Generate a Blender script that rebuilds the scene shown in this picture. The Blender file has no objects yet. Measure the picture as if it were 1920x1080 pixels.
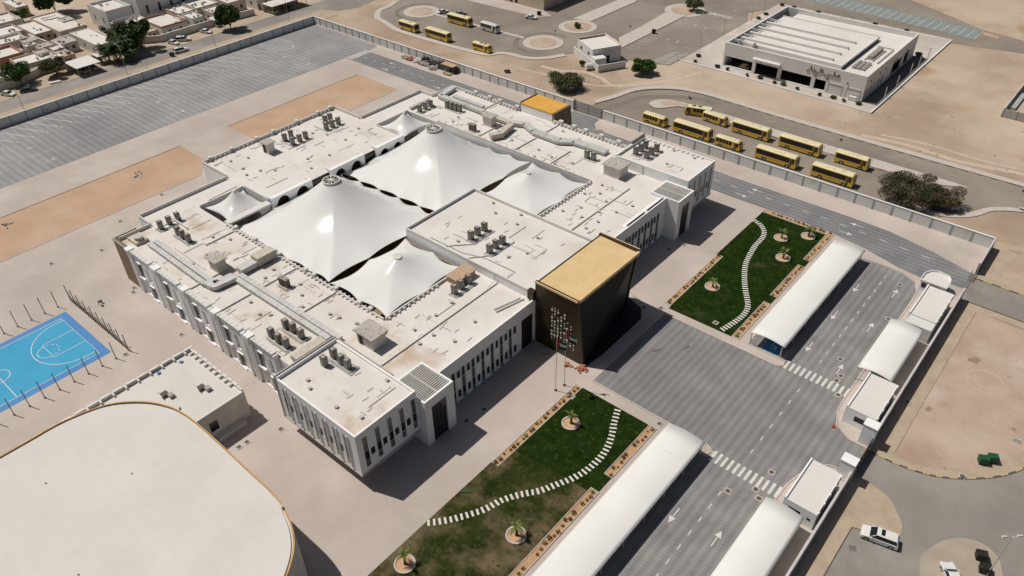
import bpy, math, random
from math import sin, cos, pi, radians, hypot, atan2
from mathutils import Vector, Matrix
random.seed(7)
S = bpy.context.scene
COL = S.collection

# ---------------------------------------------------------------- camera
cam_d = bpy.data.cameras.new('camera'); cam = bpy.data.objects.new('camera', cam_d); COL.objects.link(cam)
S.camera = cam
FPX, YAW, PIT, ROL, CH = 1430.8, radians(131.0185), radians(37.835), radians(1.05623), 93.0
_f = Vector((cos(YAW)*cos(PIT), sin(YAW)*cos(PIT), -sin(PIT)))
_r = Vector((sin(YAW), -cos(YAW), 0)); _d = _f.cross(_r)
_r2 = _r*cos(ROL)+_d*sin(ROL); _d2 = _d*cos(ROL)-_r*sin(ROL)
cam.matrix_world = Matrix(((_r2.x, -_d2.x, -_f.x, 0), (_r2.y, -_d2.y, -_f.y, 0), (_r2.z, -_d2.z, -_f.z, CH), (0, 0, 0, 1)))
cam_d.sensor_width = 36; cam_d.lens = 36*FPX/1920; cam_d.clip_start = 0.5; cam_d.clip_end = 6000
S.render.resolution_x = 1024; S.render.resolution_y = 576

# ---------------------------------------------------------------- sun, sky, exposure
SAZ, SEL = radians(19.2), radians(60.5)            # azimuth the shadows fall to, elevation
sd = Vector((cos(SAZ)*cos(SEL), sin(SAZ)*cos(SEL), -sin(SEL)))
sl = bpy.data.lights.new('sun', 'SUN'); sl.energy = 5.0; sl.angle = radians(0.53); sl.color = (1.0, 0.95, 0.872)
so = bpy.data.objects.new('sun', sl); so.rotation_euler = sd.to_track_quat('-Z', 'Y').to_euler(); so.location = (-80, 60, 200); COL.objects.link(so)
W = bpy.data.worlds.new('World'); S.world = W; W.use_nodes = True
wn = W.node_tree; bg = wn.nodes['Background']
sky = wn.nodes.new('ShaderNodeTexSky'); sky.sky_type = 'NISHITA'; sky.sun_disc = False
sky.sun_elevation = SEL; sky.sun_rotation = atan2(-sd.x, -sd.y); sky.altitude = 200; sky.dust_density = 3.0
wn.links.new(sky.outputs[0], bg.inputs[0]); bg.inputs[1].default_value = 0.05
S.view_settings.view_transform = 'Standard'; S.view_settings.look = 'None'
S.view_settings.exposure = -0.48; S.view_settings.gamma = 1.0

# ---------------------------------------------------------------- materials
M = {}
def mat(name, c1, c2=None, sc=1.0, rough=0.85, lo=0.35, hi=0.65, det=4, bump=0, bsc=8, metal=0, spec=0.3, stain=None, ssc=0.05, slo=.55, shi=.75, brick=None, band=None, speck=None):
    m = bpy.data.materials.new(name); m.use_nodes = True; M[name] = m
    n, l = m.node_tree.nodes, m.node_tree.links
    b = n['Principled BSDF']; b.inputs['Roughness'].default_value = rough; b.inputs['Metallic'].default_value = metal
    b.inputs['Specular IOR Level'].default_value = spec
    tc = n.new('ShaderNodeTexCoord')
    def noise(s, d=4, ro=.6):
        t = n.new('ShaderNodeTexNoise'); t.inputs['Scale'].default_value = s; t.inputs['Detail'].default_value = d
        t.inputs['Roughness'].default_value = ro; l.new(tc.outputs['Object'], t.inputs['Vector']); return t
    def ramp(src, a, b_, ca, cb):
        r = n.new('ShaderNodeValToRGB'); r.color_ramp.elements[0].position = a; r.color_ramp.elements[1].position = b_
        r.color_ramp.elements[0].color = (*ca, 1); r.color_ramp.elements[1].color = (*cb, 1); l.new(src, r.inputs[0]); return r.outputs[0]
    def mix(f, a, c, mode='MIX'):
        x = n.new('ShaderNodeMixRGB'); x.blend_type = mode
        if isinstance(f, (int, float)): x.inputs[0].default_value = f
        else: l.new(f, x.inputs[0])
        for i, v in ((1, a), (2, c)):
            if isinstance(v, tuple): x.inputs[i].default_value = (*v, 1)
            else: l.new(v, x.inputs[i])
        return x.outputs[0]
    c2 = c2 or c1
    col = ramp(noise(sc, det).outputs[0], lo, hi, c1, c2)
    if stain:
        f = ramp(noise(ssc, 6, .65).outputs[0], slo, shi, (0, 0, 0), (1, 1, 1)); col = mix(f, col, stain)
    if speck:
        f = ramp(noise(speck[1], 2).outputs[0], speck[2], speck[2]+.04, (0, 0, 0), (1, 1, 1)); col = mix(f, col, speck[0])
    if brick:
        t = n.new('ShaderNodeTexBrick'); t.inputs['Scale'].default_value = brick[0]; l.new(tc.outputs['Object'], t.inputs['Vector'])
        t.inputs['Color1'].default_value = (brick[1],)*3+(1,); t.inputs['Color2'].default_value = (brick[2],)*3+(1,); t.inputs['Mortar'].default_value = (brick[3],)*3+(1,)
        t.inputs['Mortar Size'].default_value = .03
        col = mix(1.0, col, t.outputs[0], 'MULTIPLY')
    if band:                                            # laid paver courses: axis, period, dark factor
        sp = n.new('ShaderNodeSeparateXYZ'); 
        wv = noise(.22, 2)
        vm = n.new('ShaderNodeVectorMath'); vm.operation = 'MULTIPLY_ADD'; l.new(wv.outputs['Color'], vm.inputs[0]); vm.inputs[1].default_value = (.5,)*3; l.new(tc.outputs['Object'], vm.inputs[2])
        l.new(vm.outputs[0], sp.inputs[0])
        k = n.new('ShaderNodeMath'); k.operation = 'MULTIPLY'; l.new(sp.outputs[band[0]], k.inputs[0]); k.inputs[1].default_value = 2*pi/band[1]
        s = n.new('ShaderNodeMath'); s.operation = 'SINE'; l.new(k.outputs[0], s.inputs[0])
        # the other axis breaks the course into blocks
        k2 = n.new('ShaderNodeMath'); k2.operation = 'MULTIPLY'; l.new(sp.outputs[1-band[0]], k2.inputs[0]); k2.inputs[1].default_value = 2*pi/.6
        s2 = n.new('ShaderNodeMath'); s2.operation = 'SINE'; l.new(k2.outputs[0], s2.inputs[0])
        zg = n.new('ShaderNodeMath'); zg.operation = 'MULTIPLY_ADD'; l.new(s2.outputs[0], zg.inputs[0]); zg.inputs[1].default_value = .7; l.new(k.outputs[0], zg.inputs[2]); l.new(zg.outputs[0], s.inputs[0])
        a = n.new('ShaderNodeMath'); a.operation = 'MULTIPLY_ADD'; l.new(s2.outputs[0], a.inputs[0]); a.inputs[1].default_value = band[3]; l.new(s.outputs[0], a.inputs[2])
        mr = n.new('ShaderNodeMapRange'); mr.inputs[1].default_value = -1; mr.inputs[2].default_value = 1; l.new(a.outputs[0], mr.inputs[0])
        col = mix(mr.outputs[0], col, mix(1.0, col, (band[2],)*3, 'MULTIPLY'))
    l.new(col, b.inputs['Base Color'])
    if bump:
        bm = n.new('ShaderNodeBump'); bm.inputs['Strength'].default_value = bump; bm.inputs['Distance'].default_value = .05
        l.new(noise(bsc, 3).outputs[0], bm.inputs['Height']); l.new(bm.outputs[0], b.inputs['Normal'])
    return m
mat('desert', (.33, .24, .17), (.45, .35, .265), .03, lo=.38, hi=.6, det=11, stain=(.53, .43, .335), ssc=.016, slo=.46, shi=.64, bump=.6, bsc=1.2, speck=((.39, .26, .17), .022, .60))
mat('lot_sand', (.37, .265, .195), (.48, .37, .285), .09, det=9, stain=(.52, .43, .35), ssc=.06, slo=.5, shi=.72, bump=.5, bsc=2, speck=((.29, .2, .14), .25, .66))
mat('fill_sand', (.42, .28, .185), (.49, .335, .23), .12, det=8, bump=.3, bsc=3, stain=(.50, .385, .29), ssc=.05, slo=.52, shi=.8)
mat('paving', (.475, .41, .36), (.56, .485, .435), .12, det=8, brick=(2.4, 1.0, .93, .9), stain=(.43, .365, .325), ssc=.045, slo=.42, shi=.7)
mat('paving_cold', (.42, .365, .335), (.47, .41, .38), .2, det=8, brick=(2.4, 1.0, .96, .92), stain=(.50, .45, .41), ssc=.05, slo=.5, shi=.8)
mat('tan_paving', (.42, .33, .24), (.50, .40, .30), .4, det=8, brick=(2.0, 1.0, .92, .8), stain=(.37, .28, .2), ssc=.15)
mat('pavers', (.235, .225, .225), (.30, .29, .285), .25, det=8, band=(0, 1.32, .76, .4), stain=(.21, .195, .20), ssc=.03, slo=.45, shi=.65, rough=.8)
mat('pavers_road', (.20, .20, .205), (.265, .26, .26), .2, det=8, band=(1, 1.3, .72, .3), stain=(.165, .165, .17), ssc=.05, slo=.5, shi=.7, rough=.8)
mat('pavers_lot', (.29, .28, .275), (.36, .35, .345), .15, det=8, band=(1, 1.75, .77, .35), stain=(.235, .23, .235), ssc=.025, slo=.42, shi=.62, rough=.8)
mat('asphalt', (.235, .20, .165), (.30, .26, .215), .05, det=9, stain=(.19, .16, .13), ssc=.03, slo=.45, shi=.7, bump=.2, bsc=6)
mat('asphalt_gray', (.215, .195, .175), (.28, .255, .23), .08, det=9, stain=(.34, .31, .275), ssc=.05, slo=.5, shi=.75, bump=.2, bsc=6)
mat('asphalt_dark_and_shade', (.12, .115, .11), (.155, .15, .145), .1, det=8)  # dark yard asphalt; also the painted shadow on the public building's terrace
mat('kerb', (.46, .41, .36), (.54, .48, .43), .8)
mat('track', (.17, .145, .12), (.225, .195, .165), .3, det=8)
mat('smudge', (.12, .11, .105), (.18, .165, .16), .6, det=8)
mat('sand_pale', (.46, .37, .29), (.56, .46, .375), .3, det=9)
mat('island_tan', (.34, .285, .225), (.41, .35, .285), .3, det=8)
mat('kerb_dark', (.10, .09, .075), (.16, .14, .12), 1.5)
mat('kerb_yellow', (.44, .34, .17), (.48, .38, .2), 1.5)
mat('line_white', (.55, .53, .5), (.68, .66, .63), 1.2)
mat('line_worn', (.46, .45, .44), (.60, .59, .58), .8)
mat('roof_white', (.645, .61, .57), (.70, .67, .635), .16, det=8, stain=(.57, .51, .45), ssc=.09, slo=.5, shi=.78, bump=.15, bsc=2)
mat('roof_stain', (.62, .575, .53), (.68, .645, .605), .2, det=8, stain=(.50, .395, .29), ssc=.13, slo=.52, shi=.68)
mat('wall_white', (.78, .78, .775), (.82, .82, .815), .5, det=6, stain=(.73, .71, .68), ssc=.25, slo=.55, shi=.85)
mat('parapet_white', (.62, .60, .57), (.67, .65, .62), .5, det=6, stain=(.56, .52, .47), ssc=.25)
mat('sleeper', (.44, .41, .37), (.52, .49, .45), 2)
mat('wall_beige', (.60, .565, .51), (.68, .64, .585), .5, det=6, stain=(.52, .46, .40), ssc=.3)
mat('wall_cream', (.50, .42, .33), (.57, .49, .39), .5, det=6, stain=(.42, .32, .24), ssc=.4)
mat('wall_red', (.36, .19, .12), (.42, .24, .16), .5, det=6)
mat('apron', (.50, .455, .41), (.58, .535, .485), .12, det=9, stain=(.46, .39, .33), ssc=.08, slo=.45, shi=.7, brick=(1.2, 1.0, .96, .9))
mat('majlis_white', (.64, .625, .60), (.69, .675, .65), .3, det=6)
mat('fabric', (.71, .705, .69), (.73, .725, .71), .1, rough=.15, spec=.45)
mat('canopy_fabric', (.72, .71, .68), (.77, .76, .73), .12, rough=.5, spec=.3)
mat('gold', (.64, .455, .22), (.71, .525, .28), .35, det=8, rough=.5, spec=.4, stain=(.60, .42, .21), ssc=.15)
mat('gold_orange', (.64, .33, .06), (.72, .40, .09), .35, det=8, rough=.5)
mat('bronze', (.040, .028, .012), (.055, .038, .018), .4, rough=.45, metal=.2, spec=.5)
mat('brown_panel', (.17, .115, .065), (.20, .14, .08), .4, rough=.5)
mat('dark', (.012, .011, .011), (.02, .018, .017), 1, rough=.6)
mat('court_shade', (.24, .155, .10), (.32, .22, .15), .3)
mat('glass', (.01, .012, .014), (.018, .02, .022), .5, rough=.18, spec=.4)
mat('glass_gray', (.085, .095, .095), (.12, .13, .128), .6, rough=.22, spec=.5)
mat('frame', (.50, .48, .45), (.55, .53, .5), 1)
mat('door_brown', (.07, .045, .032), (.10, .065, .045), 1.5, rough=.5)
mat('metal_gray', (.38, .36, .34), (.46, .44, .42), 1, rough=.5, metal=.2)
mat('duct', (.51, .50, .485), (.60, .585, .57), .5, rough=.55, metal=.1, stain=(.38, .33, .28), ssc=.3)
mat('duct_wrap', (.48, .43, .36), (.56, .51, .44), 1.5, rough=.7, bump=.6, bsc=2)
mat('hvac', (.075, .068, .06), (.125, .115, .10), 2.5, rough=.6)
mat('hvac_light', (.32, .30, .27), (.40, .375, .34), 2, rough=.6)
mat('slab_stone', (.33, .30, .27), (.50, .46, .42), 2.2, det=8, lo=.4, hi=.6, stain=(.24, .21, .19), ssc=1.2)
mat('grass', (.007, .018, .002), (.018, .034, .005), .5, det=10, stain=(.085, .07, .03), ssc=.12, slo=.60, shi=.78, bump=.8, bsc=25, speck=((.03, .05, .010), 1.3, .60), spec=.04)
mat('grass_patchy', (.014, .025, .004), (.038, .044, .011), .35, det=10, spec=.04, stain=(.15, .11, .065), ssc=.16, slo=.47, shi=.64, bump=.8, bsc=25, speck=((.05, .06, .015), 1.4, .60))
mat('soil', (.40, .24, .12), (.5, .32, .18), 1.2, det=6, bump=.5, bsc=6)
mat('ring_soil', (.50, .30, .18), (.57, .36, .22), 1.2, det=6, bump=.5, bsc=6)
mat('stone_white', (.60, .58, .52), (.66, .64, .58), 2)
mat('leaf_green', (.035, .085, .012), (.07, .13, .022), 1.2, rough=.6)
mat('leaf_dark', (.022, .055, .012), (.05, .09, .02), .8, rough=.6)
mat('leaf_olive', (.075, .085, .032), (.14, .14, .065), 1.0, rough=.7)
mat('leaf_acacia', (.045, .05, .02), (.13, .105, .06), .35, lo=.42, hi=.60, rough=.8)
mat('leaf_brown', (.11, .08, .045), (.17, .125, .075), 1.0, rough=.8)
mat('leaf_palm', (.09, .13, .025), (.16, .19, .045), 2, rough=.55)
mat('leaf_red', (.10, .035, .02), (.16, .06, .03), 2, rough=.7)
mat('bark', (.10, .065, .04), (.16, .11, .07), 4, rough=.9)
mat('court_blue', (.035, .30, .50), (.045, .33, .54), .2, rough=.7)
mat('court_edge', (.07, .21, .46), (.08, .23, .50), .2, rough=.7)
mat('bus_yellow', (.68, .44, .06), (.72, .47, .08), .6, rough=.4, spec=.4)
mat('bus_cream', (.68, .60, .38), (.72, .65, .44), .6, rough=.5)
mat('bus_white', (.62, .62, .58), (.66, .66, .62), .6, rough=.5)
mat('tyre', (.015, .014, .013), (.025, .023, .022), 3)
mat('rim', (.35, .34, .33), (.4, .4, .38), 3, metal=.3, rough=.4)
mat('car_white', (.66, .66, .63), (.69, .69, .66), .5, rough=.25, spec=.5)
mat('car_dark', (.035, .05, .045), (.05, .065, .06), .5, rough=.25, spec=.5)
mat('car_silver', (.34, .34, .33), (.38, .38, .37), .5, rough=.3, metal=.3)
mat('lamp_red', (.4, .03, .02), (.45, .04, .03), 3, rough=.3)
mat('lamp_clear', (.6, .6, .58), (.7, .7, .68), 3, rough=.2)
mat('green_bin', (.012, .075, .03), (.02, .10, .04), 2, rough=.5)
mat('black_bin', (.012, .012, .012), (.03, .028, .026), 2, rough=.6)
mat('wall_panel', (.60, .605, .585), (.66, .66, .64), .4, det=6, stain=(.47, .45, .41), ssc=.3)
mat('wall_post', (.30, .34, .33), (.36, .39, .38), .5)
mat('flag_red', (.42, .02, .02), (.46, .03, .03), 3); mat('flag_green', (.01, .14, .05), (.015, .16, .06), 3)
mat('flag_white', (.7, .7, .68), (.72, .72, .7), 3); mat('flag_black', (.012, .012, .012), (.015, .015, .015), 3)
mat('timber', (.40, .27, .17), (.52, .38, .26), 3); mat('brick_red', (.34, .13, .07), (.42, .19, .11), 4)
mat('net', (.10, .085, .055), (.14, .12, .08), 3)
mat('orange_trim', (.46, .27, .11), (.54, .33, .15), .6)
mat('gym_roof', (.61, .58, .54), (.66, .63, .59), .05, det=9, stain=(.575, .535, .49), ssc=.07, slo=.45, shi=.8, brick=(.13, 1.0, .995, .982))
mat('bay_blue', (.03, .16, .36), (.04, .18, .40), 1)
mat('stall_green', (.20, .23, .22), (.25, .28, .27), .2, det=7)
mat('blue_sheet', (.10, .18, .38), (.13, .22, .44), 2)
mat('purple_cap', (.50, .46, .47), (.56, .52, .53), .5)

# ---------------------------------------------------------------- mesh and tagging helpers
POS = {}
def proj(x, y, z=0):
    v = Vector((x, y, z-CH)); return v.dot(_r2)/v.dot(_f), v.dot(_d2)/v.dot(_f)
def where(x, y, z, marks):
    n, a, b = min(marks, key=lambda q: hypot(q[1]-x, q[2]-y)); p, q = proj(x, y, z), proj(a, b, z); dx, dy = p[0]-q[0], p[1]-q[1]; far = 'just ' if hypot(x-a, y-b) < 4 else ''
    return far+(('right of ' if dx > 0 else 'left of ') if abs(dx) > abs(dy) else ('below ' if dy > 0 else 'above '))+n
ROOF_MARKS = [('the left stair box', -117, 51), ('the wrapped duct', -112.6, 58), ('the lone pale condensers', -103.3, 56), ('the six clustered condensers', -91, 47.5), ('the near stair box', -79.4, 56), ('the stacked plant', -80, 78), ('the three spaced condensers', -138.4, 53.5), ('the tight condenser row', -131.6, 52.6), ('the near lattice tower', -66, 54), ('the loose rods', -68.5, 77.5),
 ('the rear stair box', -149, 85), ('the first rear condensers', -149, 92.5), ('the second rear condensers', -149, 103.5), ('the little near tent', -134.5, 67), ('the far stair box', -118, 128), ('the orange-roofed hall', -111, 139), ('the far condenser pair', -88.3, 129.5), ('the right stair box', -80, 127.4), ('the far lattice tower', -66, 128), ('the little far tent', -134, 115),
 ('the central rear condensers', -86, 89), ('the central front condensers', -80, 87.8), ('the gold portal', -66, 91), ('the central roof corner', -97, 100), ('the near block condensers', -78, 48), ('the far block condensers', -78, 137), ('the roof corner at bottom', -65, 40.5), ('the right roof corner', -65, 142), ('the small right tent', -90, 111), ('the kinked duct', -110, 133), ('the rear arches', -131, 92), ('the small near tent', -89, 71), ('the brown corner panel', -139, 44)]
class MB:
    def __init__(s): s.v = []; s.f = []; s.mi = []; s.mats = []
    def m(s, mt):
        if mt not in s.mats: s.mats.append(mt)
        s.cur = s.mats.index(mt); return s
    def add(s, vs, fs):
        b = len(s.v); s.v += [tuple(p) for p in vs]; c = getattr(s, 'cur', 0)
        for q in fs: s.f.append([b+i for i in q]); s.mi.append(c)
        return s
    def box(s, x0, x1, y0, y1, z0, z1, top=True, bottom=True):
        if x0 > x1: x0, x1 = x1, x0
        if y0 > y1: y0, y1 = y1, y0
        fs = [(0, 1, 5, 4), (1, 2, 6, 5), (2, 3, 7, 6), (3, 0, 4, 7)]
        if top: fs.append((4, 5, 6, 7))
        if bottom: fs.append((3, 2, 1, 0))
        return s.add([(x0, y0, z0), (x1, y0, z0), (x1, y1, z0), (x0, y1, z0), (x0, y0, z1), (x1, y0, z1), (x1, y1, z1), (x0, y1, z1)], fs)
    def rbox(s, cx, cy, lx, ly, z0, z1, a=0, taper=1):
        c, n = cos(a), sin(a); vs = []
        for z, k in ((z0, 1), (z1, taper)):
            for ux, uy in ((-1, -1), (1, -1), (1, 1), (-1, 1)):
                x, y = ux*lx/2*k, uy*ly/2*k; vs.append((cx+x*c-y*n, cy+x*n+y*c, z))
        return s.add(vs, [(0, 1, 5, 4), (1, 2, 6, 5), (2, 3, 7, 6), (3, 0, 4, 7), (4, 5, 6, 7), (3, 2, 1, 0)])
    def prism(s, poly, z0, z1):
        n = len(poly); ar = sum(poly[i][0]*poly[(i+1) % n][1]-poly[(i+1) % n][0]*poly[i][1] for i in range(n))
        if ar < 0: poly = poly[::-1]
        vs = [(x, y, z0) for x, y in poly]+[(x, y, z1) for x, y in poly]
        return s.add(vs, [(i, (i+1) % n, n+(i+1) % n, n+i) for i in range(n)]+[tuple(range(n, 2*n)), tuple(range(n-1, -1, -1))])
    def extr(s, prof, axis, a, b):       # profile polygon extruded along an axis; prof = (u, z); axis 0 -> u is y, axis 1 -> u is x
        n = len(prof)
        mk = (lambda t, u, z: (t, u, z)) if axis == 0 else (lambda t, u, z: (u, t, z))
        vs = [mk(a, u, z) for u, z in prof]+[mk(b, u, z) for u, z in prof]
        return s.add(vs, [(i, (i+1) % n, n+(i+1) % n, n+i) for i in range(n)]+[tuple(range(n, 2*n)), tuple(range(n-1, -1, -1))])
    def sheet(s, poly, z):
        n = len(poly); ar = sum(poly[i][0]*poly[(i+1) % n][1]-poly[(i+1) % n][0]*poly[i][1] for i in range(n))
        if ar < 0: poly = poly[::-1]
        return s.add([(x, y, z) for x, y in poly], [tuple(range(n))])
    def cyl(s, x, y, z0, z1, r, n=12, r2=None):
        r2 = r if r2 is None else r2
        vs = [(x+r*cos(2*pi*i/n), y+r*sin(2*pi*i/n), z0) for i in range(n)]+[(x+r2*cos(2*pi*i/n), y+r2*sin(2*pi*i/n), z1) for i in range(n)]
        return s.add(vs, [(i, (i+1) % n, n+(i+1) % n, n+i) for i in range(n)]+[tuple(range(n, 2*n)), tuple(range(n-1, -1, -1))])
    def tube(s, pts, r, n=6):
        pts = [Vector(p) for p in pts]; b = len(s.v); vs = []; fs = []
        for i, p in enumerate(pts):
            t = (pts[min(i+1, len(pts)-1)]-pts[max(i-1, 0)]).normalized()
            u = t.cross(Vector((0, 0, 1)) if abs(t.z) < .9 else Vector((1, 0, 0))).normalized(); w = t.cross(u)
            rr = r[i] if isinstance(r, (list, tuple)) else r
            vs += [tuple(p+u*rr*cos(2*pi*k/n)+w*rr*sin(2*pi*k/n)) for k in range(n)]
            if i: fs += [((i-1)*n+k, (i-1)*n+(k+1) % n, i*n+(k+1) % n, i*n+k) for k in range(n)]
        fs += [tuple(range(n))[::-1], tuple((len(pts)-1)*n+k for k in range(n))]
        return s.add(vs, fs)
    def strip(s, pts, w, z, h=None):     # ribbon along a polyline, flat or a low wall of height h
        L = []; R_ = []
        for i, p in enumerate(pts):
            a = pts[max(i-1, 0)]; b = pts[min(i+1, len(pts)-1)]
            dx, dy = b[0]-a[0], b[1]-a[1]; q = hypot(dx, dy) or 1; nx, ny = -dy/q*w/2, dx/q*w/2
            L.append((p[0]+nx, p[1]+ny)); R_.append((p[0]-nx, p[1]-ny))
        n = len(pts)
        if h is None:
            return s.add([(x, y, z) for x, y in L+R_], [(n+i, n+i+1, i+1, i) for i in range(n-1)])
        vs = [(x, y, z) for x, y in L+R_]+[(x, y, z+h) for x, y in L+R_]
        fs = []
        for i in range(n-1):
            fs += [(3*n+i, 3*n+i+1, 2*n+i+1, 2*n+i), (i, i+1, 2*n+i+1, 2*n+i)[::-1], (n+i, n+i+1, 3*n+i+1, 3*n+i)]
        fs += [(0, n, 3*n, 2*n), (2*n-1, n-1, 3*n-1, 4*n-1)]
        return s.add(vs, fs)
    def build(s, name, mt=None, parent=None, smooth=False, loc=None):
        if mt and not s.mats: s.mats = [mt]
        o_ = POS.get(parent.name, (0, 0, 0)) if parent else (loc or (0, 0, 0))
        me = bpy.data.meshes.new(name)
        me.from_pydata([(x-o_[0], y-o_[1], z-o_[2]) for x, y, z in s.v], [], s.f); me.validate()
        for k in s.mats: me.materials.append(M[k])
        if len(s.mats) > 1 and len(me.polygons) == len(s.mi): me.polygons.foreach_set('material_index', s.mi)
        if smooth: me.polygons.foreach_set('use_smooth', [True]*len(me.polygons))
        o = bpy.data.objects.new(name, me); COL.objects.link(o)
        if parent: o.parent = parent; POS[o.name] = o_
        elif loc: o.location = loc; POS[o.name] = tuple(loc)
        return o
def tag(o, label=None, cat=None, group=None, kind=None):
    if label: o['label'] = label
    if cat: o['category'] = cat
    if group: o['group'] = group
    if kind: o['kind'] = kind
    return o
def empty(name, loc, label, cat, group=None, rz=0):
    e = bpy.data.objects.new(name, None); COL.objects.link(e); e.location = loc; e.rotation_euler[2] = rz; e.empty_display_size = .5
    POS[e.name] = tuple(loc) if loc[2] != -50 else (0, 0, 0); return tag(e, label, cat, group)
ORD = ['first', 'second', 'third', 'fourth', 'fifth', 'sixth', 'seventh', 'eighth', 'ninth', 'tenth', '11th', '12th', '13th', '14th', '15th', '16th', '17th', '18th', '19th', '20th']
def nth(k): return ORD[k] if k < 20 else '%d%s' % (k+1, {1: 'st', 2: 'nd', 3: 'rd'}.get((k+1) % 10, 'th') if (k+1) % 100 not in (11, 12, 13) else 'th')
def each(mb, name, mt, par, nv=8):          # one object per box of the collected mesh
    out = []
    for i in range(0, len(mb.v), nv):
        q = MB(); q.v = mb.v[i:i+nv]; q.f = [[a-i for a in f] for f in mb.f if i <= f[0] < i+nv]; q.mi = [0]*len(q.f); out.append(q.build(name, mt, par))
    return out
KIDS = {}
def kids(o): return [c for c in bpy.data.objects if c.parent == o]
def dup(o, loc, rz=0, label=None, group=None, sc=None, mats=None):
    if o.name not in KIDS: KIDS[o.name] = [(c, kids(c)) for c in kids(o)]
    r = o.copy(); COL.objects.link(r); r.location = loc; r.rotation_euler = (0, 0, rz)
    if sc: r.scale = (sc,)*3 if isinstance(sc, (int, float)) else sc
    for c, g in KIDS[o.name]:
        d = c.copy(); COL.objects.link(d); d.parent = r
        for x in g:
            y = x.copy(); COL.objects.link(y); y.parent = d
    if label: r['label'] = label
    if group: r['group'] = group
    return r
class Spawn:      # first use moves the prototype itself, later uses copy it
    def __init__(s, proto): s.p = proto; s.used = False
    def __call__(s, loc, rz=0, label=None, group=None, sc=None):
        if s.used: return dup(s.p, loc, rz, label, group, sc)
        s.used = True; o = s.p; o.location = loc; o.rotation_euler = (0, 0, rz)
        if sc: o.scale = (sc,)*3 if isinstance(sc, (int, float)) else sc
        if label: o['label'] = label
        if group: o['group'] = group
        return o
def struct(name, mb, mt=None): return tag(mb.build(name, mt), kind='structure')
def smooth_poly(pts, n=4, closed=False):
    out = []; k = len(pts)
    g = (lambda i: pts[i % k]) if closed else (lambda i: pts[max(0, min(k-1, i))])
    for i in range(k if closed else k-1):
        a, b, c, d = g(i-1), g(i), g(i+1), g(i+2)
        for j in range(n):
            t = j/n
            out.append(tuple(.5*((2*b[q])+(-a[q]+c[q])*t+(2*a[q]-5*b[q]+4*c[q]-d[q])*t*t+(-a[q]+3*b[q]-3*c[q]+d[q])*t**3) for q in range(2)))
    if not closed: out.append(pts[-1])
    return out
def circle(x, y, r, n=40): return [(x+r*cos(2*pi*i/n), y+r*sin(2*pi*i/n)) for i in range(n)]
# ================================================================ THE SETTING: ground, paving, roads, markings
g = MB(); N = 60; X0, X1, Y0, Y1 = -900, 500, -150, 1200
for j in range(N+1):
    for i in range(N+1): g.v.append((X0+(X1-X0)*i/N, Y0+(Y1-Y0)*j/N, -.12))
for j in range(N):
    for i in range(N): a = j*(N+1)+i; g.f.append([a, a+1, a+N+2, a+N+1]); g.mi.append(0)
struct('ground', g, 'desert')
def sheet(name, mt, poly, z): return struct(name, MB().sheet(poly, z), mt)
def ribbon(name, mt, pts, w, z, h=None): return struct(name, MB().strip(pts, w, z, h), mt)
R4 = lambda x0, x1, y0, y1: [(x0, y0), (x1, y0), (x1, y1), (x0, y1)]
# --- inside the school wall
sheet('pavement', 'paving', R4(-235.6, -9.6, -60, 164.1), 0)
sheet('parking_ground', 'pavers_lot', [(-235.4, -60), (-200.4, -60), (-200.4, 149.4), (-199, 157.9), (-200.6, 163.6), (-235.4, 163.6)], .02)
road = [(-200.38, 149.4), (-60, 149.2), (-45, 149.3), (-37, 148.9), (-30, 147.7), (-22, 145.2), (-17.5, 144.6), (-13, 146.0), (-9.6, 146.2), (-9.6, 152.4)] 
road += [(-13, 153.4), (-18.7, 155.4), (-28, 157.4), (-38, 157.8), (-60, 157.6), (-106, 157.9), (-108.6, 160.5), (-109.2, 163.7), (-118, 163.7), (-118.2, 157.9), (-199, 157.9)]
sheet('road', 'pavers_road', road, .02)
pl_ = [(-51, 79.4), (-28.4, 79.3)] + [(-28.1+1.0*sin(t*pi/6)*1.0, 78.8-.5+.5*cos(t*pi/6)) for t in range(0, 6)]
pl_ += [(-27.8, 77), (-27.8, -60), (-16.7, -60), (-16.7, 73), (-16.5, 80), (-15.4, 84.6), (-13.2, 87.2), (-9.6, 87.9), (-9.6, 94.2), (-12.6, 94.4), (-15.0, 96.2), (-16.4, 99), (-16.7, 103), (-16.7, 136)]
pl_ += [(-16.9, 139.4), (-18.0, 142.2), (-20.5, 143.6), (-24, 143.9), (-34.9, 143.4), (-34.9, 104.9), (-27.9, 104.9), (-27.6, 103.5), (-28.4, 102.6), (-51, 102.5)]
sheet('plaza', 'pavers', pl_, .02)
sheet('parking_bay_ground', 'pavers', R4(-34.9, -27.85, -60, 76.9), .024)
ribbon('kerb', 'kerb', [(-51.1, 79.3), (-29, 79.2), (-28.0, 78.2), (-28.1, 77.1), (-35, 77.0)], .25, .02, .12)
ribbon('kerb', 'kerb', [(-51.1, 102.6), (-28.6, 102.7), (-27.7, 103.4), (-27.9, 104.7), (-35, 104.8)], .25, .02, .12)
ribbon('kerb', 'kerb', [(-35.1, 104.8), (-35.1, 143.5)], .2, .02, .12)
ribbon('kerb', 'kerb', [(-35.1, 77.0), (-35.1, -60)], .2, .02, .12)
ribbon('kerb', 'kerb', [(-16.5, 20), (-16.5, 73), (-16.3, 80), (-15.2, 84.7), (-13, 87.4), (-10.2, 88)], .18, .02, .1)
ribbon('kerb', 'kerb', [(-10.2, 94.3), (-12.6, 94.3), (-15.2, 96), (-16.3, 99), (-16.5, 103), (-16.5, 136), (-16.7, 139.5), (-17.8, 142.5), (-20.5, 143.9), (-24, 144.1), (-34, 143.8)], .18, .02, .1)
ribbon('kerb', 'kerb', [(-51.15, 79.4), (-51.15, 102.5)], .25, .02, .05)
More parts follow.
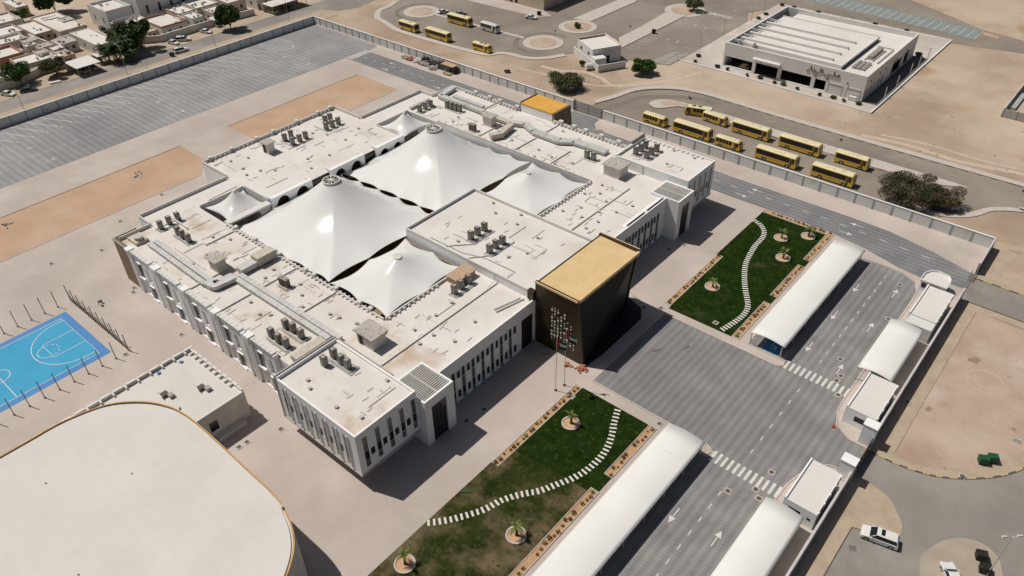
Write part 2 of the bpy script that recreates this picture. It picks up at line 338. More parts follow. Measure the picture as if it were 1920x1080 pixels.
sheet('sand', 'fill_sand', R4(-186.2, -174.7, -60, 81.4), .03)
sheet('sand', 'fill_sand', [(-174.7, -60), (-168.0, -60), (-168.0, 76.5), (-174.7, 81.4)], .03)
sheet('sand', 'fill_sand', [(-186.4, 96.2), (-174.5, 96.2), (-167.9, 109), (-167.9, 142.4), (-186.4, 142.7)], .03)
for a, b in (((-186.3, -60), (-186.3, 81.4)), ((-186.3, 81.4), (-174.8, 81.4)), ((-186.5, 96.1), (-186.5, 142.8)), ((-186.5, 142.8), (-168, 142.5)), ((-168.0, 142.5), (-167.9, 109)), ((-168, -60), (-168, 76.5))):
    ribbon('kerb', 'kerb_dark' if a[0] < -186 and b[0] < -186 else 'kerb', [a, b], .16, .02, .06)
# --- outside west: street, verges, aprons
sheet('sidewalk', 'tan_paving', R4(-246.2, -236.2, -60, 176), -.02)
sheet('street', 'asphalt_gray', R4(-254.2, -246.1, -60, 400), -.05)
sheet('street', 'asphalt_gray', [(-246.15, 176), (-240, 179), (-237, 186), (-240, 205), (-246.15, 212)], -.05)
ribbon('kerb', 'kerb', [(-246.2, -60), (-246.2, 176)], .25, -.05, .12)
sheet('sidewalk', 'tan_paving', R4(-262.5, -254.3, -60, 165), -.03)
ribbon('kerb', 'kerb', [(-254.3, -60), (-254.3, 72)], .2, -.05, .1)
ribbon('kerb', 'kerb', [(-254.3, 134), (-254.3, 158)], .2, -.05, .1)
# --- north: bus loops, roundabout roads
up = smooth_poly([(-240, 250), (-240, 212), (-231.5, 203), (-227.3, 194), (-226.5, 188.5), (-222, 183.8), (-217, 182.3), (-211.5, 180.6), (-207.5, 179.4), (-200, 179.1), (-184, 179.5), (-170, 180.7), (-165.6, 181.6), (-163.4, 185.0), (-160, 186.6), (-154.5, 187.0), (-150.2, 189.6), (-147.6, 193), (-145.6, 197.0), (-134.6, 212.4)], 3)
up += [(-134.6, 256), (-134.6, 204), (-121.5, 206), (-114.2, 209.5), (-114.2, 262), (-118, 270), (-112, 284), (-100, 285), (-66, 285), (-52.5, 283.3), (-30, 288), (20, 300), (20, 312), (-30, 299), (-47, 303), (-240, 420)]
up2 = [p for p in up if p != (-134.6, 256)]
sheet('street', 'asphalt', up2, -.06)
ed = [p for p in up2[:58]]
ribbon('sidewalk', 'kerb', [(x-.0, y-1.2) if x > -225 else (x-1.2, y) for x, y in ed if y < 200], 2.2, -.055, .13)
lp = smooth_poly([(-116, 171), (-113.6, 178), (-112.2, 184.4), (-109.6, 188.6), (-106.4, 191.6), (-101.5, 194.6), (-95.5, 195.9), (-88, 196.0), (-71.5, 195.5), (-34.5, 195.6), (30, 196.5)], 3)
yard = lp+[(30, 187), (-4, 186.2), (-9, 185.4), (-14.8, 181.6), (-17.4, 176.6), (-20.5, 173.4), (-26, 171.4), (-33, 166.2), (-108.5, 165.4), (-109.2, 164.3), (-118, 164.3)]
sheet('street', 'asphalt', yard, -.065)
ribbon('sidewalk', 'kerb', [(x-(.9 if x < -100 else 0), y+1.2) for x, y in lp], 2.0, -.06, .12)
KB = MB()
for i in range(len(lp)-1):
    a, b = Vector(lp[i]), Vector(lp[i+1]); L = (b-a).length; n = max(1, int(L/1.6)); a0 = a
    for k in range(0, n, 2):
        p, q = a+(b-a)*k/n, a+(b-a)*(k+1)/n; KB.strip([tuple(p), tuple(q)], .22, -.06, .14)
struct('kerb', KB, 'kerb_dark')
isl = smooth_poly([(-104.4, 182.2), (-103.6, 180.3), (-100.9, 179.4), (-98.6, 181.6), (-96.6, 184.2), (-95, 184.9)], 3)+[(-80, 183.9), (-60, 183.7), (-36, 183.7), (-27, 184.4), (-20.0, 187.6), (-24, 188.0), (-60, 187.9), (-84, 187.9), (-96, 187.6), (-101, 186.6), (-103.4, 184.8)]
struct('traffic_island', MB().prism(isl, -.1, .07), 'kerb'); 
sheet('sand', 'desert', [(-102, 183.6), (-99.5, 182.4), (-96.2, 185.6), (-88, 186), (-88, 186.6), (-98, 186.8), (-101.2, 185.6)], .09)
ribbon('kerb', 'kerb_dark', isl[3:17]+[(-95, 184.9), (-80, 183.9)], .2, -.06, .14)
KB = MB(); x = -72
while x < -30: KB.box(x, x+2.0, 183.5, 183.72, -.06, .085); x += 4
struct('kerb', KB, 'kerb_dark')
ribbon('sidewalk', 'kerb', smooth_poly([(40, 185.6), (-4, 185.3), (-8.4, 184.5), (-13.6, 181), (-16.2, 176), (-19.6, 172.6), (-25, 170.4)], 4), 1.6, -.06, .12)
ribbon('sidewalk', 'tan_paving', [(-15, 166.0), (-9, 166.8), (-4.3, 167.6), (20, 169)], 2.2, -.09, .05)
for i, (x, y, r, ri) in enumerate([(-214.1, 197.4, 6.8, 4.6), (-158.1, 200.1, 6.9, 4.7), (-158.2, 220.0, 6.8, 4.8), (-137.5, 258.5, 7.5, 5.2)]):
    struct('roundabout_kerb', MB().prism(circle(x, y, r), -.1, .07), 'kerb'); struct('roundabout_soil', MB().prism(circle(x, y, ri, 32), .0, .12), 'lot_sand')
ribbon('median', 'kerb', [(-207.5, 198.2), (-196, 199), (-186, 198.9), (-166, 199.6)], 1.5, -.06, .13)
struct('median', MB().prism([(-164.6, 225.5), (-157.8, 227.2), (-157.2, 257), (-163.8, 257)], -.1, .06), 'kerb'); ribbon('kerb', 'kerb_dark', [(-157.75, 227.2), (-157.15, 257)], .2, -.05, .13)
sheet('pavement', 'paving', [(-226, 222), (-210, 218.1), (-194, 218.4), (-176, 219.6), (-172.5, 223.4), (-178, 226), (-178.2, 262), (-226, 262)], -.04)
ribbon('kerb', 'kerb_dark', [(-178.2, 226), (-178.2, 262)], .2, -.05, .13)
struct('sidewalk', MB().prism([(-140.6, 219.5), (-134.6, 212.4), (-134.3, 256), (-142.4, 257.5), (-140.8, 235)], -.1, .06), 'kerb'); ribbon('kerb', 'kerb_dark', [(-134.55, 212.5), (-134.25, 256)], .2, -.05, .13)
struct('planting_patch', MB().prism([(-144.4, 214.2), (-140.6, 211.5), (-137.5, 215.6), (-141.4, 218.4)], -.1, .03), 'fill_sand')
# --- white building plaza and what lies beyond it
sheet('pavement', 'apron', [(-113.6, 214.6), (-102, 214.8), (-52.7, 213.4), (-52.2, 287), (-113.8, 287)], -.02)
sheet('pavement', 'asphalt_dark_and_shade', R4(-57.5, -53.0, 219.5, 264), .0)  # terrace coloured darker to paint in the shadow the building casts on it
ribbon('kerb', 'wall_white', [(-113.6, 214.6), (-102, 214.8), (-52.7, 213.4), (-52.2, 284)], .3, -.1, .5)
KB = MB().m('stall_green').sheet([(-107, 297.2), (-46.4, 291.2), (-47.6, 302.6), (-100, 308)], -.04).m('line_white')
for i in range(22):
    t = i/21; x0, y0 = -104+(57)*t, 297+(-5.4)*t; KB.strip([(x0, y0), (x0+.6, y0+9.6)], .16, -.03)
struct('parking_ground', KB)
struct('planting_patch', MB().prism([(-46, 300.5), (-41, 299.5), (-40.6, 296.6), (-45.6, 297.6)], -.1, .02), 'fill_sand')
# --- east: pavements, sandy lots, gate roads
sheet('sidewalk', 'tan_paving', [(-9.4, 94.6), (-6.2, 94.6), (-6.2, 142.4), (-9.4, 142.4)], -.03)
sheet('sidewalk', 'tan_paving', [(-9.4, 151), (-6.2, 151), (-6.2, 166), (-9.4, 166)], -.03)
sheet('sidewalk', 'tan_paving', [(-6.2, 140.2), (12, 140.6), (12, 142.6), (-6.2, 142.4)], -.03)
sheet('sidewalk', 'tan_paving', [(-6.2, 151), (12, 151.3), (12, 153.9), (-6.2, 153.9)], -.03)
sheet('sidewalk', 'tan_paving', [(-6.2, 153.9), (12, 153.9), (12, 170), (-6.2, 166)], -.035)
sheet('sandy_lot', 'lot_sand', R4(-5.4, 1.2, 154.8, 163.4), -.02)
sheet('street', 'asphalt_gray', R4(-9.7, 40, 142.5, 151), -.05)
inn = smooth_poly([(-6.1, 95.8), (-4.2, 95.8), (-1.4, 96.6), (1.6, 98.4), (5.2, 102.4), (8.6, 108), (9.5, 114)], 4)
sheet('sandy_lot', 'lot_sand', inn+[(9.8, 140.2), (-6.1, 140.2)], -.025)
gk = smooth_poly([(-9.6, 94.1), (-5.8, 94.1), (-1.6, 94.9), (1.7, 96.5), (5.7, 99.8), (8.9, 104), (11.2, 110), (12, 118), (12, 140)], 4)
sheet('sidewalk', 'tan_paving', gk+[(9.5, 140.1)]+inn[::-1], -.038)
ribbon('kerb', 'kerb_dark', gk, .25, -.06, .14)
KB = MB()
for i in range(0, len(gk)-1, 2): KB.strip([gk[i], gk[i+1]], .27, -.06, .15)
struct('kerb', KB, 'kerb_yellow')
KB = MB(); KB.cur = 0
for k in range(12): KB.m('kerb_yellow' if k % 2 else 'kerb_dark').box(-9.4+k*1.6, -7.8+k*1.6, 151, 151.25, -.05, .1)
struct('kerb', KB)
ribbon('kerb', 'kerb_dark', [(-9.4, 142.4), (12, 142.5)], .2, -.05, .12)
sheet('street', 'asphalt_gray', gk[:-1]+[(60, 140), (60, -60), (-9.7, -60), (-9.7, 94.1)], -.055)
lk = smooth_poly([(-9.5, 88.8), (-6.2, 87.9), (-3.6, 87), (-2, 85.2), (-.9, 83.8), (-.45, 82.0), (-.7, 80.9)], 4)
struct('sidewalk', MB().prism(lk+[(-6.2, 78.9), (-6.2, -60), (-9.5, -60)], -.1, -.0), 'tan_paving')
ribbon('kerb', 'kerb_dark', [(-.7, 80.85), (-6.15, 78.85), (-6.15, -60)], .12, -.05, .08)
for nm_, mt_, pts_, w_, z_ in (('tyre_mark', 'track', [(p[0]+(3.2 if p[0] < -98 else .2), p[1]-3.6) for p in lp[:22]], 2.4, -.058), ('tyre_mark', 'track', circle(-158.1, 200.1, 9.4, 30)[6:26], 1.8, -.055), ('tyre_mark', 'track', circle(-214.1, 197.4, 9.2, 30)[9:28], 1.7, -.055),
    ('tyre_mark', 'smudge', [(-47.3, 92.2), (-46.7, 92.9), (-46.2, 93.9)], .55, .0245), ('tyre_mark', 'smudge', [(-43.2, 96.1), (-42.8, 97.6)], .4, .0245), ('tyre_mark', 'sand_pale', smooth_poly([(-146, 184), (-139, 184.5), (-133, 188.3), (-126, 188), (-118, 186), (-108, 200), (-104, 211)], 6), 1.5, -.113), ('tyre_mark', 'sand_pale', smooth_poly([(-150, 178), (-140, 179.5), (-124, 182), (-116, 190), (-108, 205)], 6), .8, -.111),
    ('tyre_mark', 'sand_pale', circle(.2, 121.5, 2.9, 30)[2:27], .2, -.018), ('tyre_mark', 'sand_pale', circle(.4, 121.9, 2.0, 26)[12:25], .18, -.017), ('tyre_mark', 'sand_pale', smooth_poly([(-50, 199), (-38, 201), (-26, 200), (-10, 203), (10, 202)], 6), 1.6, -.113), ('tyre_mark', 'sand_pale', smooth_poly([(-46, 202.5), (-34, 204.5), (-20, 204), (-4, 207)], 6), .9, -.111),
    ('tyre_mark', 'smudge', [(-6.0+.8, 75.4), (-4.4, 75.9)], .9, -.045)):
    tag(MB().strip(pts_, w_, z_).build(nm_, mt_), kind='structure')
cu = smooth_poly([(3.0, 79), (3.2, 82), (4.6, 85.2), (6.8, 87.2), (9.0, 87.6), (10.8, 86.6), (11.8, 84.6), (12.2, 82), (11, 74), (6, 73)], 4, True)
struct('traffic_island', MB().prism(cu, -.1, .05), 'island_tan')
for (x, y) in ((1.5, -60),): pass

# ---------------------------------------------------------------- painted markings
def arrow(mb, x, y, dy, z, L=3.2, w=.16):
    s = 1 if dy > 0 else -1; yy = y-s*L/2
    mb.sheet([(x-w/2, yy), (x+w/2, yy), (x+w/2, yy+s*L*.62), (x-w/2, yy+s*L*.62)][::s], z)
    mb.sheet([(x-.5, yy+s*L*.6), (x+.5, yy+s*L*.6), (x, yy+s*L)][::s], z)
def arrowx(mb, x, y, s, z, L=3.0, w=.16):
    xx = x-s*L/2
    mb.sheet([(xx, y-w/2), (xx+s*L*.62, y-w/2), (xx+s*L*.62, y+w/2), (xx, y+w/2)], z)
    mb.sheet([(xx+s*L*.6, y-.5), (xx+s*L*.6, y+.5), (xx+s*L, y)], z)
mk = MB(); zz = .032
for i in range(12): x = -27.3+i*.965; mk.box(x-.22, x+.22, 102.9, 105.2, zz-.004, zz, bottom=False); mk.box(x-.22, x+.22, 76.7, 79.0, zz-.004, zz, bottom=False)
y = 141
while y > 20:
    if not (75.5 < y < 81 or 101 < y < 107): mk.box(-23.2, -23.05, y-1.0, y, zz-.004, zz, bottom=False)
    y -= 2.9 if y > 106 or y < 76 else 3.4
for y in (133.2, 122.4, 111): arrow(mk, -26.2, y, -1, zz)
for y in (136.2, 123.2, 108.8, 65.1, 50): arrow(mk, -19.8, y, 1, zz)
for y in (64.6, 49): arrow(mk, -26.3, y, -1, zz)
struct('lane_marking', mk, 'line_white')
mk = MB()
x = -196
while x < -16:
    yy = 153.6 if x < -40 else 153.6-(x+40)*.06
    mk.box(x, x+1.6, yy, yy+.15, zz-.004, zz, bottom=False); x += 4.4
for x, y, s in ((-34.5, 155.4, -1), (-35.2, 150.9, 1), (-58, 155.4, -1), (-60, 151.2, 1), (-183, 150.9, 1), (-184.5, 155.6, -1), (-140, 155.4, -1), (-96, 151, 1), (-160, 151, 1)): arrowx(mk, x, y, s, zz)
for i in range(11): mk.box(-200.4, -197.6, 149.8+i*.78, 150.2+i*.78, zz-.004, zz, bottom=False)
struct('lane_marking', mk, 'line_white')
mk = MB()
y = -40
while y < 134:
    mk.strip([(-234.6, y-1.6), (-223.2, y+3.7)], .24, zz); mk.strip([(-223.9, y+3.2), (-222.4, y+4.1)], .3, zz)
    y += 3.95
struct('stall_marking', mk, 'line_worn')
mk = MB(); y = -40
while y < 140: mk.strip([(-211.2, y), (-211.2, y+1.3)], .17, zz); y += 3.6
for y in (20, 56, 93, 138): arrow(mk, -216.8, y, -1, zz); arrow(mk, -205.6, y, 1, zz)
e = [(-227.5+7.6*cos(t*pi/14)*.95-1, 142.6+4.6*sin(t*pi/14)) for t in range(29)]; mk.strip(e, .18, zz)
for k in range(11):
    u = -1+2*(k+.5)/11; h = 4.6*math.sqrt(max(0, 1-u*u)); mk.strip([(-228.5+7.2*u-.6, 142.6-h), (-228.5+7.2*u+.6, 142.6+h)], .17, zz)
struct('lane_marking', mk, 'line_worn')
mk = MB(); zp = -.045
y = 214
while y < 254: mk.strip([(-134, y), (-129.8, y)], .13, zp); y += 2.6
y = 226
while y < 258: mk.strip([(-119, y), (-114.8, y)], .13, zp); y += 2.6
for x, y in ((-126.8, 228.9), (-123, 228.7), (-126.7, 246.9), (-122.6, 247), (-127, 262), (-123, 270)): mk.strip([(x, y-1), (x, y+1)], .3, zp)
for k in range(7): mk.strip([(-121+k*.2, 208+k*1.7), (-117.6, 210.8+k*1.7)], .3, zp); mk.strip([(-117.2, 208.4+k*1.7), (-114.8, 211+k*1.7)], .3, zp)
for k in range(9): mk.strip([(-128.6+k*1.0, 260.2), (-128.6+k*1.0, 262.6)], .5, zp)
for x, y in ((-72, 191.7), (-55, 191.5), (-40, 191.6), (-25, 191.6)): mk.strip([(x-1, y), (x+1, y)], .13, zp)
struct('lane_marking', mk, 'line_worn')
struct('accessible_bay_ground', MB().sheet(R4(-32.6, -29.6, 105.1, 109.6), .034), 'bay_blue')
mk = MB(); cx, cy, z4 = -31.1, 106.9, .040          # wheelchair symbol
mk.strip([(cx+.55*cos(a*pi/8-2.4), cy-.1+.55*sin(a*pi/8-2.4)) for a in range(12)], .12, z4); mk.strip([(cx-.3, cy+.15), (cx-.3, cy+.9)], .13, z4); mk.strip([(cx-.3, cy+.15), (cx+.35, cy+.1), (cx+.65, cy-.55)], .12, z4+.004); mk.sheet(circle(cx-.3, cy+1.15, .17, 10), z4)
struct('accessible_symbol_marking', mk, 'line_white')
# --- sports court (x to -122.6, running off frame to the south)
sheet('court_surface', 'court_edge', R4(-140.7, -122.6, -2.0, 29.9), .02)
sheet('court_surface', 'court_blue', R4(-139.25, -124.1, -.6, 28.4), .028)
mk = MB(); z = .036; lw = .14
def rect(x0, x1, y0, y1): mk.strip([(x0, y0), (x1, y0), (x1, y1), (x0, y1), (x0, y0)], lw, z)
rect(-139.3, -124.05, -.5, 28.4); mk.strip([(-139.3, 14.0), (-124.05, 14.0)], lw, z+.004)
mk.strip(circle(-131.7, 14.0, 1.8, 30)+[(-129.9, 14.0)], lw, z+.008)
cxx = -131.7
mk.strip([(cxx-6.7, 28.4), (cxx-6.7, 26.9)]+[(cxx-6.75*cos(t*pi/24), 26.9-6.75*sin(t*pi/24)) for t in range(1, 24)]+[(cxx+6.7, 26.9), (cxx+6.7, 28.4)], lw, z+.004)
mk.strip([(cxx-2.45, 28.4), (cxx-2.45, 22.6), (cxx+2.45, 22.6), (cxx+2.45, 28.4)], lw, z+.008)
mk.strip([(cxx-1.8*cos(t*pi/14), 22.6-1.8*sin(t*pi/14)) for t in range(15)], lw, z+.012)
for k in range(6): t = .15+k*.5; mk.strip([(cxx-1.8*cos(t), 22.7+1.8*sin(t)), (cxx-1.8*cos(t+.25), 22.7+1.8*sin(t+.25))], lw, z+.012)
struct('court_marking', mk, 'line_white')
# --- lawns and the sandy beds notched into them
def lawn(poly, lbl): o = MB().prism(poly, .0, .06).build('lawn', 'grass_patchy' if 'patchy' in lbl else 'grass'); tag(o, lbl, 'grass', kind='stuff')
lawn([(-52.8, -60), (-52.8, 55.1), (-51.35, 55.1), (-51.35, 59.2), (-44, 59.9), (-38.3, 60.2), (-38.3, -60)], 'patchy olive lawn with brown spots along most of the near stepping stone path')
lawn([(-51.35, 59.2), (-51.35, 76.9), (-38.3, 76.9), (-38.3, 64.4), (-36.9, 64.4), (-36.9, 61.0), (-38.3, 61.0), (-38.3, 60.2), (-44, 59.9)], 'darker green end of the near lawn towards the plaza and flagpoles')
lawn([(-52.9, 126.3), (-52.9, 147.4), (-38.3, 147.4), (-38.3, 135.8), (-36.9, 135.8), (-36.9, 133.4), (-38.3, 133.4), (-38.3, 120.4), (-36.9, 120.4), (-36.9, 117.8), (-38.3, 117.8), (-38.3, 104.7), (-51.3, 104.5), (-51.3, 126.3)], 'dark green lawn with a winding stepping stone path beside the long carport')
BEDS = [((-52.75, -51.4, 55.1, 76.8), 'narrow sandy bed on the building side of the near lawn'), ((-38.25, -36.8, 64.3, 77.0), 'short sandy bed at the plaza end of the near lawn'),
        ((-38.25, -36.8, 20, 61.0), 'long sandy bed between the near lawn and the carport'), ((-38.25, -36.8, 104.8, 117.8), 'sandy bed at the plaza corner of the far lawn'),
        ((-38.25, -36.8, 120.4, 133.3), 'middle sandy bed between the far lawn and the long carport'), ((-38.25, -36.8, 135.8, 148.9), 'sandy bed at the far corner of the far lawn'),
        ((-53.0, -38.3, 147.5, 148.9), 'sandy bed along the road end of the far lawn'), ((-52.7, -51.4, 105.4, 126.2), 'narrow sandy bed on the building side of the far lawn')]
for (x0, x1, y0, y1), lb in BEDS:
    e = empty('planting_bed', ((x0+x1)/2, (y0+y1)/2, 0), lb, 'planting bed', 'sandy planting beds edging the lawns')
    MB().box(x0+.12, x1-.12, y0+.12, y1-.12, 0, .05).build('soil', 'soil', e)
    k = MB(); k.box(x0, x0+.12, y0, y1, 0, .14); k.box(x1-.12, x1, y0, y1, 0, .14); k.box(x0+.12, x1-.12, y0, y0+.12, 0, .14); k.box(x0+.12, x1-.12, y1-.12, y1, 0, .14); k.build('edging', 'kerb', e)
# ================================================================ THE SCHOOL BUILDING
B = empty('school_building', (-105, 91, 0), 'large white two-storey school block with courtyards and flat roofs filling the middle of the picture', 'building')
ZR, ZP = 9.0, 9.6
MY = 182.2                                             # the plan mirrors about y = 91.1
def mir(y0, y1): return MY-y1, MY-y0
def part(name, mb, mt=None, par=None, label=None):
    o = mb.build(name, mt, par or B)
    if label: o['label'] = label
    return o
def holed(mb, axis, p0, p1, u0, u1, z0, z1, holes):
    cuts = sorted({u0, u1} | {h[0] for h in holes} | {h[1] for h in holes})
    for a, b in zip(cuts, cuts[1:]):
        if b-a < 1e-4: continue
        m_ = (a+b)/2; hs = sorted((h[2], h[3]) for h in holes if h[0] < m_ < h[1]); z = z0
        for s, e in hs+[(z1, z1)]:
            if s > z+1e-4:
                if axis == 0: mb.box(p0, p1, a, b, z, s)
                else: mb.box(a, b, p0, p1, z, s)
            z = max(z, e)
def window(axis, p, u0, u1, z0, z1, bands=None, out=1, par=None, name='window', mull=False):
    """glass set in a recess at plane p; out = direction the wall faces; bands = [(z, material)] from the bottom up"""
    mb = MB(); bands = bands or [(z0, 'glass')]
    for i, (zb, mt) in enumerate(bands):
        zt = bands[i+1][0] if i+1 < len(bands) else z1
        mb.m(mt)
        if axis == 0: mb.box(p-.04, p, u0, u1, zb, zt)
        else: mb.box(u0, u1, p-.04, p, zb, zt)
    mb.m('frame')
    for i, (zb, mt) in enumerate(bands):
        if i:
            if axis == 0: mb.box(p-.02, p+.05*out, u0+.002, u1-.002, zb-.04, zb+.04)
            else: mb.box(u0+.002, u1-.002, p-.02, p+.05*out, zb-.04, zb+.04)
    o = mb.build(name, None, par or B)
    return o
# --- wings: solid bodies, then roof slabs
def wing(name, x0, x1, y0, y1, z=ZR, wall='wall_white', roof='roof_white'):
    o = part(name, MB().box(x0, x1, y0, y1, 0, z-.06, top=False), wall); part('roof', MB().box(x0, x1, y0, y1, z-.06, z), roof, o)
    return o
south = wing('south_wing_wall', -141, -65.6, 43.7, 61, roof='roof_stain')
wing('wing_wall', -145.8, -141.004, 50.7, 61); wing('wing_wall', -145.8, -139.4, 61.004, 71.8)
wing('west_wing_wall', -156, -130.5, 71.804, 110.4)
wing('wing_wall', -145.8, -139.4, 110.404, 121.196); wing('wing_wall', -145.8, -141.004, 121.2, 131.5)
north = wing('north_wing_wall', -141, -65.6, 121.2, 139.2)
part('roof', MB().box(-82, -65.6, 61.004, 81.2, 8.4, ZR), 'roof_white'); part('roof', MB().box(-82, -65.6, 101.0, 121.196, 8.4, ZR), 'roof_white')
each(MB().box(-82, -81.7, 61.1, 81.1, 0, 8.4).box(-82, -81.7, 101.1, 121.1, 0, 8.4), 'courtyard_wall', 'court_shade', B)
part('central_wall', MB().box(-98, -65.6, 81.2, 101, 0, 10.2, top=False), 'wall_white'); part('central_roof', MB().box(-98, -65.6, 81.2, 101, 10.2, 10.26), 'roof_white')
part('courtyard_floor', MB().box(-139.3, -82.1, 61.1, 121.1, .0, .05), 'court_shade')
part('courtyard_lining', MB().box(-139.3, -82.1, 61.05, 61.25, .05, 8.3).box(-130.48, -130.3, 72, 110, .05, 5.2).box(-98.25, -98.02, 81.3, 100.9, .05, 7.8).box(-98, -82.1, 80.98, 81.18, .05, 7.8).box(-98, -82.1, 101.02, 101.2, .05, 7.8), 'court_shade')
# --- parapets
def para(segs, h=.6, z=ZR, t=.26, mt='parapet_white', name='parapet'):
    mb = MB()
    for x0, y0, x1, y1 in segs:
        if abs(x0-x1) < 1e-6: mb.box(x0-t/2, x0+t/2, min(y0, y1), max(y0, y1), z, z+h)
        else: mb.box(min(x0, x1), max(x0, x1), y0-t/2, y0+t/2, z, z+h)
    each(mb, name, mt, B)
para([(-140.87, 43.97, -140.87, 50.57), (-145.67, 50.83, -145.67, 71.5), (-145.5, 50.83, -141.0, 50.83), (-155.87, 71.934, -155.87, 110.27), (-155.7, 71.93, -145.9, 71.93), (-155.7, 110.27, -145.9, 110.27),
      (-145.67, 110.7, -145.67, 131.37), (-145.5, 131.37, -141.0, 131.37), (-140.87, 131.6, -140.87, 138.9), (-140.7, 139.07, -117.2, 139.07), (-106.4, 139.07, -82.4, 139.07)], h=.75)
para([(-139.6, 61.1, -139.6, 71.7), (-129.2, 60.87, -82.1, 60.87), (-129.2, 121.33, -82.1, 121.33), (-139.4, 71.93, -130.6, 71.93), (-139.4, 110.27, -130.6, 110.27), (-139.6, 110.5, -139.6, 121.0)], h=.45, t=.24)
para([(-81.87, 61.1, -81.87, 81.0), (-81.87, 101.2, -81.87, 121.1)], h=.55)
para([(-97.87, 81.33, -97.87, 100.87), (-97.7, 81.33, -65.7, 81.33), (-97.7, 100.87, -65.7, 100.87)], h=.62, z=10.26)
def ribs(axis, p, u0, u1, step, z, h, d, s, name='parapet_rib', w=.28):   # buttresses on the inner side of a parapet
    mb = MB(); u = u0
    while u < u1:
        if axis == 0: mb.box(p, p+d*s, u, u+w, z, z+h)
        else: mb.box(u, u+w, p, p+d*s, z, z+h)
        u += step
    o = part(name, mb, 'parapet_white'); o['kind'] = 'stuff'; o['label'] = 'row of small buttress ribs along the inside of the parapet'
ribs(0, -155.74, 72.4, 86, 1.25, ZR, .5, .4, 1); ribs(0, -155.74, 90.5, 100, 1.25, ZR, .5, .4, 1); ribs(0, -155.74, 103, 110, 1.25, ZR, .5, .4, 1)
ribs(1, 60.75, -129, -83, 1.1, ZR, .32, .35, -1); ribs(1, 61.0, -129, -86, 1.1, ZR, .5, .25, 1); ribs(0, -81.74, 61.5, 74, 1.15, ZR, .45, .4, 1, w=.35); ribs(0, -81.74, 101.5, 120.5, 1.15, ZR, .45, .4, 1, w=.35)
ribs(1, 138.9, -136, -118, 1.1, ZR, .5, .4, -1, w=.4); ribs(1, 138.9, -106, -83, 1.1, ZR, .5, .4, -1, w=.4); ribs(1, 121.5, -129, -84, 2.2, ZR, .5, .3, 1)
cb = MB()
for y in (73.5, 79.2, 86.2, 91, 98, 104.6, 108.5): cb.box(-156.3, -155.5, y, y+.8, 9.76, 10.15)
for x in (-133, -128, -124.5, -118.6, -104.5, -100.5, -97, -92.5, -87.5, -84): cb.box(x, x+1.1, 138.7, 139.5, 9.76, 10.3)
for x in (-126.5, -119.8, -113.6, -112, -104, -101.5, -95.2, -88.8, -86): cb.box(x, x+.8, 60.7, 61.4, 9.56, 9.95)
each(cb, 'parapet_cap_block', 'parapet_white', B)
kb = MB()
for x, y0, y1 in ((-115.8, 44.2, 50.4), (-106, 44.2, 50.6), (-106, 53.4, 60.5), (-94.5, 53.4, 60.5), (-126, 54, 60.4), (-115.8, 121.7, 130), (-104.5, 121.7, 130), (-104.5, 133.8, 138.5), (-94, 121.7, 129.6), (-125, 133.6, 138.5)): kb.box(x-.14, x+.14, y0, y1, ZR, ZR+.3)
kb.box(-74.15, -73.85, 53, 81, ZR, ZR+.28); kb.box(-74.15, -73.85, 101.3, 124, ZR, ZR+.28); kb.box(-140.6, -134, 54.8, 55.05, ZR, ZR+.5); kb.box(-140.5, -134, 127.1, 127.35, ZR, ZR+.5)
kb.box(-131, -129.3, 61.3, 71.6, ZR-.4, ZR-.02); kb.box(-80.2, -72.3, 90.2, 90.34, 10.26, 10.45)
each(kb, 'roof_kerb', 'parapet_white', B)
# --- long front facade, both halves
SM = [(2.9, 'glass'), (5.2, 'glass')]
for flip in (0, 1):
    ym = (lambda a, b: mir(a, b)) if flip else (lambda a, b: (a, b))
    tall = [ym(59.75+2.36*i, 60.62+2.36*i) for i in range(7)]; small = [ym(61.0+2.36*i, 61.85+2.36*i) for i in range(7)]; dr = ym(77.4, 80.6)
    holes = [(a, b, .3, 7.2) for a, b in tall]+[(a, b, 5.35, 7.0) for a, b in small]+[(a, b, 1.0, 2.7) for a, b in small]+[(dr[0], dr[1], 0, 7.0)]
    y0, y1 = ym(57.4, 81.2); wl = MB(); holed(wl, 0, -65.596, -65.3, y0, y1, 0, 9.62, holes); wp = part('front_wall', wl, 'wall_white')
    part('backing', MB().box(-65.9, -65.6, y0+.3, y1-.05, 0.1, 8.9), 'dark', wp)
    for i, (a, b) in enumerate(tall): window(0, -65.38, a, b, .3, 7.2, [(.3, 'glass_gray'), (1.0, 'glass'), (2.9, 'glass_gray'), (5.2, 'glass')])
    for a, b in small: window(0, -65.38, a, b, 5.35, 7.0); window(0, -65.38, a, b, 1.0, 2.7)
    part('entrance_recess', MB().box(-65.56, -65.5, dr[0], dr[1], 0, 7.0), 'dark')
    fn = MB()
    for a, b in tall+small: fn.box(-65.31, -65.2, a-.14 if not flip else b+.02, a-.02 if not flip else b+.14, .3, 7.25)
    each(fn, 'window_fin', 'wall_white', B); part('plinth', MB().box(-65.3, -65.05, y0, y1, 0, .28), 'metal_gray')
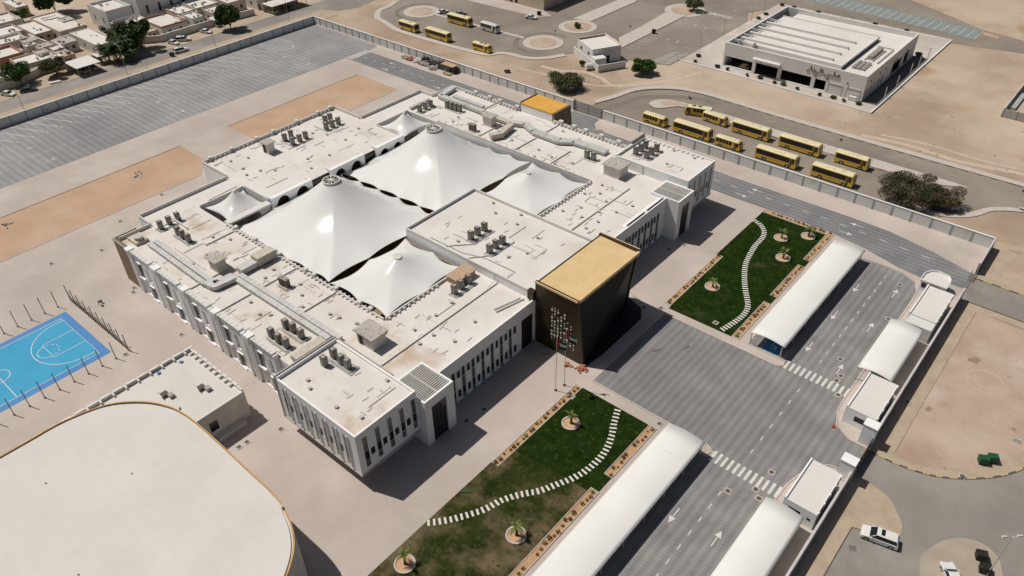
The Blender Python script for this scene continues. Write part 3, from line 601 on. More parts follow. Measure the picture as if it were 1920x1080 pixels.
# --- raised corner blocks on recessed ground floors
for flip in (0, 1):
    ym = (lambda a, b: mir(a, b)) if flip else (lambda a, b: (a, b))
    y0, y1 = ym(39.4, 51.2); fa, fb = y0, y1
    tall = [ym(40.45+2.38*i, 41.35+2.38*i) for i in range(5)]; small = [ym(41.65+2.38*i, 42.45+2.38*i) for i in range(4)]
    hf = [(a, b, 3.8, 10.05) for a, b in tall]+[(a, b, 5.5, 7.0) for a, b in small]
    bl = MB(); bl.box(-82.2, -64.3, y0+.3, y1-.3, 3.0, 10.8, top=False)
    holed(bl, 0, -64.3, -64.0, y0, y1, 3.0, 11.3, hf)
    xs = [(-81.3+2.39*i, -80.4+2.39*i) for i in range(7)]; xm = [(-80.1+2.39*i, -79.35+2.39*i) for i in range(6)]
    hs = [(a, b, 3.6, 9.9) for a, b in xs]+[(a, b, 5.6, 7.1) for a, b in xm]
    if flip: bl.box(-82.2, -64.31, y1-.3, y1, 3.0, 11.3); bl.box(-82.2, -64.31, y0, y0+.3, 3, 11.3)
    else: holed(bl, 1, y0, y0+.3, -82.2, -64.302, 3.0, 11.3, hs); bl.box(-82.2, -64.31, y1-.3, y1, 3, 11.3)
    bl.box(-82.5, -82.2, y0, y1, 3.0, 11.5)
    bo = part('corner_block_wall', bl, 'wall_white', label='overhanging upper corner block')
    part('roof', MB().box(-82.2, -64.3, y0+.3, y1-.3, 10.8, 10.86), 'roof_stain' if not flip else 'roof_white', bo)
    part('soffit_band', MB().box(-82.55, -63.9, y0-.1, y1-.004 if not flip else y1+.1, 2.7, 3.0), 'metal_gray', bo)
    for a, b in tall: window(0, -64.08, a, b, 3.8, 10.05, [(3.8, 'glass_gray'), (5.2, 'glass'), (7.1, 'glass_gray')])
    for a, b in small: window(0, -64.08, a, b, 5.5, 7.0)
    if not flip:
        for a, b in xs: window(1, y0+.08, a, b, 3.6, 9.9, [(3.6, 'glass_gray'), (4.6, 'glass'), (8.3, 'glass_gray')], out=-1)
        for a, b in xm: window(1, y0+.08, a, b, 5.6, 7.1, out=-1)
        fn = MB()
        for a, b in xs: fn.box(b+.02, b+.14, y0-.2, y0-.002, 3.4, 10.2)
        each(fn, 'window_fin', 'wall_white', bo)
        part('edge_trim', MB().box(-82.7, -82.5, y0-.12, y1, 2.8, 11.75).box(-82.5, -69, y1+.002, y1+.2, 9, 11.5), 'metal_gray', bo)
    else: part('roof_screen', MB().box(-82.75, -82.52, y0+6.5, y1+.4, 10.4, 12.1), 'metal_gray', bo)
    fn = MB()
    for a, b in tall: fn.box(-64.002, -63.86, a-.12, a-.02, 3.7, 10.2)
    each(fn, 'window_fin', 'wall_white', bo)
    # ground floor under the overhang
    part('ground_floor_wall', MB().box(-81, -67, y0+2.2, y1-1.0, 0, 2.7), 'wall_beige', bo)
    nb = MB()
    if flip:
        y = y1-.5
        x = -81
        while x < -66: nb.box(x, x+.35, y1-.75, y1-.302, 10.86, 11.2); x += 1.25
        part('parapet_rib', nb, 'wall_white', bo)
# --- stair towers with lattice tops
for flip in (0, 1):
    y0, y1 = (51.2, 57.4) if not flip else mir(51.2, 57.4)
    d0, d1 = (52.5, 55.7) if not flip else mir(52.5, 55.7)
    tw = MB(); holed(tw, 0, -62.7, -62.3, y0, y1, 0, 9.65, [(d0, d1, 0, 7.85)])
    tw.box(-69.2, -62.7, y0, y0+.35, 0, 9.65); tw.box(-69.2, -62.7, y1-.35, y1, 0, 9.65); tw.box(-69.2, -68.85, y0+.35, y1-.35, 0, 9.65)
    to = part('stair_tower_wall', tw, 'wall_white', label='square stair tower with slatted top')
    part('void_floor', MB().box(-68.85, -62.7, y0+.35, y1-.35, 7.4, 7.5), 'hvac', to)
    sl_ = MB(); x = -68.75
    while x < -62.8: sl_.box(x, x+.17, y0+.35, y1-.35, 9.42, 9.56); x += .40
    sl_.box(-68.85, -62.7, (y0+y1)/2-.1, (y0+y1)/2+.1, 9.40, 9.6); part('lattice', sl_, 'frame', to)
    dm = MB().m('door_brown').box(-62.62, -62.56, d0, d1, 0, 7.85); dm.m('glass')
    for k in range(4):
        w_ = (d1-d0)/4
        for z0, z1 in ((.1, 2.6), (2.8, 5.0), (5.2, 7.6)): dm.box(-62.56, -62.54, d0+w_*k+.08, d0+w_*(k+1)-.08, z0, z1)
    part('door', dm, None, to)
# --- white side facade facing the courts: five bays of arches and pilasters
def arch_prof(u0, u1, z0, z1, ua, ub, zs, n=8):
    c, r = (ua+ub)/2, (ub-ua)/2
    return [(u0, z0), (ua, z0), (ua, zs)]+[(c-r*cos(t*pi/n), zs+r*1.25*sin(t*pi/n)) for t in range(1, n)]+[(ub, zs), (ub, z0), (u1, z0), (u1, z1), (u0, z1)]
for i in range(5):
    x0 = -135.6+9.86*i; bay = MB(); xe = x0+8.1
    if i == 4: xe = x0+7.4
    bay.extr(arch_prof(x0+1.7, x0+4.3, 4.3, 9.9, x0+2.2, x0+3.8, 7.0), 1, 43.2, 43.66)
    bay.extr(arch_prof(x0+4.304, xe, 4.3, 9.9, x0+5.0, x0+6.3, 6.9), 1, 43.2, 43.66)
    bay.extr(arch_prof(x0+1.7, x0+4.3, .3, 4.296, x0+2.3, x0+3.6, 2.6), 1, 43.22, 43.66)
    bay.extr(arch_prof(x0+4.304, xe, .3, 4.296, x0+4.9, x0+6.5, 2.5), 1, 43.22, 43.66)
    capb = MB().box(x0+1.6, xe+.1, 42.85, 43.95, 9.9, 10.1)
    for k in range(5): capb.box(x0+2.1+k*1.15, x0+2.18+k*1.15, 42.8, 43.5, 10.1, 10.15)
    bay.box(x0+1.7, xe, 43.1, 43.66, 0, .28)
    bo = part('facade_bay', bay, 'wall_white'); part('bay_cap', capb, 'parapet_white', bo)
    pb = MB()
    for a in ((x0, x0+.45), (x0+.85, x0+1.3), (x0+8.5, x0+8.9) if i < 4 else (x0+7.6, x0+7.9)): pb.box(a[0], a[1], 42.85, 43.66, 0, 9.8)
    pb.box(x0-.1, x0+1.4, 42.6, 43.95, 9.8, 10.3)
    each(pb, 'pilaster', 'wall_white', bo)
    for a, b, z0, z1 in ((x0+2.2, x0+3.8, 4.6, 8.0), (x0+4.9, x0+6.5, .4, 3.5)):
        w = MB().m('glass').box(a+.12, b-.12, 43.26, 43.34, z0+.15, z1-.45).m('wall_white').box(a-.2, b+.2, 42.8, 43.19, z0-.4, z0-.15)
        w.box(a-.1, a+.04, 42.95, 43.19, z0-.15, z1-.2); w.box(a-.1, b+.1, 42.95, 43.19, z1-.1, z1+.05); w.build('window', None, bo)
part('brown_panel_wall', MB().box(-141.1, -136.0, 43.1, 43.66, 0, 10.0).box(-141.25, -141.1, 43.1, 48, 0, 9.9), 'brown_panel', label='dark brown cladding panel at the left rear corner')
part('brown_panel_edge', MB().box(-141.2, -135.9, 42.95, 43.1, 9.6, 10.1), 'metal_gray')
# --- inner courtyard arches of the west wing
for a, b in ((72.1, 82.6), (87.9, 97.7), (101.5, 110.2)):
    m_ = (a+b)/2; mb = MB()
    mb.extr(arch_prof(a, m_, 5.2, 9.7, a+.9, m_-.7, 7.0), 0, -130.4, -129.5); mb.extr(arch_prof(m_+.004, b, 5.2, 9.7, m_+.7, b-.9, 7.0), 0, -130.4, -129.5)
    mb.box(-131.8, -129.5, a, b, 9.7, 9.78) if False else None
    mb.box(-131.6, -130.404, a, a+.3, ZR, 9.7); mb.box(-131.6, -130.404, b-.3, b, ZR, 9.7)
    part('courtyard_arch_panel', mb, 'wall_white')
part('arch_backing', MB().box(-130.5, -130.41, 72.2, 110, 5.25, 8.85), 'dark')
each(MB().box(-130.405, -130.35, 82.7, 87.8, 6.2, 8.6).box(-130.405, -130.35, 97.8, 101.4, 6.2, 8.6), 'courtyard_glazing', 'glass', B)
# --- stair penthouses on the roof
for (x0, x1, y0, y1, side) in ((-118.8, -115.6, 50.1, 52.6, 1), (-150.4, -147.7, 84.1, 86.5, 0), (-119.5, -116.3, 127, 129.5, 2), (-82.2, -77.6, 125.4, 129.4, 2), (-81.6, -77.2, 54.2, 57.6, 0)):
    zt = 11.5
    b_ = MB(); b_.box(x0+.25, x1-.25, y0+.25, y1-.25, ZR, zt); po = part('stair_penthouse_wall', b_, 'wall_beige')
    part('roof_slab', MB().box(x0-.15, x1+.15, y0-.15, y1+.15, zt, zt+.18), 'slab_stone', po)
    if side == 0: part('door', MB().box(x0+.9, x0+1.7, y0+.18, y0+.25, ZR+.1, ZR+2.1).box(x0+.8, x0+.9, y0+.15, y0+.25, ZR, ZR+2.2), 'dark', po)
# --- gold entrance portal: raking side walls, twisted dark front
gp = MB()
pro = lambda xb, xt: [(-65.3, 0), (xb, 0), (xt, 13.6), (-65.3, 13.6)]
gp.m('bronze')
L0, L1 = [(x, 81.2, z) for x, z in pro(-54.4, -56.2)], [(x, 81.6, z) for x, z in pro(-54.4, -56.2)]
gp.add(L0+L1, [(0, 1, 2, 3), (7, 6, 5, 4), (1, 5, 6, 2), (3, 2, 6, 7), (4, 0, 3, 7), (0, 4, 5, 1)])
R0, R1 = [(x, 100.0, z) for x, z in pro(-58.1, -56.6)], [(x, 100.4, z) for x, z in pro(-58.1, -56.6)]
gp.add(R0+R1, [(0, 1, 2, 3), (7, 6, 5, 4), (1, 5, 6, 2), (3, 2, 6, 7), (4, 0, 3, 7), (0, 4, 5, 1)])
gp.box(-65.3, -64.9, 81.6, 100.0, 9.7, 13.2); gp.box(-66.6, -65.3, 80.6, 81.5, 9.4, 11.4)
po = part('entrance_portal_wall', gp, None, label='dark bronze raking side walls of the entrance portal')
part('gold_roof', MB().extr([(-64.9, 12.95), (-56.9, 12.75), (-56.9, 13.05), (-64.9, 13.25)], 1, 81.6, 100.0), 'gold', po)
gb = MB(); gb.box(-56.75, -56.25, 81.604, 99.996, 12.75, 13.4); part('front_edge_beam', gb, 'gold', po)
gt = MB().box(-65.3, -56.2, 81.0, 81.2, 13.3, 13.66).box(-65.3, -56.6, 100.4, 100.6, 13.3, 13.66); part('roof_edge_trim', gt, 'gold', po)
fr = MB()
fr.add([(-54.75, 81.6, 0), (-58.35, 100, 0), (-56.95, 100, 12.74), (-56.6, 81.6, 12.74), (-58, 81.6, 0), (-60, 100, 0), (-60, 100, 12.74), (-60, 81.6, 12.74)], [(0, 1, 2, 3), (1, 5, 6, 2), (0, 3, 7, 4)]); part('front_glazing', fr, 'dark', po)
# pattern of small square openings drawn as pale squares on the near side wall
dots = MB()
rnd = random.Random(3)
cols = [(-61.5, 2.4, 9.8), (-60.9, 3.0, 10.2), (-60.2, 3.9, 9.9), (-59.5, 3.6, 8.9), (-58.8, 3.0, 9.2), (-58.1, 2.6, 8.1), (-57.4, 2.9, 7.4), (-56.7, 2.4, 4.3)]
for ci, (x, za, zb) in enumerate(cols):
    z = za
    while z < zb:
        s_ = rnd.choice([.09, .13, .2, .28, .34]); 
        if rnd.random() < .86: dots.box(x-s_/2, x+s_/2, 81.15, 81.2, z, z+s_*1.15)
        z += .32+s_*1.3
part('wall_opening_pattern', dots, 'stone_white', po)
d2 = MB()
for k in range(34):
    t, z = rnd.uniform(.45, .97), rnd.uniform(6.5, 11.5); y = 81.6+18.4*t; x = -55.55+(-3.3)*t*(1-z/12.4)-1.9*z/12.4
    d2.box(x-.15, x+.08, y-.1, y+.1, z, z+.16)
part('front_opening_pattern', d2, 'glass_gray', po)
st = MB()
for k, (xx, z) in enumerate(((-53.6, .15), (-53.9, .3), (-54.2, .45))): st.prism([(-60, 81.7), (xx-.4, 81.7), (xx, 86), (xx, 92), (xx-.1, 98.6), (xx-1.6, 101), (-60, 102.3)], z-.15 if k else .0, z)
part('entrance_step', st, 'dark', po)
rl = MB()
for (x, y) in ((-53.6, 99.6), (-54.4, 100.7), (-56, 101.6), (-57.8, 102)): rl.cyl(x, y, .3, 1.4, .03, 6)
rl.tube([(-53.6, 99.6, 1.4), (-54.4, 100.7, 1.4), (-56, 101.6, 1.4), (-57.8, 102, 1.4)], .035)
part('handrail', rl, 'metal_gray', po)
# --- rear gold-roofed hall
rb = MB().m('wall_white').box(-117, -106.9, 139.25, 146, 0, 10.9).m('brown_panel')
rb.add([(-106.9, 139.25, 0), (-105.3, 139.25, 0), (-106.3, 139.25, 11.2), (-106.9, 139.25, 11.2), (-106.9, 146.1, 0), (-105.3, 146.1, 0), (-106.3, 146.1, 11.2), (-106.9, 146.1, 11.2)], [(0, 1, 2, 3), (7, 6, 5, 4), (1, 5, 6, 2), (3, 2, 6, 7)])
rb.box(-117.2, -117, 139.25, 146.1, 0, 11.5)
ro = part('rear_hall_wall', rb, None, label='tall rear hall with an orange gold roof')
part('gold_roof', MB().box(-117, -106.9, 139.2, 146, 10.9, 11.25), 'gold_orange', ro)
dt = MB()
for k in range(26): y, z = rnd.uniform(141.5, 145), rnd.uniform(2, 8); dt.box(-105.9+.11*(1-z/11)*5-.55, -105.25-.09*z, y, y+.22, z, z+.25)
part('wall_opening_pattern', dt, 'stone_white', ro)
# front edge cornice with long troughs near the right stair tower and odd roof bars
tr = MB().m('wall_white').box(-66.9, -65.62, 110.4, 124.6, 9.0, 9.3).box(-66.0, -65.75, 110.6, 117.2, 9.3, 10.0).box(-66.0, -65.75, 117.9, 124.2, 9.3, 10.0).m('dark').box(-65.748, -65.70, 111, 116.8, 9.4, 9.8).box(-65.748, -65.70, 118.3, 123.9, 9.4, 9.8)
part('sign_trough', tr, None)
po2 = MB()
for (x, y0, y1) in ((-66.6, 84.6, 87.4), (-66.6, 88.4, 91.2)): po2.box(x-.25, x+.25, y0, y1, 10.26, 10.9)
each(po2, 'roof_upstand', 'wall_white', B)

# ================================================================ TENSILE TENTS over the courtyards
def tent(name, x0, x1, y0, y1, cx, cy, ztop, zed, nx, ny, rtop, label, sag=.85, hub=False, pw=1.75, dz=None):
    e = empty(name, (cx, cy, 0), label, 'tent canopy', 'white tensile tents over the courtyards')
    bd = []
    def side(p, q, n, inx, iny):
        for k in range(n):
            for j in range(8):
                t = (k+j/8)/n; s = sin(pi*j/8)*sag
                bd.append((p[0]+(q[0]-p[0])*t, p[1]+(q[1]-p[1])*t, sin(pi*j/8), inx*s, iny*s))
    side((x0, y0), (x1, y0), nx, 0, 1); side((x1, y0), (x1, y1), ny, -1, 0); side((x1, y1), (x0, y1), nx, 0, -1); side((x0, y1), (x0, y0), ny, 1, 0)
    n = len(bd); m = 30; mb = MB(); rmx, rmy = (x1-x0)/2, (y1-y0)/2; rm = (rmx+rmy)/2
    for j in range(m+1):
        t = (j/m)
        for (bx, by, s, ox, oy) in bd:
            a = atan2(by-cy, bx-cx); tx, ty = cx+rtop*cos(a), cy+rtop*sin(a)
            k5 = t**7; w5 = t**2.4; ed_ = (1.5*(x1-bx)/(x1-x0)*t) if hub else 0
            z = zed-ed_-.25*s*k5+(ztop-zed)*((1-t)**pw*.72+(1-t)*.28)
            ra = rtop+(rm-rtop)*t
            px, py = cx+ra*cos(a)*(rmx/rm), cy+ra*sin(a)*(rmy/rm)
            mb.v.append((px*(1-w5)+(tx+(bx-tx)*t+ox*k5)*w5, py*(1-w5)+(ty+(by-ty)*t+oy*k5)*w5, z))
    for j in range(m):
        for i in range(n): k = (i+1) % n; mb.f.append([j*n+i, (j+1)*n+i, (j+1)*n+k, j*n+k]); mb.mi.append(0)
    mb.build('membrane', 'fabric', e, smooth=True)
    cbm = MB(); cbm.tube([(b[0]+b[3], b[1]+b[4], zed-.25*b[2]-((1.5*(x1-b[0])/(x1-x0)) if hub else 0)) for b in bd+bd[:1]], .07, 5); cbm.build('edge_cable', 'frame', e)
    mp = MB().cyl(cx, cy, 0, ztop-.3, .25, 8)
    mp.build('mast', 'frame', e)
    if hub:
        h = MB(); ring = [(cx+rtop*cos(2*pi*i/28), cy+rtop*sin(2*pi*i/28), ztop+.12) for i in range(29)]; h.tube(ring, .2, 6)
        for i in range(10): a = 2*pi*i/10; h.tube([(cx+.35*cos(a), cy+.35*sin(a), ztop+.2), (cx+rtop*cos(a), cy+rtop*sin(a), ztop+.12)], .11, 5)
        h.cyl(cx, cy, ztop, ztop+.32, .38, 12); h.build('hub_wheel', 'stone_white', e); MB().cyl(cx, cy, ztop-.7, ztop-.55, rtop, 20).build('hub_void', 'hvac', e)
    else: MB().cyl(cx, cy, ztop-.05, ztop+.22, rtop+.03, 16, rtop*.85).build('cap', 'stone_white', e)
tent('tent_canopy', -130.2, -98.3, 61.9, 91.08, -116.1, 78.5, 16.1, 8.75, 5, 3, 1.7, 'large white tent with a spoked wheel at its peak, nearer the camera', hub=True)
tent('tent_canopy', -130.2, -98.3, 91.12, 120.3, -116.4, 107.9, 16.1, 8.75, 5, 3, 1.7, 'large white tent with a spoked wheel at its peak, farther from the camera', hub=True)
tent('tent_canopy', -97.8, -82.6, 61.9, 80.7, -91.0, 72.8, 11.5, 8.75, 2, 2, .8, 'small white tent with a capped peak between the near courtyard roofs')
tent('tent_canopy', -97.8, -82.6, 101.5, 120.3, -92.2, 112.1, 11.5, 8.75, 2, 2, .55, 'small white tent behind the central roof on the right')
tent('tent_canopy', -139.0, -130.2, 61.9, 71.3, -135.0, 67.1, 11.8, 8.75, 1, 1, .35, 'little pointed white tent at the left end of the near courtyard')
tent('tent_canopy', -139.0, -130.2, 110.9, 120.3, -134.8, 115.5, 11.8, 8.75, 1, 1, .35, 'little pointed white tent at the far end of the courtyard')
# ================================================================ ROOFTOP EQUIPMENT (things standing on the roofs)
def make_cond(nm, body, label):
    e = empty(nm, (0, 0, -50), label, 'condenser')
    b_ = MB().box(-.5, .5, -.42, .42, .15, 1.75).box(-.55, .55, -.47, .47, 1.75, 1.85); b_.box(-.45, -.35, -.4, .4, 0, .15); b_.box(.35, .45, -.4, .4, 0, .15)
    b_.build('casing', body, e)
    f = MB().cyl(0, 0, 1.852, 1.95, .34, 14); f.build('fan_guard', 'hvac_light', e)
    s_ = MB()
    for k in range(6): s_.box(.5, .53, -.36+k*.13, -.29+k*.13, .3, 1.65); s_.box(-.42+k*.15, -.35+k*.15, -.45, -.42, .3, 1.65)
    s_.build('louvre', 'metal_gray' if body == 'hvac' else 'hvac', e)
    return e
cond = Spawn(make_cond('condenser_unit', 'hvac', 'x')); cond2 = Spawn(make_cond('condenser_unit', 'hvac_light', 'x'))
CG = [(9.0, [(-93.3, 46.1), (-91.2, 46.0), (-89.3, 46.1)], 'dark condenser, front row, left wing roof nearest the corner block', 0),
 (9.0, [(-93.3, 49.0), (-91.6, 49.2), (-89.3, 49.1)], 'dark condenser, rear row, left wing roof nearest the corner block', 0),
 (10.86, [(-79.2, 46.3)], 'single dark condenser on its own pad on the near corner block roof', 0), (10.86, [(-79.5, 48.4), (-77.4, 48.2), (-75.9, 48.2)], 'dark condenser in the close row on the near corner block roof', 0),
 (9.0, [(-138.3, 51.6), (-138.5, 53.6), (-138.5, 55.5)], 'dark condenser in the spaced row at the left rear roof edge', 0), (9.0, [(-133.6, 52.7), (-131.8, 52.6), (-129.6, 52.6)], 'dark condenser in the tight row beside the left roof duct', 0),
 (9.0, [(-103.9, 56.0), (-102.7, 56.1)], 'pale condenser of the lone pair on the left wing roof', 1),
 (10.26, [(-85.9, 87.0), (-85.9, 88.9), (-85.9, 90.9)], 'condenser in the rear row of three on the central roof', 0), (10.26, [(-80.1, 85.9), (-80.2, 87.8), (-80.1, 89.6)], 'condenser in the front row of three on the central roof', 0),
 (9.0, [(-77.8, 73.9), (-77.9, 75.6), (-77.9, 77.7)], 'condenser beside the stacked plant at the central roof wall', 0),
 (9.0, [(-150.7, 91.0), (-151.1, 93.1), (-147.5, 90.9), (-147.5, 93.0), (-147.7, 94.9)], 'dark condenser on the rear wing roof beside the stair box', 0),
 (9.0, [(-151.0, 103.5), (-151.0, 105.1), (-147.6, 101.1), (-147.6, 103.0), (-147.6, 104.9)], 'dark condenser at the far end of the rear wing roof', 0),
 (9.0, [(-136.9, 122.7), (-136.9, 124.7), (-136.8, 126.5)], 'dark condenser behind the little far tent', 0), (9.0, [(-133.0, 128.8), (-131.6, 128.9), (-130.2, 129.0), (-129.0, 129.2)], 'condenser shaded by the far roof duct', 0),
 (9.0, [(-119.5, 123.3), (-118.7, 123.4)], 'pale condenser in the pair in front of the far stair box', 1), (9.0, [(-89.1, 129.4), (-87.4, 129.6)], 'condenser in the pair near the far corner block wall', 0),
 (10.86, [(-79.6, 134.8), (-79.5, 136.8), (-79.5, 138.7)], 'dark condenser in the rear row on the far corner block roof', 0), (10.86, [(-76.7, 134.8), (-76.7, 136.9), (-76.7, 138.9)], 'dark condenser in the front row on the far corner block roof', 0)]
for z, pts, lb, pale in CG:
    g_ = lb.replace('condenser', 'condensers', 1)
    for k, (x, y) in enumerate(pts):
        w = lb if len(pts) == 1 else (('left', 'right') if len(pts) == 2 else ('left', 'middle', 'right') if len(pts) == 3 else ('first', 'second', 'third', 'fourth', 'fifth'))[k]+' '+lb
        (cond2 if pale else cond)((x, y, z), random.uniform(-.04, .04), w, g_)
    if len(pts) > 1:
        xs = [p[0] for p in pts]; ys = [p[1] for p in pts]; r_ = MB()
        for dx in (-.62, .62):
            if max(ys)-min(ys) > 1.2 and max(xs)-min(xs) < 1: r_.box(xs[0]+dx-.06, xs[0]+dx+.06, min(ys)-1, max(ys)+1, z, z+.16)
            else: r_.box(min(xs)-1, max(xs)+1, ys[0]+dx-.06, ys[0]+dx+.06, z, z+.16)
        # refrigerant pipes leading away from the cluster
        px, py = max(xs)+.9, min(ys)-.6
        for q in range(3): r_.tube([(min(xs)-.5, py-q*.16, z+.18), (px+q*.16, py-q*.16, z+.18), (px+q*.16, max(ys)+1.0, z+.18)], .05, 5)
        tag(r_.build('pipe_rack', 'duct'), 'pipe rack under the '+g_.replace('dark ', '').replace('pale ', ''), 'pipe rack', 'pipe racks beneath the roof condensers')
def duct(pts, w, h, z, mt, label, name='roof_duct', joint=1.25):
    mb = MB(); n = len(pts)
    for i in range(n-1):
        (x0, y0), (x1, y1) = pts[i], pts[i+1]; L = hypot(x1-x0, y1-y0); a = atan2(y1-y0, x1-x0)
        mb.rbox((x0+x1)/2, (y0+y1)/2, L+(w if i < n-2 else 0)*0+.0, w, z+.35, z+.35+h, a)
        if i: mb.cyl(x0, y0, z+.353, z+.347+h, w/2, 14)
        k = 0.6
        while k < L: mb.rbox(x0+cos(a)*k, y0+sin(a)*k, .07, w+.08, z+.33, z+.375+h, a); k += joint
        k = .5
        while k < L:
            for s in (-1, 1): mb.rbox(x0+cos(a)*k-sin(a)*s*w*.4, y0+sin(a)*k+cos(a)*s*w*.4, .12, .12, z, z+.35, a)
            k += 2.6
    return tag(mb.build(name, mt), label, 'duct', 'insulated ducts on the school roof')
duct([(-134.4, 47.0), (-114.4, 46.7)], .95, .5, 9, 'duct', 'outer strip of the double panelled duct along the rear left roof'); duct([(-134.2, 48.15), (-114.2, 47.9)], .95, .5, 9, 'duct', 'inner strip of the double panelled duct along the rear left roof')
duct([(-114.3, 47.4), (-112.3, 47.6), (-111.9, 51.2)], 2.1, .75, 9, 'duct', 'bulky bend where the left roof duct turns toward the courtyard')
duct([(-112.6, 52.8), (-112.6, 56.2)], 1.9, 1.0, 9, 'duct', 'pale metal trunk duct between the stair box and the wrapped duct'); duct([(-112.6, 56.3), (-112.6, 60.3)], 2.3, 1.7, 9, 'duct_wrap', 'thick cream wrapped duct ending at the courtyard parapet', joint=.8)
duct([(-111.6, 51.2), (-85.0, 51.5)], 1.0, .5, 9, 'duct', 'outer strip of the long duct crossing the near half of the left wing'); duct([(-111.6, 52.35), (-83.6, 52.7)], 1.0, .5, 9, 'duct', 'inner strip of the long duct crossing the near half of the left wing')
duct([(-85.3, 50.6), (-85.3, 44.6)], 1.7, .9, 9, 'duct_wrap', 'short stained duct running along the near corner block wall')
duct([(-139.6, 138.3), (-138.6, 131.9), (-123, 131.8)], 1.5, .7, 9, 'duct', 'duct with an elbow at the far left end of the far wing')
duct([(-122.8, 131.4), (-113.8, 131.3)], 1.6, .6, 9, 'duct_wrap', 'straight cream duct behind the far stair box'); duct([(-113.6, 131.6), (-110.2, 133.0), (-106.5, 131.4)], 1.8, .7, 9, 'duct', 'kinked duct in front of the rear gold-roofed hall')
duct([(-106.3, 131.3), (-98.4, 131.2), (-95.6, 133.2), (-86.6, 133.6)], 2.2, .6, 9, 'duct', 'wide ribbed duct bending toward the far corner block', joint=.8)
duct([(-112.4, 122.3), (-111.2, 124.6), (-112.3, 130)], 1.6, 1.2, 9, 'duct_wrap', 'lumpy wrapped duct standing at the far courtyard edge', joint=.8)
duct([(-139.8, 122.0), (-139.9, 129)], .9, .4, 9, 'duct', 'narrow duct beside the little far tent'); duct([(-136, 134.4), (-125.4, 134.2)], 1.2, .45, 9, 'duct', 'low duct at the far left roof edge with clutter around it')
tag(MB().box(-139.6, -136.2, 45.2, 47.8, 9, 9.7).cyl(-137.2, 46.4, 9.7, 10.4, .8, 12).build('water_tank', 'duct_wrap'), 'squat cream tank behind the brown cladding at the left rear roof corner', 'tank')
tag(MB().box(-81.3, -78.6, 75.6, 80.2, 9.0, 10.3).box(-81.5, -78.4, 75.4, 80.4, 10.3, 10.45).build('plant_platform', 'timber'), 'timber-coloured stacked plant platform against the central roof wall', 'platform')
for i, (x0, y0, x1, y1, z, lb) in enumerate([(-81, 55.9, -76.5, 55.9, 9.0, 'x'), (-106, 62, -84, 62, 9.0, 'x')]): pass
def pipe(pts, r, lb, mt='duct'): tag(MB().tube(pts, r, 6).build('roof_pipe', mt), lb, 'pipe', 'thin pipes on the school roof')
pipe([(-92.5, 82.4, 10.45), (-84, 82.6, 10.45), (-79.5, 84.0, 10.45), (-72.5, 84.2, 10.45), (-72.5, 81.6, 10.45)], .07, 'dark zigzag pipe along the near edge of the central roof')
pipe([(-88, 82.2, 10.4), (-84.2, 86.2, 10.4), (-84.2, 92, 10.4)], .09, 'pipe bending along the rear condensers of the central roof'); pipe([(-82, 82, 10.4), (-78.8, 86, 10.4), (-78.8, 91.5, 10.4), (-80.2, 92.2, 10.4)], .09, 'pipe bending along the front condensers of the central roof')
pipe([(-74.0, 77.9, 9.2), (-74.6, 81.0, 9.4), (-74.6, 81.0, 10.8)], .08, 'pipe climbing the central roof wall from the near roof kerb'); pipe([(-68.6, 74.6, 9.2), (-67.2, 80.4, 9.2)], .12, 'first of two long loose rods on the near front roof'); pipe([(-69.3, 74.8, 9.2), (-67.9, 80.2, 9.2)], .1, 'second of two long loose rods on the near front roof')
pipe([(-76.4, 129.6, 9.1), (-75.2, 130.9, 9.3), (-75.2, 130.95, 11.0)], .08, 'pipe up the far corner block wall'); pipe([(-130, 49.6, 9.15), (-118.9, 49.4, 9.15)], .07, 'pipe parallel to the left roof duct'); pipe([(-127, 49.8, 9.15), (-127, 53.6, 9.15), (-125, 56, 9.15)], .07, 'short cranked pipe by the left condensers')
pipe([(-139, 62, 9.1), (-140.6, 64, 9.1), (-141, 71, 9.1)], .07, 'pipe on the narrow roof left of the little near tent'); pipe([(-78, 48.9, 11.0), (-74.6, 49.4, 11.0), (-74.3, 47.3, 11.0)], .08, 'pipe looping round the condensers on the near corner block'); pipe([(-154, 86.8, 9.1), (-149.5, 89.5, 9.1), (-146.4, 88.8, 9.1), (-146.2, 96, 9.1)], .07, 'pipe winding past the first rear condenser cluster')
vent = empty('roof_vent', (0, 0, -50), 'x', 'roof vent'); MB().box(-.2, .2, -.2, .2, 0, .25).build('base', 'sleeper', vent); MB().box(-.27, .27, -.27, .27, .27, .34).build('cap', 'sleeper', vent); vent = Spawn(vent)
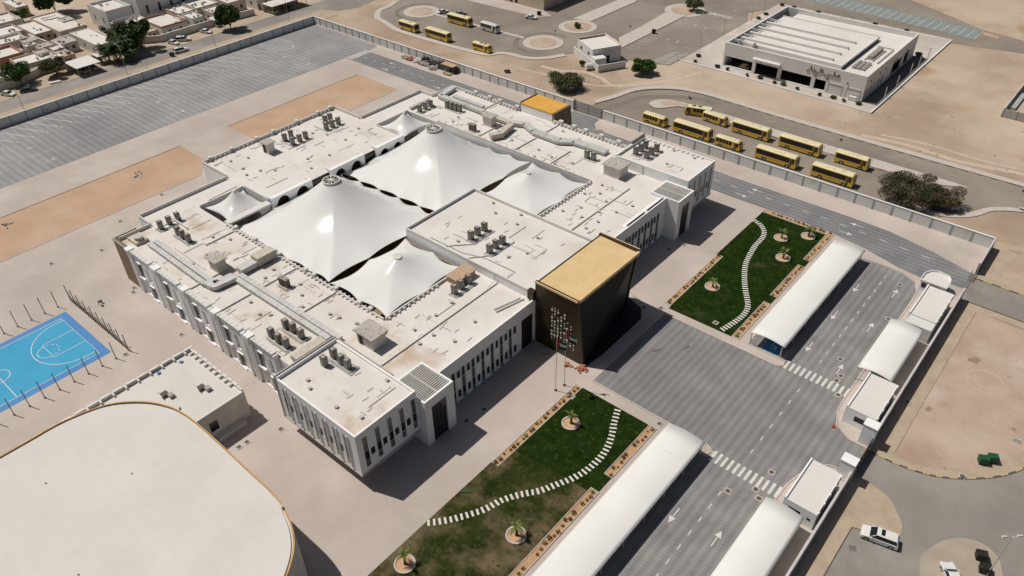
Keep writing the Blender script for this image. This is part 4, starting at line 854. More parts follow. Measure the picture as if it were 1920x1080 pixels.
VG = [(9, 'small square vent on the left wing roof', [(-127.5, 56.5), (-124, 58.2), (-123, 52.3), (-122.4, 48.9), (-98.6, 56.2), (-101.4, 58), (-98.3, 49.3), (-95.8, 54.2), (-88.5, 56.4), (-90.5, 56), (-99.9, 48.2), (-85, 57.3), (-104, 49.2), (-109, 57.6), (-108, 55.1)]),
 (9, 'small square vent on the near front roof', [(-73.0, 60.5), (-76.2, 62.4), (-72.8, 63.5), (-76.1, 67.4), (-69.8, 70.4), (-69.0, 64.6), (-79.6, 58.8), (-76.4, 71.6)]),
 (9, 'small square vent on the rear wing roof', [(-146.7, 76.4), (-143.6, 75.3), (-142.8, 78.4), (-140.4, 80.6), (-139.0, 88.6), (-134.8, 86.4), (-136.5, 93), (-150.2, 80.2), (-139.6, 100.4), (-152, 76.7), (-145.3, 99.4), (-148.7, 97.6), (-141.8, 106.4)]),
 (9, 'small square vent on the far wing roof', [(-127, 126.5), (-126.3, 123.8), (-122.4, 125.4), (-108.2, 125.3), (-104.5, 123.1), (-100.2, 125.5), (-98.9, 122.4), (-95.7, 124.6), (-93.2, 122.5), (-90.2, 125.3), (-101.6, 136.7), (-96, 135.7)]),
 (9, 'small square vent on the far front roof', [(-79.6, 107.8), (-77.5, 111.2), (-75.2, 108.4), (-73.6, 112.2), (-72.1, 105.6), (-71.6, 109), (-74.8, 116.5), (-70.8, 114.3), (-77.7, 118.3), (-69.6, 118.4), (-80.2, 116.2), (-79.4, 121.5)]),
 (10.26, 'small square vent on the central roof', [(-88.5, 97), (-82.4, 96.6), (-76.3, 95.4), (-74.6, 90.2), (-76.5, 87), (-91.4, 99.6), (-87.4, 84.9), (-84, 99.7)]),
 (10.86, 'small square vent on the near corner block roof', [(-76.9, 41.6), (-70.8, 41.7), (-66.4, 42.7), (-69.2, 50.2), (-78.6, 42.5)]), (10.86, 'small square vent on the far corner block roof', [(-71.8, 135.3), (-68.5, 141.4), (-73.8, 141.6)])]
for z, lb, pts in VG:
    for x, y in pts: vent((x, y, z), random.uniform(0, 1), lb.replace('small ', '')+', '+where(x, y, z, ROOF_MARKS), 'square vents on the school roofs')
slab_ = tag(MB().rbox(0, 0, 1.15, .22, 0, .07).build('roof_sleeper'), 'x', 'sleeper'); slab_.data.materials.append(M['sleeper']); slab_ = Spawn(slab_)
SG = [(9.0, 'flat stone sleeper left loose on the left wing roof', -126, -86, 53.5, 60, 34), (9.0, 'flat stone sleeper left loose on the near front roof', -80, -67, 59, 73, 12), (9.0, 'flat stone sleeper left loose on the far front roof', -80, -67, 103, 123, 20),
      (9.0, 'flat stone sleeper left loose on the rear wing roof', -154, -134, 73, 108, 30), (9.0, 'flat stone sleeper left loose on the far wing roof', -128, -90, 122, 128, 22), (10.26, 'flat stone sleeper left loose on the central roof', -95, -70, 84, 99, 20), (9.0, 'flat stone sleeper left loose beside the left facade parapet', -134, -88, 44.6, 46, 14),
      (10.86, 'flat stone sleeper left loose on the near corner block roof', -76, -66, 43, 50, 8)]
for z, lb, x0, x1, y0, y1, n in SG:
    for k in range(n): x_, y_ = random.uniform(x0, x1), random.uniform(y0, y1); slab_((x_, y_, z+.001*k), random.choice([pi/2, pi/2, .2])+random.uniform(-.2, .2), 'loose flat stone sleeper on the roof '+where(x_, y_, z, ROOF_MARKS), 'loose flat stone sleepers on the school roofs')
rp_ = random.Random(91)
for nm, z, x0, x1, y0, y1, n in (('left wing roof', 9, -138, -84, 54.5, 60, 16), ('left wing outer strip', 9, -134, -86, 44.5, 50, 9), ('rear wing roof', 9, -154, -134, 73, 109, 22), ('far wing roof', 9, -136, -84, 122, 129.5, 18), ('far wing outer strip', 9, -136, -84, 134, 138, 9), ('near front roof', 9, -80, -67, 59, 72, 5), ('far front roof', 9, -80, -67, 103, 123, 8), ('central roof', 10.26, -95, -70, 83, 99, 9), ('near corner block roof', 10.86, -80, -67, 41, 50, 4), ('far corner block roof', 10.86, -80, -68, 133, 141, 6)):
    for k in range(n):
        x, y = rp_.uniform(x0, x1), rp_.uniform(y0, y1); L1, L2 = rp_.uniform(1.2, 6), rp_.choice((0, 0, rp_.uniform(.6, 3))); ax = rp_.random() < .5; s1, s2 = rp_.choice((-1, 1)), rp_.choice((-1, 1))
        cl_ = lambda v, a, b: max(a, min(b, v))
        p1 = (cl_(x+s1*L1, x0, x1), y) if ax else (x, cl_(y+s1*L1, y0, y1)); p2 = (p1[0], cl_(p1[1]+s2*L2, y0, y1)) if ax else (cl_(p1[0]+s2*L2, x0, x1), p1[1]); r_ = rp_.choice((.035, .05, .07)); zz_ = z+.06+.003*k
        P__ = [(x, y, zz_), (*p1, zz_)]+([(*p2, zz_)] if L2 else [])
        tag(MB().tube(P__, r_, 5).build('roof_pipe', rp_.choice(('duct', 'sleeper', 'duct_wrap', 'frame'))), ('cranked' if L2 else 'straight')+' service pipe on the '+nm.replace('left wing outer strip', 'left wing').replace('far wing outer strip', 'far wing').replace('corner block roof', 'block roof')+' '+where(x, y, z, ROOF_MARKS), 'pipe', 'thin service pipes on the school roofs')
# ================================================================ BOUNDARY WALLS
def bwall(name, axis, p, u0, u1, step, label, out, h=2.6, zb=-.1):
    c = (p, (u0+u1)/2, 0) if axis == 0 else ((u0+u1)/2, p, 0); e = empty(name, c, label, 'boundary wall')
    mb = MB(); cp = MB()
    if axis == 0: mb.box(p-.1, p+.1, u0, u1, zb, h); cp.box(p-.17, p+.17, u0-.1, u1+.1, h, h+.1)
    else: mb.box(u0, u1, p-.1, p+.1, zb, h); cp.box(u0-.1, u1+.1, p-.17, p+.17, h, h+.1)
    mb.build('panel', 'wall_panel', e); cp.build('coping', 'purple_cap' if name == 'gate_wall' else 'wall_white', e)
    n = round(abs(u1-u0)/step); pr = None
    for k in range(n+1):
        u = u0+(u1-u0)*k/n
        if pr is None:
            q = MB(); (q.box(p-.2, p+.2, u-.14, u+.14, zb, h-.01) if axis == 0 else q.box(u-.14, u+.14, p-.2, p+.2, zb, h-.01)); pr = q.build('post', 'wall_post', e)
        else:
            d = pr.copy(); COL.objects.link(d); d.parent = e; d.location = (0, u-u0, 0) if axis == 0 else (u-u0, 0, 0)
    return e
bwall('boundary_wall', 1, 164.2, -235.5, -118.3, 3.55, 'white panelled boundary wall along the bus loop, left of the metal gate', 1)
bwall('boundary_wall', 1, 164.2, -108.9, -9.7, 4.1, 'white panelled boundary wall along the parked yellow buses, right of the metal gate', 1)
bwall('boundary_wall', 0, -235.5, -60, 163.9, 4.35, 'long white panelled wall between the grey parking ground and the houses', 1)
bwall('gate_wall', 0, -9.6, 152.8, 164.0, 3.7, 'short white wall at the right rear corner beyond the side road gate', 1)
bwall('gate_wall', 0, -9.6, 96.7, 142.2, 4.1, 'white wall behind the two gatehouses and the short carport beyond the main gate', 1)
bwall('gate_wall', 0, -9.6, -60, 85.9, 4.1, 'white wall on the right of the near carport, ending at the main gate', 1)
gt_ = empty('metal_gate', (-113.6, 164.4, 0), 'grey metal double gate in the rear boundary wall', 'gate')
for x in (-118.2, -113.55): MB().box(x, x+4.5, 164.35, 164.42, .1, 2.9).box(x, x+.12, 164.3, 164.47, .05, 3).box(x+4.38, x+4.5, 164.3, 164.47, .05, 3).box(x, x+4.5, 164.3, 164.47, 1.4, 1.5).build('gate_leaf', 'metal_gray', gt_)
MB().box(-118.5, -118.2, 164, 164.8, 0, 3.1).box(-109.05, -108.7, 164, 164.8, 0, 3.1).build('gate_post', 'wall_post', gt_)
for y, lb in ((95.5, 'square white gate pillar on the far side of the main gate'), (86.6, 'square white gate pillar on the near side of the main gate')):
    e = empty('gate_pillar', (-10.2, y, 0), lb, 'gate pillar', 'white pillars of the main gate'); MB().box(-11.4, -9.4, y-.8, y+.8, -.1, 4.0).build('shaft', 'wall_white', e); MB().box(-11.5, -9.3, y-.9, y+.9, 4.0, 4.15).build('cap', 'wall_white', e)
sg = empty('sliding_gate', (-9.5, 91, 0), 'dark steel sliding gate closed between the white gate pillars', 'gate')
MB().box(-9.56, -9.48, 87.45, 94.65, .1, 2.1).build('panel', 'dark', sg); q = MB().box(-9.6, -9.44, 87.42, 94.68, 2.1, 2.2)
for k in range(8): q.box(-9.6, -9.44, 87.45+k*1.02, 87.51+k*1.02, .08, 2.1)
q.build('frame', 'hvac', sg)
sg = empty('side_gate', (-9.6, 150, 0), 'open steel side road gate beside the right corner wall', 'gate'); q = MB()
for k in range(12): q.box(-10.3-.0*k, -10.22, 149.2+k*.3, 149.27+k*.3, .1, 2.0)
q.box(-10.3, -10.2, 149.1, 152.8, 1.95, 2.05); q.build('bar', 'frame', sg)
# ================================================================ GATEHOUSES
def gatehouse(x0, x1, y0, y1, z, label, wins, name='gatehouse'):
    e = empty(name, ((x0+x1)/2, (y0+y1)/2, 0), label, 'gatehouse', 'white flat-roofed gatehouses along the right wall')
    MB().box(x0, x1, y0, y1, -.1, z-.35, top=False).build('wall', 'wall_white', e)
    MB().box(x0+.25, x1-.05, y0+.05, y1-.05, z-.35, z-.28).build('roof', 'roof_white', e)
    MB().box(x0, x0+.25, y0, y1, z-.35, z).box(x0+.25, x1, y0, y0+.05, z-.35, z-.2).box(x0+.25, x1, y1-.05, y1, z-.35, z-.2).box(x1-.05, x1, y0+.05, y1-.05, z-.35, z-.2).build('parapet', 'wall_white', e)
    for (a, b, za, zb) in wins: MB().box(a, b, y0-.03, y0+.0, za, zb).build('window', 'glass', e)
    MB().box(x0-.03, x0, y0+1.2, y0+2.1, 0, 2.1).build('door', 'door_brown', e)
    k = MB()
    for i in range(5): k.box(x1-.003, x1+.14, y0+.4+i*(y1-y0-1)/4, y0+.65+i*(y1-y0-1)/4, z-.9, z-.1)
    k.build('wall_bracket', 'wall_white', e)
gatehouse(-15.0, -10.3, 97.4, 107.2, 3.6, 'flat-roofed gatehouse beyond the main gate, with one dark window strip', [(-13.4, -11.6, 1.2, 2.2)])
gatehouse(-15.0, -10.3, 74.8, 83.8, 3.6, 'flat-roofed gatehouse on the near side of the main gate', [(-14.2, -12.4, 1.3, 2.2), (-11.4, -10.9, 1.5, 1.9)])
gatehouse(-15.2, -10.5, 127.4, 138.0, 3.5, 'widest flat-roofed gatehouse beside the side road, next to the curved kiosk', [])
e = empty('gatehouse', (-13, 126, 0), 'lower grey annex between the farthest gatehouse and the short carport', 'gatehouse'); MB().box(-14.9, -10.5, 125.0, 127.39, -.1, 2.9).build('wall', 'wall_panel', e)
e = empty('guard_kiosk', (-14.3, 141.8, 0), 'small white guard kiosk with a rounded roof edge by the side road', 'kiosk')
kp = [(-16.8, 140.0), (-12.4, 140.0), (-12.4, 142.4), (-13.2, 143.6), (-15.2, 144.0), (-16.4, 143.2), (-16.8, 142)]
MB().prism(kp, 0, 2.5).build('wall', 'wall_white', e); MB().prism([(x*1.0+(.25 if x > -14 else -.25), y+(.25 if y > 141.9 else -.2)) for x, y in kp], 2.5, 2.75).build('roof', 'roof_white', e)
MB().box(-16.5, -15.7, 139.95, 140, 1.1, 2.1).box(-15.4, -13.0, 139.95, 140, 1.1, 2.1).build('window', 'glass', e); MB().strip([(-16.9, 140.2), (-16.9, 142.1), (-16.3, 143.5), (-15, 144.3), (-13, 143.9), (-12.2, 142.6)], .12, 2.75, .35).build('roof_rim', 'wall_white', e)
# ================================================================ CARPORTS
def carport(x0, x1, y0, y1, label, zl=2.7, rise=.58, step=5.2):
    e = empty('carport', ((x0+x1)/2, (y0+y1)/2, 0), label, 'carport', 'white barrel-roofed carports over the parking bays')
    n = 12; prof = [(x0+(x1-x0)*i/n, zl+rise*sin(pi*(.08+.84*i/n))) for i in range(n+1)]; z0_ = prof[0][1]
    mb = MB(); ys = []; y = y0; k = round((y1-y0)/2.6)
    for j in range(k+1):
        y = y0+(y1-y0)*j/k; s = -.07*(j % 2)
        for i, (x, z) in enumerate(prof): mb.v.append((x, y, z+s*sin(pi*i/n)))
    for j in range(k):
        for i in range(n): a = j*(n+1)+i; mb.f.append([a, a+1, a+n+2, a+n+1]); mb.mi.append(0)
    sk = mb.build('membrane', 'canopy_fabric', e, smooth=True)
    md = sk.modifiers.new('thick', 'SOLIDIFY'); md.thickness = .05
    m = round((y1-y0)/step); proto = None
    for j in range(m+1):
        y = y0+.15+(y1-y0-.3)*j/m
        if proto is None:
            q = MB(); q.tube([(x, y, z-.12) for x, z in prof], .07, 6); q.tube([(x0+.15, y, 0), (x0+.15, y, prof[0][1]-.1)], .09, 6); q.tube([(x0+.15, y, 1.2), (x0+1.6, y, prof[3][1]-.2)], .05, 5)
            q.tube([(x1-.4, y, 0), (x1-.4, y, prof[-1][1])], .09, 6)
            proto = q.build('arch_frame', 'frame', e); yb = y
        else: d = proto.copy(); COL.objects.link(d); d.parent = e; d.location = (0, y-yb, 0)
    MB().tube([(x0+.02, y0, z0_-.05), (x0+.02, y1, z0_-.05)], .06, 5).tube([(x1-.02, y0, prof[-1][1]-.05), (x1-.02, y1, prof[-1][1]-.05)], .06, 5).build('edge_pipe', 'frame', e)
carport(-34.9, -28.6, 104.7, 142.6, 'long white carport beside the far lawn'); carport(-34.9, -28.6, -40, 77.0, 'longest white carport beside the near lawn, running off the bottom of the picture')
carport(-17.1, -11.5, 108.0, 124.3, 'short white carport between the gatehouses beyond the main gate'); carport(-17.1, -11.5, -40, 73.7, 'white carport along the right wall, running off the bottom of the picture')
# ================================================================ GYMNASIUM with rounded flat roof, and its annex
gy = smooth_poly([(-99.6, -40), (-99.6, 0), (-99.5, 9), (-99.3, 14.8), (-97.6, 20.2), (-94.6, 23.6), (-91, 25.7), (-87, 26.7), (-80.8, 26.9), (-71.3, 26.7), (-64.5, 26.5), (-60.5, 25.6), (-57.5, 24.2), (-55.3, 22.3), (-53.4, 19.4), (-52.2, 15), (-52, 8), (-52, -40)], 4)
ge = empty('gymnasium', (-76, 0, 0), 'huge pale hall with rounded roof corners and an orange rim, bottom left', 'building')
ins = lambda d: [(x+(d if x < -76 and y < 20 else -d if x > -76 and y < 20 else (d*.5 if x < -90 else -d*.5 if x > -62 else 0)), y-(d if y > 20 else 0)) for x, y in gy]
MB().prism(gy, -.1, 10.7).build('wall', 'wall_beige', ge); MB().prism(ins(.45), 10.7, 10.9).build('roof', 'gym_roof', ge)
ri = MB(); a_, b_ = gy, ins(.2); n = len(a_)
ri.v = [(x, y, 10.7) for x, y in a_]+[(x, y, 11.02) for x, y in a_]+[(x, y, 11.02) for x, y in b_]+[(x, y, 10.9) for x, y in b_]
for i in range(n-1):
    for k in range(3): ri.f.append([k*n+i+1, k*n+i, (k+1)*n+i, (k+1)*n+i+1]); ri.mi.append(0)
ri.build('roof_rim', 'orange_trim', ge)
for x, y in ((-82.6, 16.2), (-73.3, 4.5), (-90, 8)): MB().cyl(x, y, 10.9, 11.05, .12, 8).build('roof_drain', 'hvac_light', ge)
for x, y in ((-88.2, 26.75), (-62.2, 25.9)): MB().cyl(x, y, 10.9, 11.5, .16, 8).build('roof_spout', 'frame', ge)
an = empty('gym_annex', (-97.5, 20, 0), 'low flat-roofed annex with notched parapet behind the rounded hall', 'building')
MB().box(-105.3, -89.5, -40, 37.1, -.1, 5.5, top=False).build('wall', 'wall_beige', an); MB().box(-105.05, -89.75, -39.8, 36.85, 5.5, 5.56).build('roof', 'gym_roof', an)
MB().box(-105.3, -105.05, -40, 37.1, 5.5, 6.1).box(-89.75, -89.5, -40, 37.1, 5.5, 5.75).box(-105.05, -89.75, 36.85, 37.1, 5.5, 6.1).build('parapet', 'parapet_white', an)
q = MB(); y = 0
while y < 36: q.box(-105.05, -104.5, y, y+.3, 5.56, 6.08); q.box(-105.4, -104.95, y+.35, y+1.9, 6.1, 6.2); y += 2.1
x = -104
while x < -91: q.box(x, x+.25, 36.2, 36.85, 5.56, 6.0); q.box(x+.1, x+1.2, 36.8, 37.25, 6.1, 6.18); x += 1.45
o = q.build('parapet_rib', 'parapet_white', an)
MB().box(-89.5, -89.46, 30.2, 31.6, 1.9, 3.8).build('window', 'glass', an); MB().box(-89.5, -88.4, 30.5, 35.6, 0, .9).box(-89.5, -88.4, 26, 30.4, 0, .7).build('stair', 'wall_beige', an)
for x, y, lb in ((-98.6, 28.6, 'left plant frame on the gym annex roof'), (-95.4, 33.2, 'right plant frame on the gym annex roof, beside a pale cassette'), (-99.8, 24.3, 'plant frame just behind the orange roof rim')):
    e = empty('roof_hatch', (x, y, 5.56), lb, 'roof hatch', 'dark raised hatches on the gym annex roof'); MB().box(x-.5, x+.5, y-.5, y+.5, 5.56, 6.1).build('frame', 'hvac', e); MB().add([(x-.5, y-.55, 6.1), (x+.5, y-.55, 6.1), (x+.4, y-.9, 6.9), (x-.6, y-.9, 6.9)], [(0, 1, 2, 3), (3, 2, 1, 0)]).build('lid', 'hvac', e)
    MB().box(x+.6, x+1.5, y+.1, y+.9, 5.56, 6.2).build('fan_box', 'hvac_light', e)
for x, y, a, lb in ((-103.6, 34.4, .3, 'blue crumpled sheet at the far corner of the gym annex roof'), (-104.0, 30.6, -.2, 'blue sheet tucked in the gym annex parapet')): tag(MB().rbox(x, y, .8, .6, 5.56, 5.8, a, .6).build('plastic_sheet', 'blue_sheet'), lb, 'sheet')
# ================================================================ COURT FENCE AND POSTS
e = empty('court_fence', (-131.7, 32.1, 0), 'dark mesh fence with tall posts at the top end of the blue court', 'fence')
for k, x in enumerate((-143.2, -140.8, -138.3, -135.7, -133.0, -130.4, -127.8, -125.3, -122.8, -120.3)): MB().box(x-.06, x+.06, 32.04, 32.16, 0, 3.9).build('post', 'hvac', e)
q = MB()
for k in range(5): q.box(-143.2, -120.3, 32.09, 32.11, .1+k*.3, .14+k*.3)
x = -143
while x < -120.4: q.box(x, x+.04, 32.09, 32.11, 0, 1.35); x += .28
q.build('mesh_panel', 'net', e); q = MB(); q.box(-143.2, -120.3, 32.06, 32.14, 1.35, 1.42)
for x in (-142, -139.4, -137, -134.2, -131.6, -129, -126.4, -124): q.tube([(x, 32.1, 0), (x-.3, 32.1, 2.9)], .05, 5)
q.build('rail', 'hvac', e)
p_ = empty('court_post', (0, 0, -50), 'x', 'post'); MB().box(-.06, .06, -.06, .06, 0, 3.9).build('shaft', 'hvac', p_); MB().box(-.18, .18, -.18, .18, 0, .08).build('foot', 'hvac', p_); p_ = Spawn(p_)
for k in range(9):
    y = 29.6-2.52*k
    p_((-143.2, y, 0), 0, '%s slim dark post from the fence, away from the school, beside the blue court' % nth(k), 'slim posts on the far long side of the court'); p_((-120.2, y, 0), 0, '%s slim dark post from the fence, on the school side of the blue court' % nth(k), 'slim posts on the school side of the court')
tag(MB().box(-137.9, -136.6, 35.1, 35.5, 0, .45).box(-137.9, -137.7, 35.1, 35.9, 0, .9).build('bench', 'hvac_light'), 'small bench-like frame on the paving beside the court fence', 'bench')
# manholes and drains
mh = empty('manhole_cover', (0, 0, -50), 'x', 'manhole'); MB().box(-.5, .5, -.5, .5, .035, .05).build('surround', 'kerb', mh); MB().box(-.33, .33, -.33, .33, .05, .06).build('cover', 'hvac', mh); mh = Spawn(mh)
for (x, y), lb in zip([(-155.5, 44.5), (-159, 35.3), (-137.4, 42.2), (-136.2, 41.4), (-117, 40.6), (-119.9, 31.2), (-166.9, 65), (-163.4, 52.8), (-83.4, 38.4), (-85.3, 33.3), (-85.4, 31.9), (-55.1, 101.8), (-52.5, 103.6), (-20, 139.6), (-18.1, 127.6), (-20.7, 111.3), (-19, 107.3), (-19.1, 105.7), (-19, 80.6), (-22.4, 73.3), (-19.4, 76.2), (-18.3, 75.0), (-17.6, 102.6), (-42.3, 106.3), (-51.6, 74.0), (-37.1, 78.2), (-61, 62.5), (-61.5, 58.8), (-8.2, 108.3), (3.1, 98.0), (-61.5, 121.5), (-60, 125)],
   ['paving left of the school', 'paving nearest the left edge sand', 'paving by the brown corner, upper', 'paving by the brown corner, lower', 'paving along the left facade', 'paving by the court', 'paving behind the school', 'paving at the sand edge behind the school', 'paving off the near corner block', 'paving by the annex, upper', 'paving by the annex, lower', 'paving right of the portal', 'paving by the far lawn corner', 'far lane end', 'lane by the short carport', 'lane above the far crossing', 'far crossing, upper of two', 'far crossing, lower of two', 'lane above the near crossing', 'lane left of the dashes below the near crossing', 'near crossing, upper of two', 'near crossing, lower of two', 'kerb below the far crossing', 'far lawn corner', 'near lawn corner by the flagpoles', 'near lawn right corner', 'shaded paving by the stair tower', 'shaded paving at the near tower door', 'tan pavement beside the gatehouse', 'tan pavement by the kerb curve', 'shaded paving left of the far tower', 'shaded paving at the far tower door']):
    mh((x, y, .03 if (x, y) not in ((-42.3, 106.3), (-51.6, 74.0)) else .06), 0, 'small dark manhole cover with pale surround, '+lb, 'manhole covers in the paving')
# ================================================================ STEPPING STONES, BED PLANTS, YOUNG PALMS
ss = tag(MB().rbox(0, 0, .35, 1.12, 0, .05, 0, .94).build('stepping_stone', 'stone_white'), 'x', 'stepping stone'); ss = Spawn(ss)
def stones(pts, n, lb, gp, off):
    P_ = smooth_poly(pts, 12); d = [0]
    for a, b in zip(P_, P_[1:]): d.append(d[-1]+hypot(b[0]-a[0], b[1]-a[1]))
    for k in range(n):
        t = d[-1]*k/(n-1); i = max(j for j in range(len(d)) if d[j] <= t+1e-6); i = min(i, len(P_)-2)
        u = (t-d[i])/(d[i+1]-d[i]); x = P_[i][0]+(P_[i+1][0]-P_[i][0])*u; y = P_[i][1]+(P_[i+1][1]-P_[i][1])*u; a = atan2(P_[i+1][1]-P_[i][1], P_[i+1][0]-P_[i][0])
        ss((x, y, .062), a+off+random.uniform(-.08, .08), lb % nth(k), gp, (1, random.uniform(.92, 1.05), 1))
stones([(-52.4, 41.2), (-50.6, 43.3), (-49.1, 45.6), (-47.8, 48.0), (-46.9, 50.8), (-45.4, 53.4), (-43.8, 55.5), (-42.5, 58.1), (-41.3, 60.7), (-40.6, 63.3), (-40.4, 66.2), (-40.7, 68.7), (-41.6, 71.3), (-42.7, 73.5), (-43.9, 76.3)], 50, '%s white stepping stone from the bottom left end of the near lawn path', 'stepping stones across the near lawn', 0)
stones([(-52.6, 143.0), (-50.6, 142.1), (-48.8, 139.9), (-48.2, 137.4), (-48.1, 134.4), (-47.5, 130.7), (-46.7, 127.2), (-45.5, 124.2), (-43.6, 120.5), (-41.8, 117.6), (-40.3, 115.3), (-39.5, 113.2), (-39.4, 110.8), (-39.8, 108.1), (-40.4, 105.4)], 60, '%s white stepping stone from the far end of the far lawn path', 'stepping stones across the far lawn', 0)
def leafcloud(mb, n, rx, ry, rz, cz, s0, s1, rnd, hollow=.55, lumps=None, cx=0, cy=0):
    for _ in range(n):
        while True:
            v = Vector((rnd.uniform(-1, 1), rnd.uniform(-1, 1), rnd.uniform(-1, 1))); L = v.length
            if hollow*rnd.random() < L <= 1: break
        if lumps:
            l = rnd.choice(lumps); c = Vector((l[0], l[1], l[2])); v = v*l[3]
            p = Vector((cx+c.x*rx+v.x*rx, cy+c.y*ry+v.y*ry, cz+c.z*rz+v.z*rz))
        else: p = Vector((cx+v.x*rx, cy+v.y*ry, cz+v.z*rz))
        s = rnd.uniform(s0, s1); u = Vector((rnd.gauss(0, 1), rnd.gauss(0, 1), rnd.gauss(0, 1))).normalized(); w = u.orthogonal().normalized(); k = u.cross(w); a = rnd.uniform(0, 6.3); w2 = w*cos(a)+k*sin(a); k2 = u.cross(w2)
        mb.add([tuple(p-w2*s-k2*s*.5), tuple(p+w2*s-k2*s*.5), tuple(p+w2*s*.8+k2*s*.5), tuple(p-w2*s*.8+k2*s*.5)], [(0, 1, 2, 3)])
rb_ = random.Random(5); bp = []
for m_ in ('leaf_brown', 'leaf_red', 'leaf_green'):
    q = MB(); leafcloud(q, 46, .3, .3, .22, .22, .05, .11, rb_); bp.append(Spawn(tag(q.build('bed_shrub', m_), 'x', 'shrub')))
for (x0, x1, y0, y1), lb in BEDS:
    n = int(max(x1-x0, y1-y0)/.95); lbl = 'tiny scrubby plant in the '+lb.replace('sandy ', '')
    for k in range(n):
        t = (k+.5+rb_.uniform(-.3, .3))/n
        if rb_.random() < .12: continue
        x, y = ((x0+x1)/2+rb_.uniform(-.25, .25), y0+(y1-y0)*t) if (y1-y0) > (x1-x0) else (x0+(x1-x0)*t, (y0+y1)/2+rb_.uniform(-.25, .25))
        if y < 27: continue
        s_ = rb_.choice([0, 0, 1, 1, 2]); bp[s_]((x, y, .05), rb_.uniform(0, 6), ('dry brown', 'reddish', 'green')[s_]+' scrubby plant in the bed '+where(x, y, 0, [('the end palm', -45, 140), ('the corner palm', -41, 144.4), ('the carport palm', -41.6, 133.5), ('the palm by the left bed', -48.1, 115.6), ('the flagpole palm', -48.1, 69.1), ('the palm at the long bed', -41.5, 47.6), ('the palm at the bottom', -50, 34.5), ('the blue bay', -33, 106), ('the near crossing', -28, 78), ('the flagpoles', -54, 74), ('the far lawn path end', -52.6, 143)]), 'scrubby plants in the sandy beds', rb_.uniform(.6, 1.3))
def frond(mb, base, az, el, L, n, wid, droop, rnd):
    pts = []; p = Vector(base); e_ = el
    for i in range(n+1):
        pts.append(p.copy()); d = Vector((cos(az)*cos(e_), sin(az)*cos(e_), sin(e_))); p = p+d*L/n; e_ -= droop/n
    sd_ = Vector((-sin(az), cos(az), 0))
    for i in range(n):
        a, b = pts[i], pts[i+1]; m_ = (a+b)/2; t = (i+.5)/n; w = wid*(.35+sin(pi*min(1, t*1.05+.1))*.9)
        for s in (-1, 1):
            tip = m_+sd_*s*w+(b-a)*.9+Vector((0, 0, -w*.35))
            mb.add([tuple(a), tuple(b), tuple(tip)], [(0, 1, 2)])
    mb.tube([tuple(q) for q in pts[::2]], .018*L, 3)
def palm(name, h, nf, L, rnd, wid=.35, tr=.14):
    e = empty(name, (0, 0, -50), 'x', 'palm'); t = MB(); t.tube([(0, 0, -.05), (.03, .02, h*.5), (0, 0, h)], [tr*1.5, tr, tr*1.1], 8); t.build('trunk', 'bark', e)
    c = MB()
    for k in range(nf): frond(c, (0, 0, h), 2*pi*k/nf*2.4+rnd.uniform(-.2, .2), rnd.uniform(.15, 1.25), L*rnd.uniform(.8, 1.1), 9, wid, rnd.uniform(1.2, 1.9), rnd)
    c.build('crown', 'leaf_palm', e); return e
rp = random.Random(11)
pr = empty('tree_ring', (0, 0, -50), 'x', 'tree ring'); MB().cyl(0, 0, .0, .12, 1.25, 28).build('soil', 'ring_soil', pr); k = MB(); n = 32
ro_, ri_ = circle(0, 0, 1.5, n), circle(0, 0, 1.25, n); k.v = [(x, y, 0) for x, y in ro_]+[(x, y, .24) for x, y in ro_]+[(x, y, .24) for x, y in ri_]+[(x, y, .1) for x, y in ri_]
for i in range(n):
    for j in range(3): k.f.append([j*n+i, j*n+(i+1) % n, (j+1)*n+(i+1) % n, (j+1)*n+i]); k.mi.append(0)
k.build('kerb', 'kerb', pr); pr = Spawn(pr); palms = [Spawn(palm('palm_tree', 1.7, 10, 1.35, rp, .3, .16)) for _ in range(2)]
for i, ((x, y), lb) in enumerate(zip([(-45.1, 140.1), (-40.9, 144.4), (-41.6, 133.5), (-48.1, 115.6), (-48.1, 69.1), (-41.5, 47.6), (-50.2, 34.5)],
    ['left of the pair at the far end of the far lawn', 'at the far right corner of the far lawn', 'nearest the carport on the far lawn', 'near the left bed of the far lawn', 'below the flagpoles on the near lawn', 'beside the long bed on the near lawn', 'at the bottom edge of the picture on the near lawn'])):
    pr((x, y, .03), 0, 'kerbed ring of reddish soil '+lb.replace('at the bottom edge of the picture', 'at the bottom edge').replace('left of the pair at the far end', 'left of the pair'), 'kerbed soil rings on the lawns'); palms[i % 2]((x+.05, y+.05, .14), i*1.3, 'young palm '+lb, 'young palms in the lawn rings', (.95, 1.1, 1.0, .9, 1.05, 1.15, 1.1)[i])
# ================================================================ BUSES AND CARS
def wheels(e, xs, ys, r, w):
    for x in xs:
        for y in ys:
            s = 1 if y > 0 else -1; t = MB(); vs = []; n = 18
            for a in range(n): vs.append((x+r*cos(2*pi*a/n), y-s*w, r+r*sin(2*pi*a/n)))
            for a in range(n): vs.append((x+r*cos(2*pi*a/n), y, r+r*sin(2*pi*a/n)))
            t.m('tyre').add(vs, [(i, (i+1) % n, n+(i+1) % n, n+i) for i in range(n)]+[tuple(range(n)), tuple(range(2*n-1, n-1, -1))])
            o = t.build('wheel', None, e)
            r2 = r*.55; n = 12; q = MB(); q.add([(x+r2*cos(2*pi*a/n), y+s*.012, r+r2*sin(2*pi*a/n)) for a in range(n)]+[(x+r2*cos(2*pi*a/n), y-s*.02, r+r2*sin(2*pi*a/n)) for a in range(n)], [tuple(range(n)), tuple(range(n, 2*n))]+[(i, (i+1) % n, n+(i+1) % n, n+i) for i in range(n)]); q.build('rim', 'rim', o)
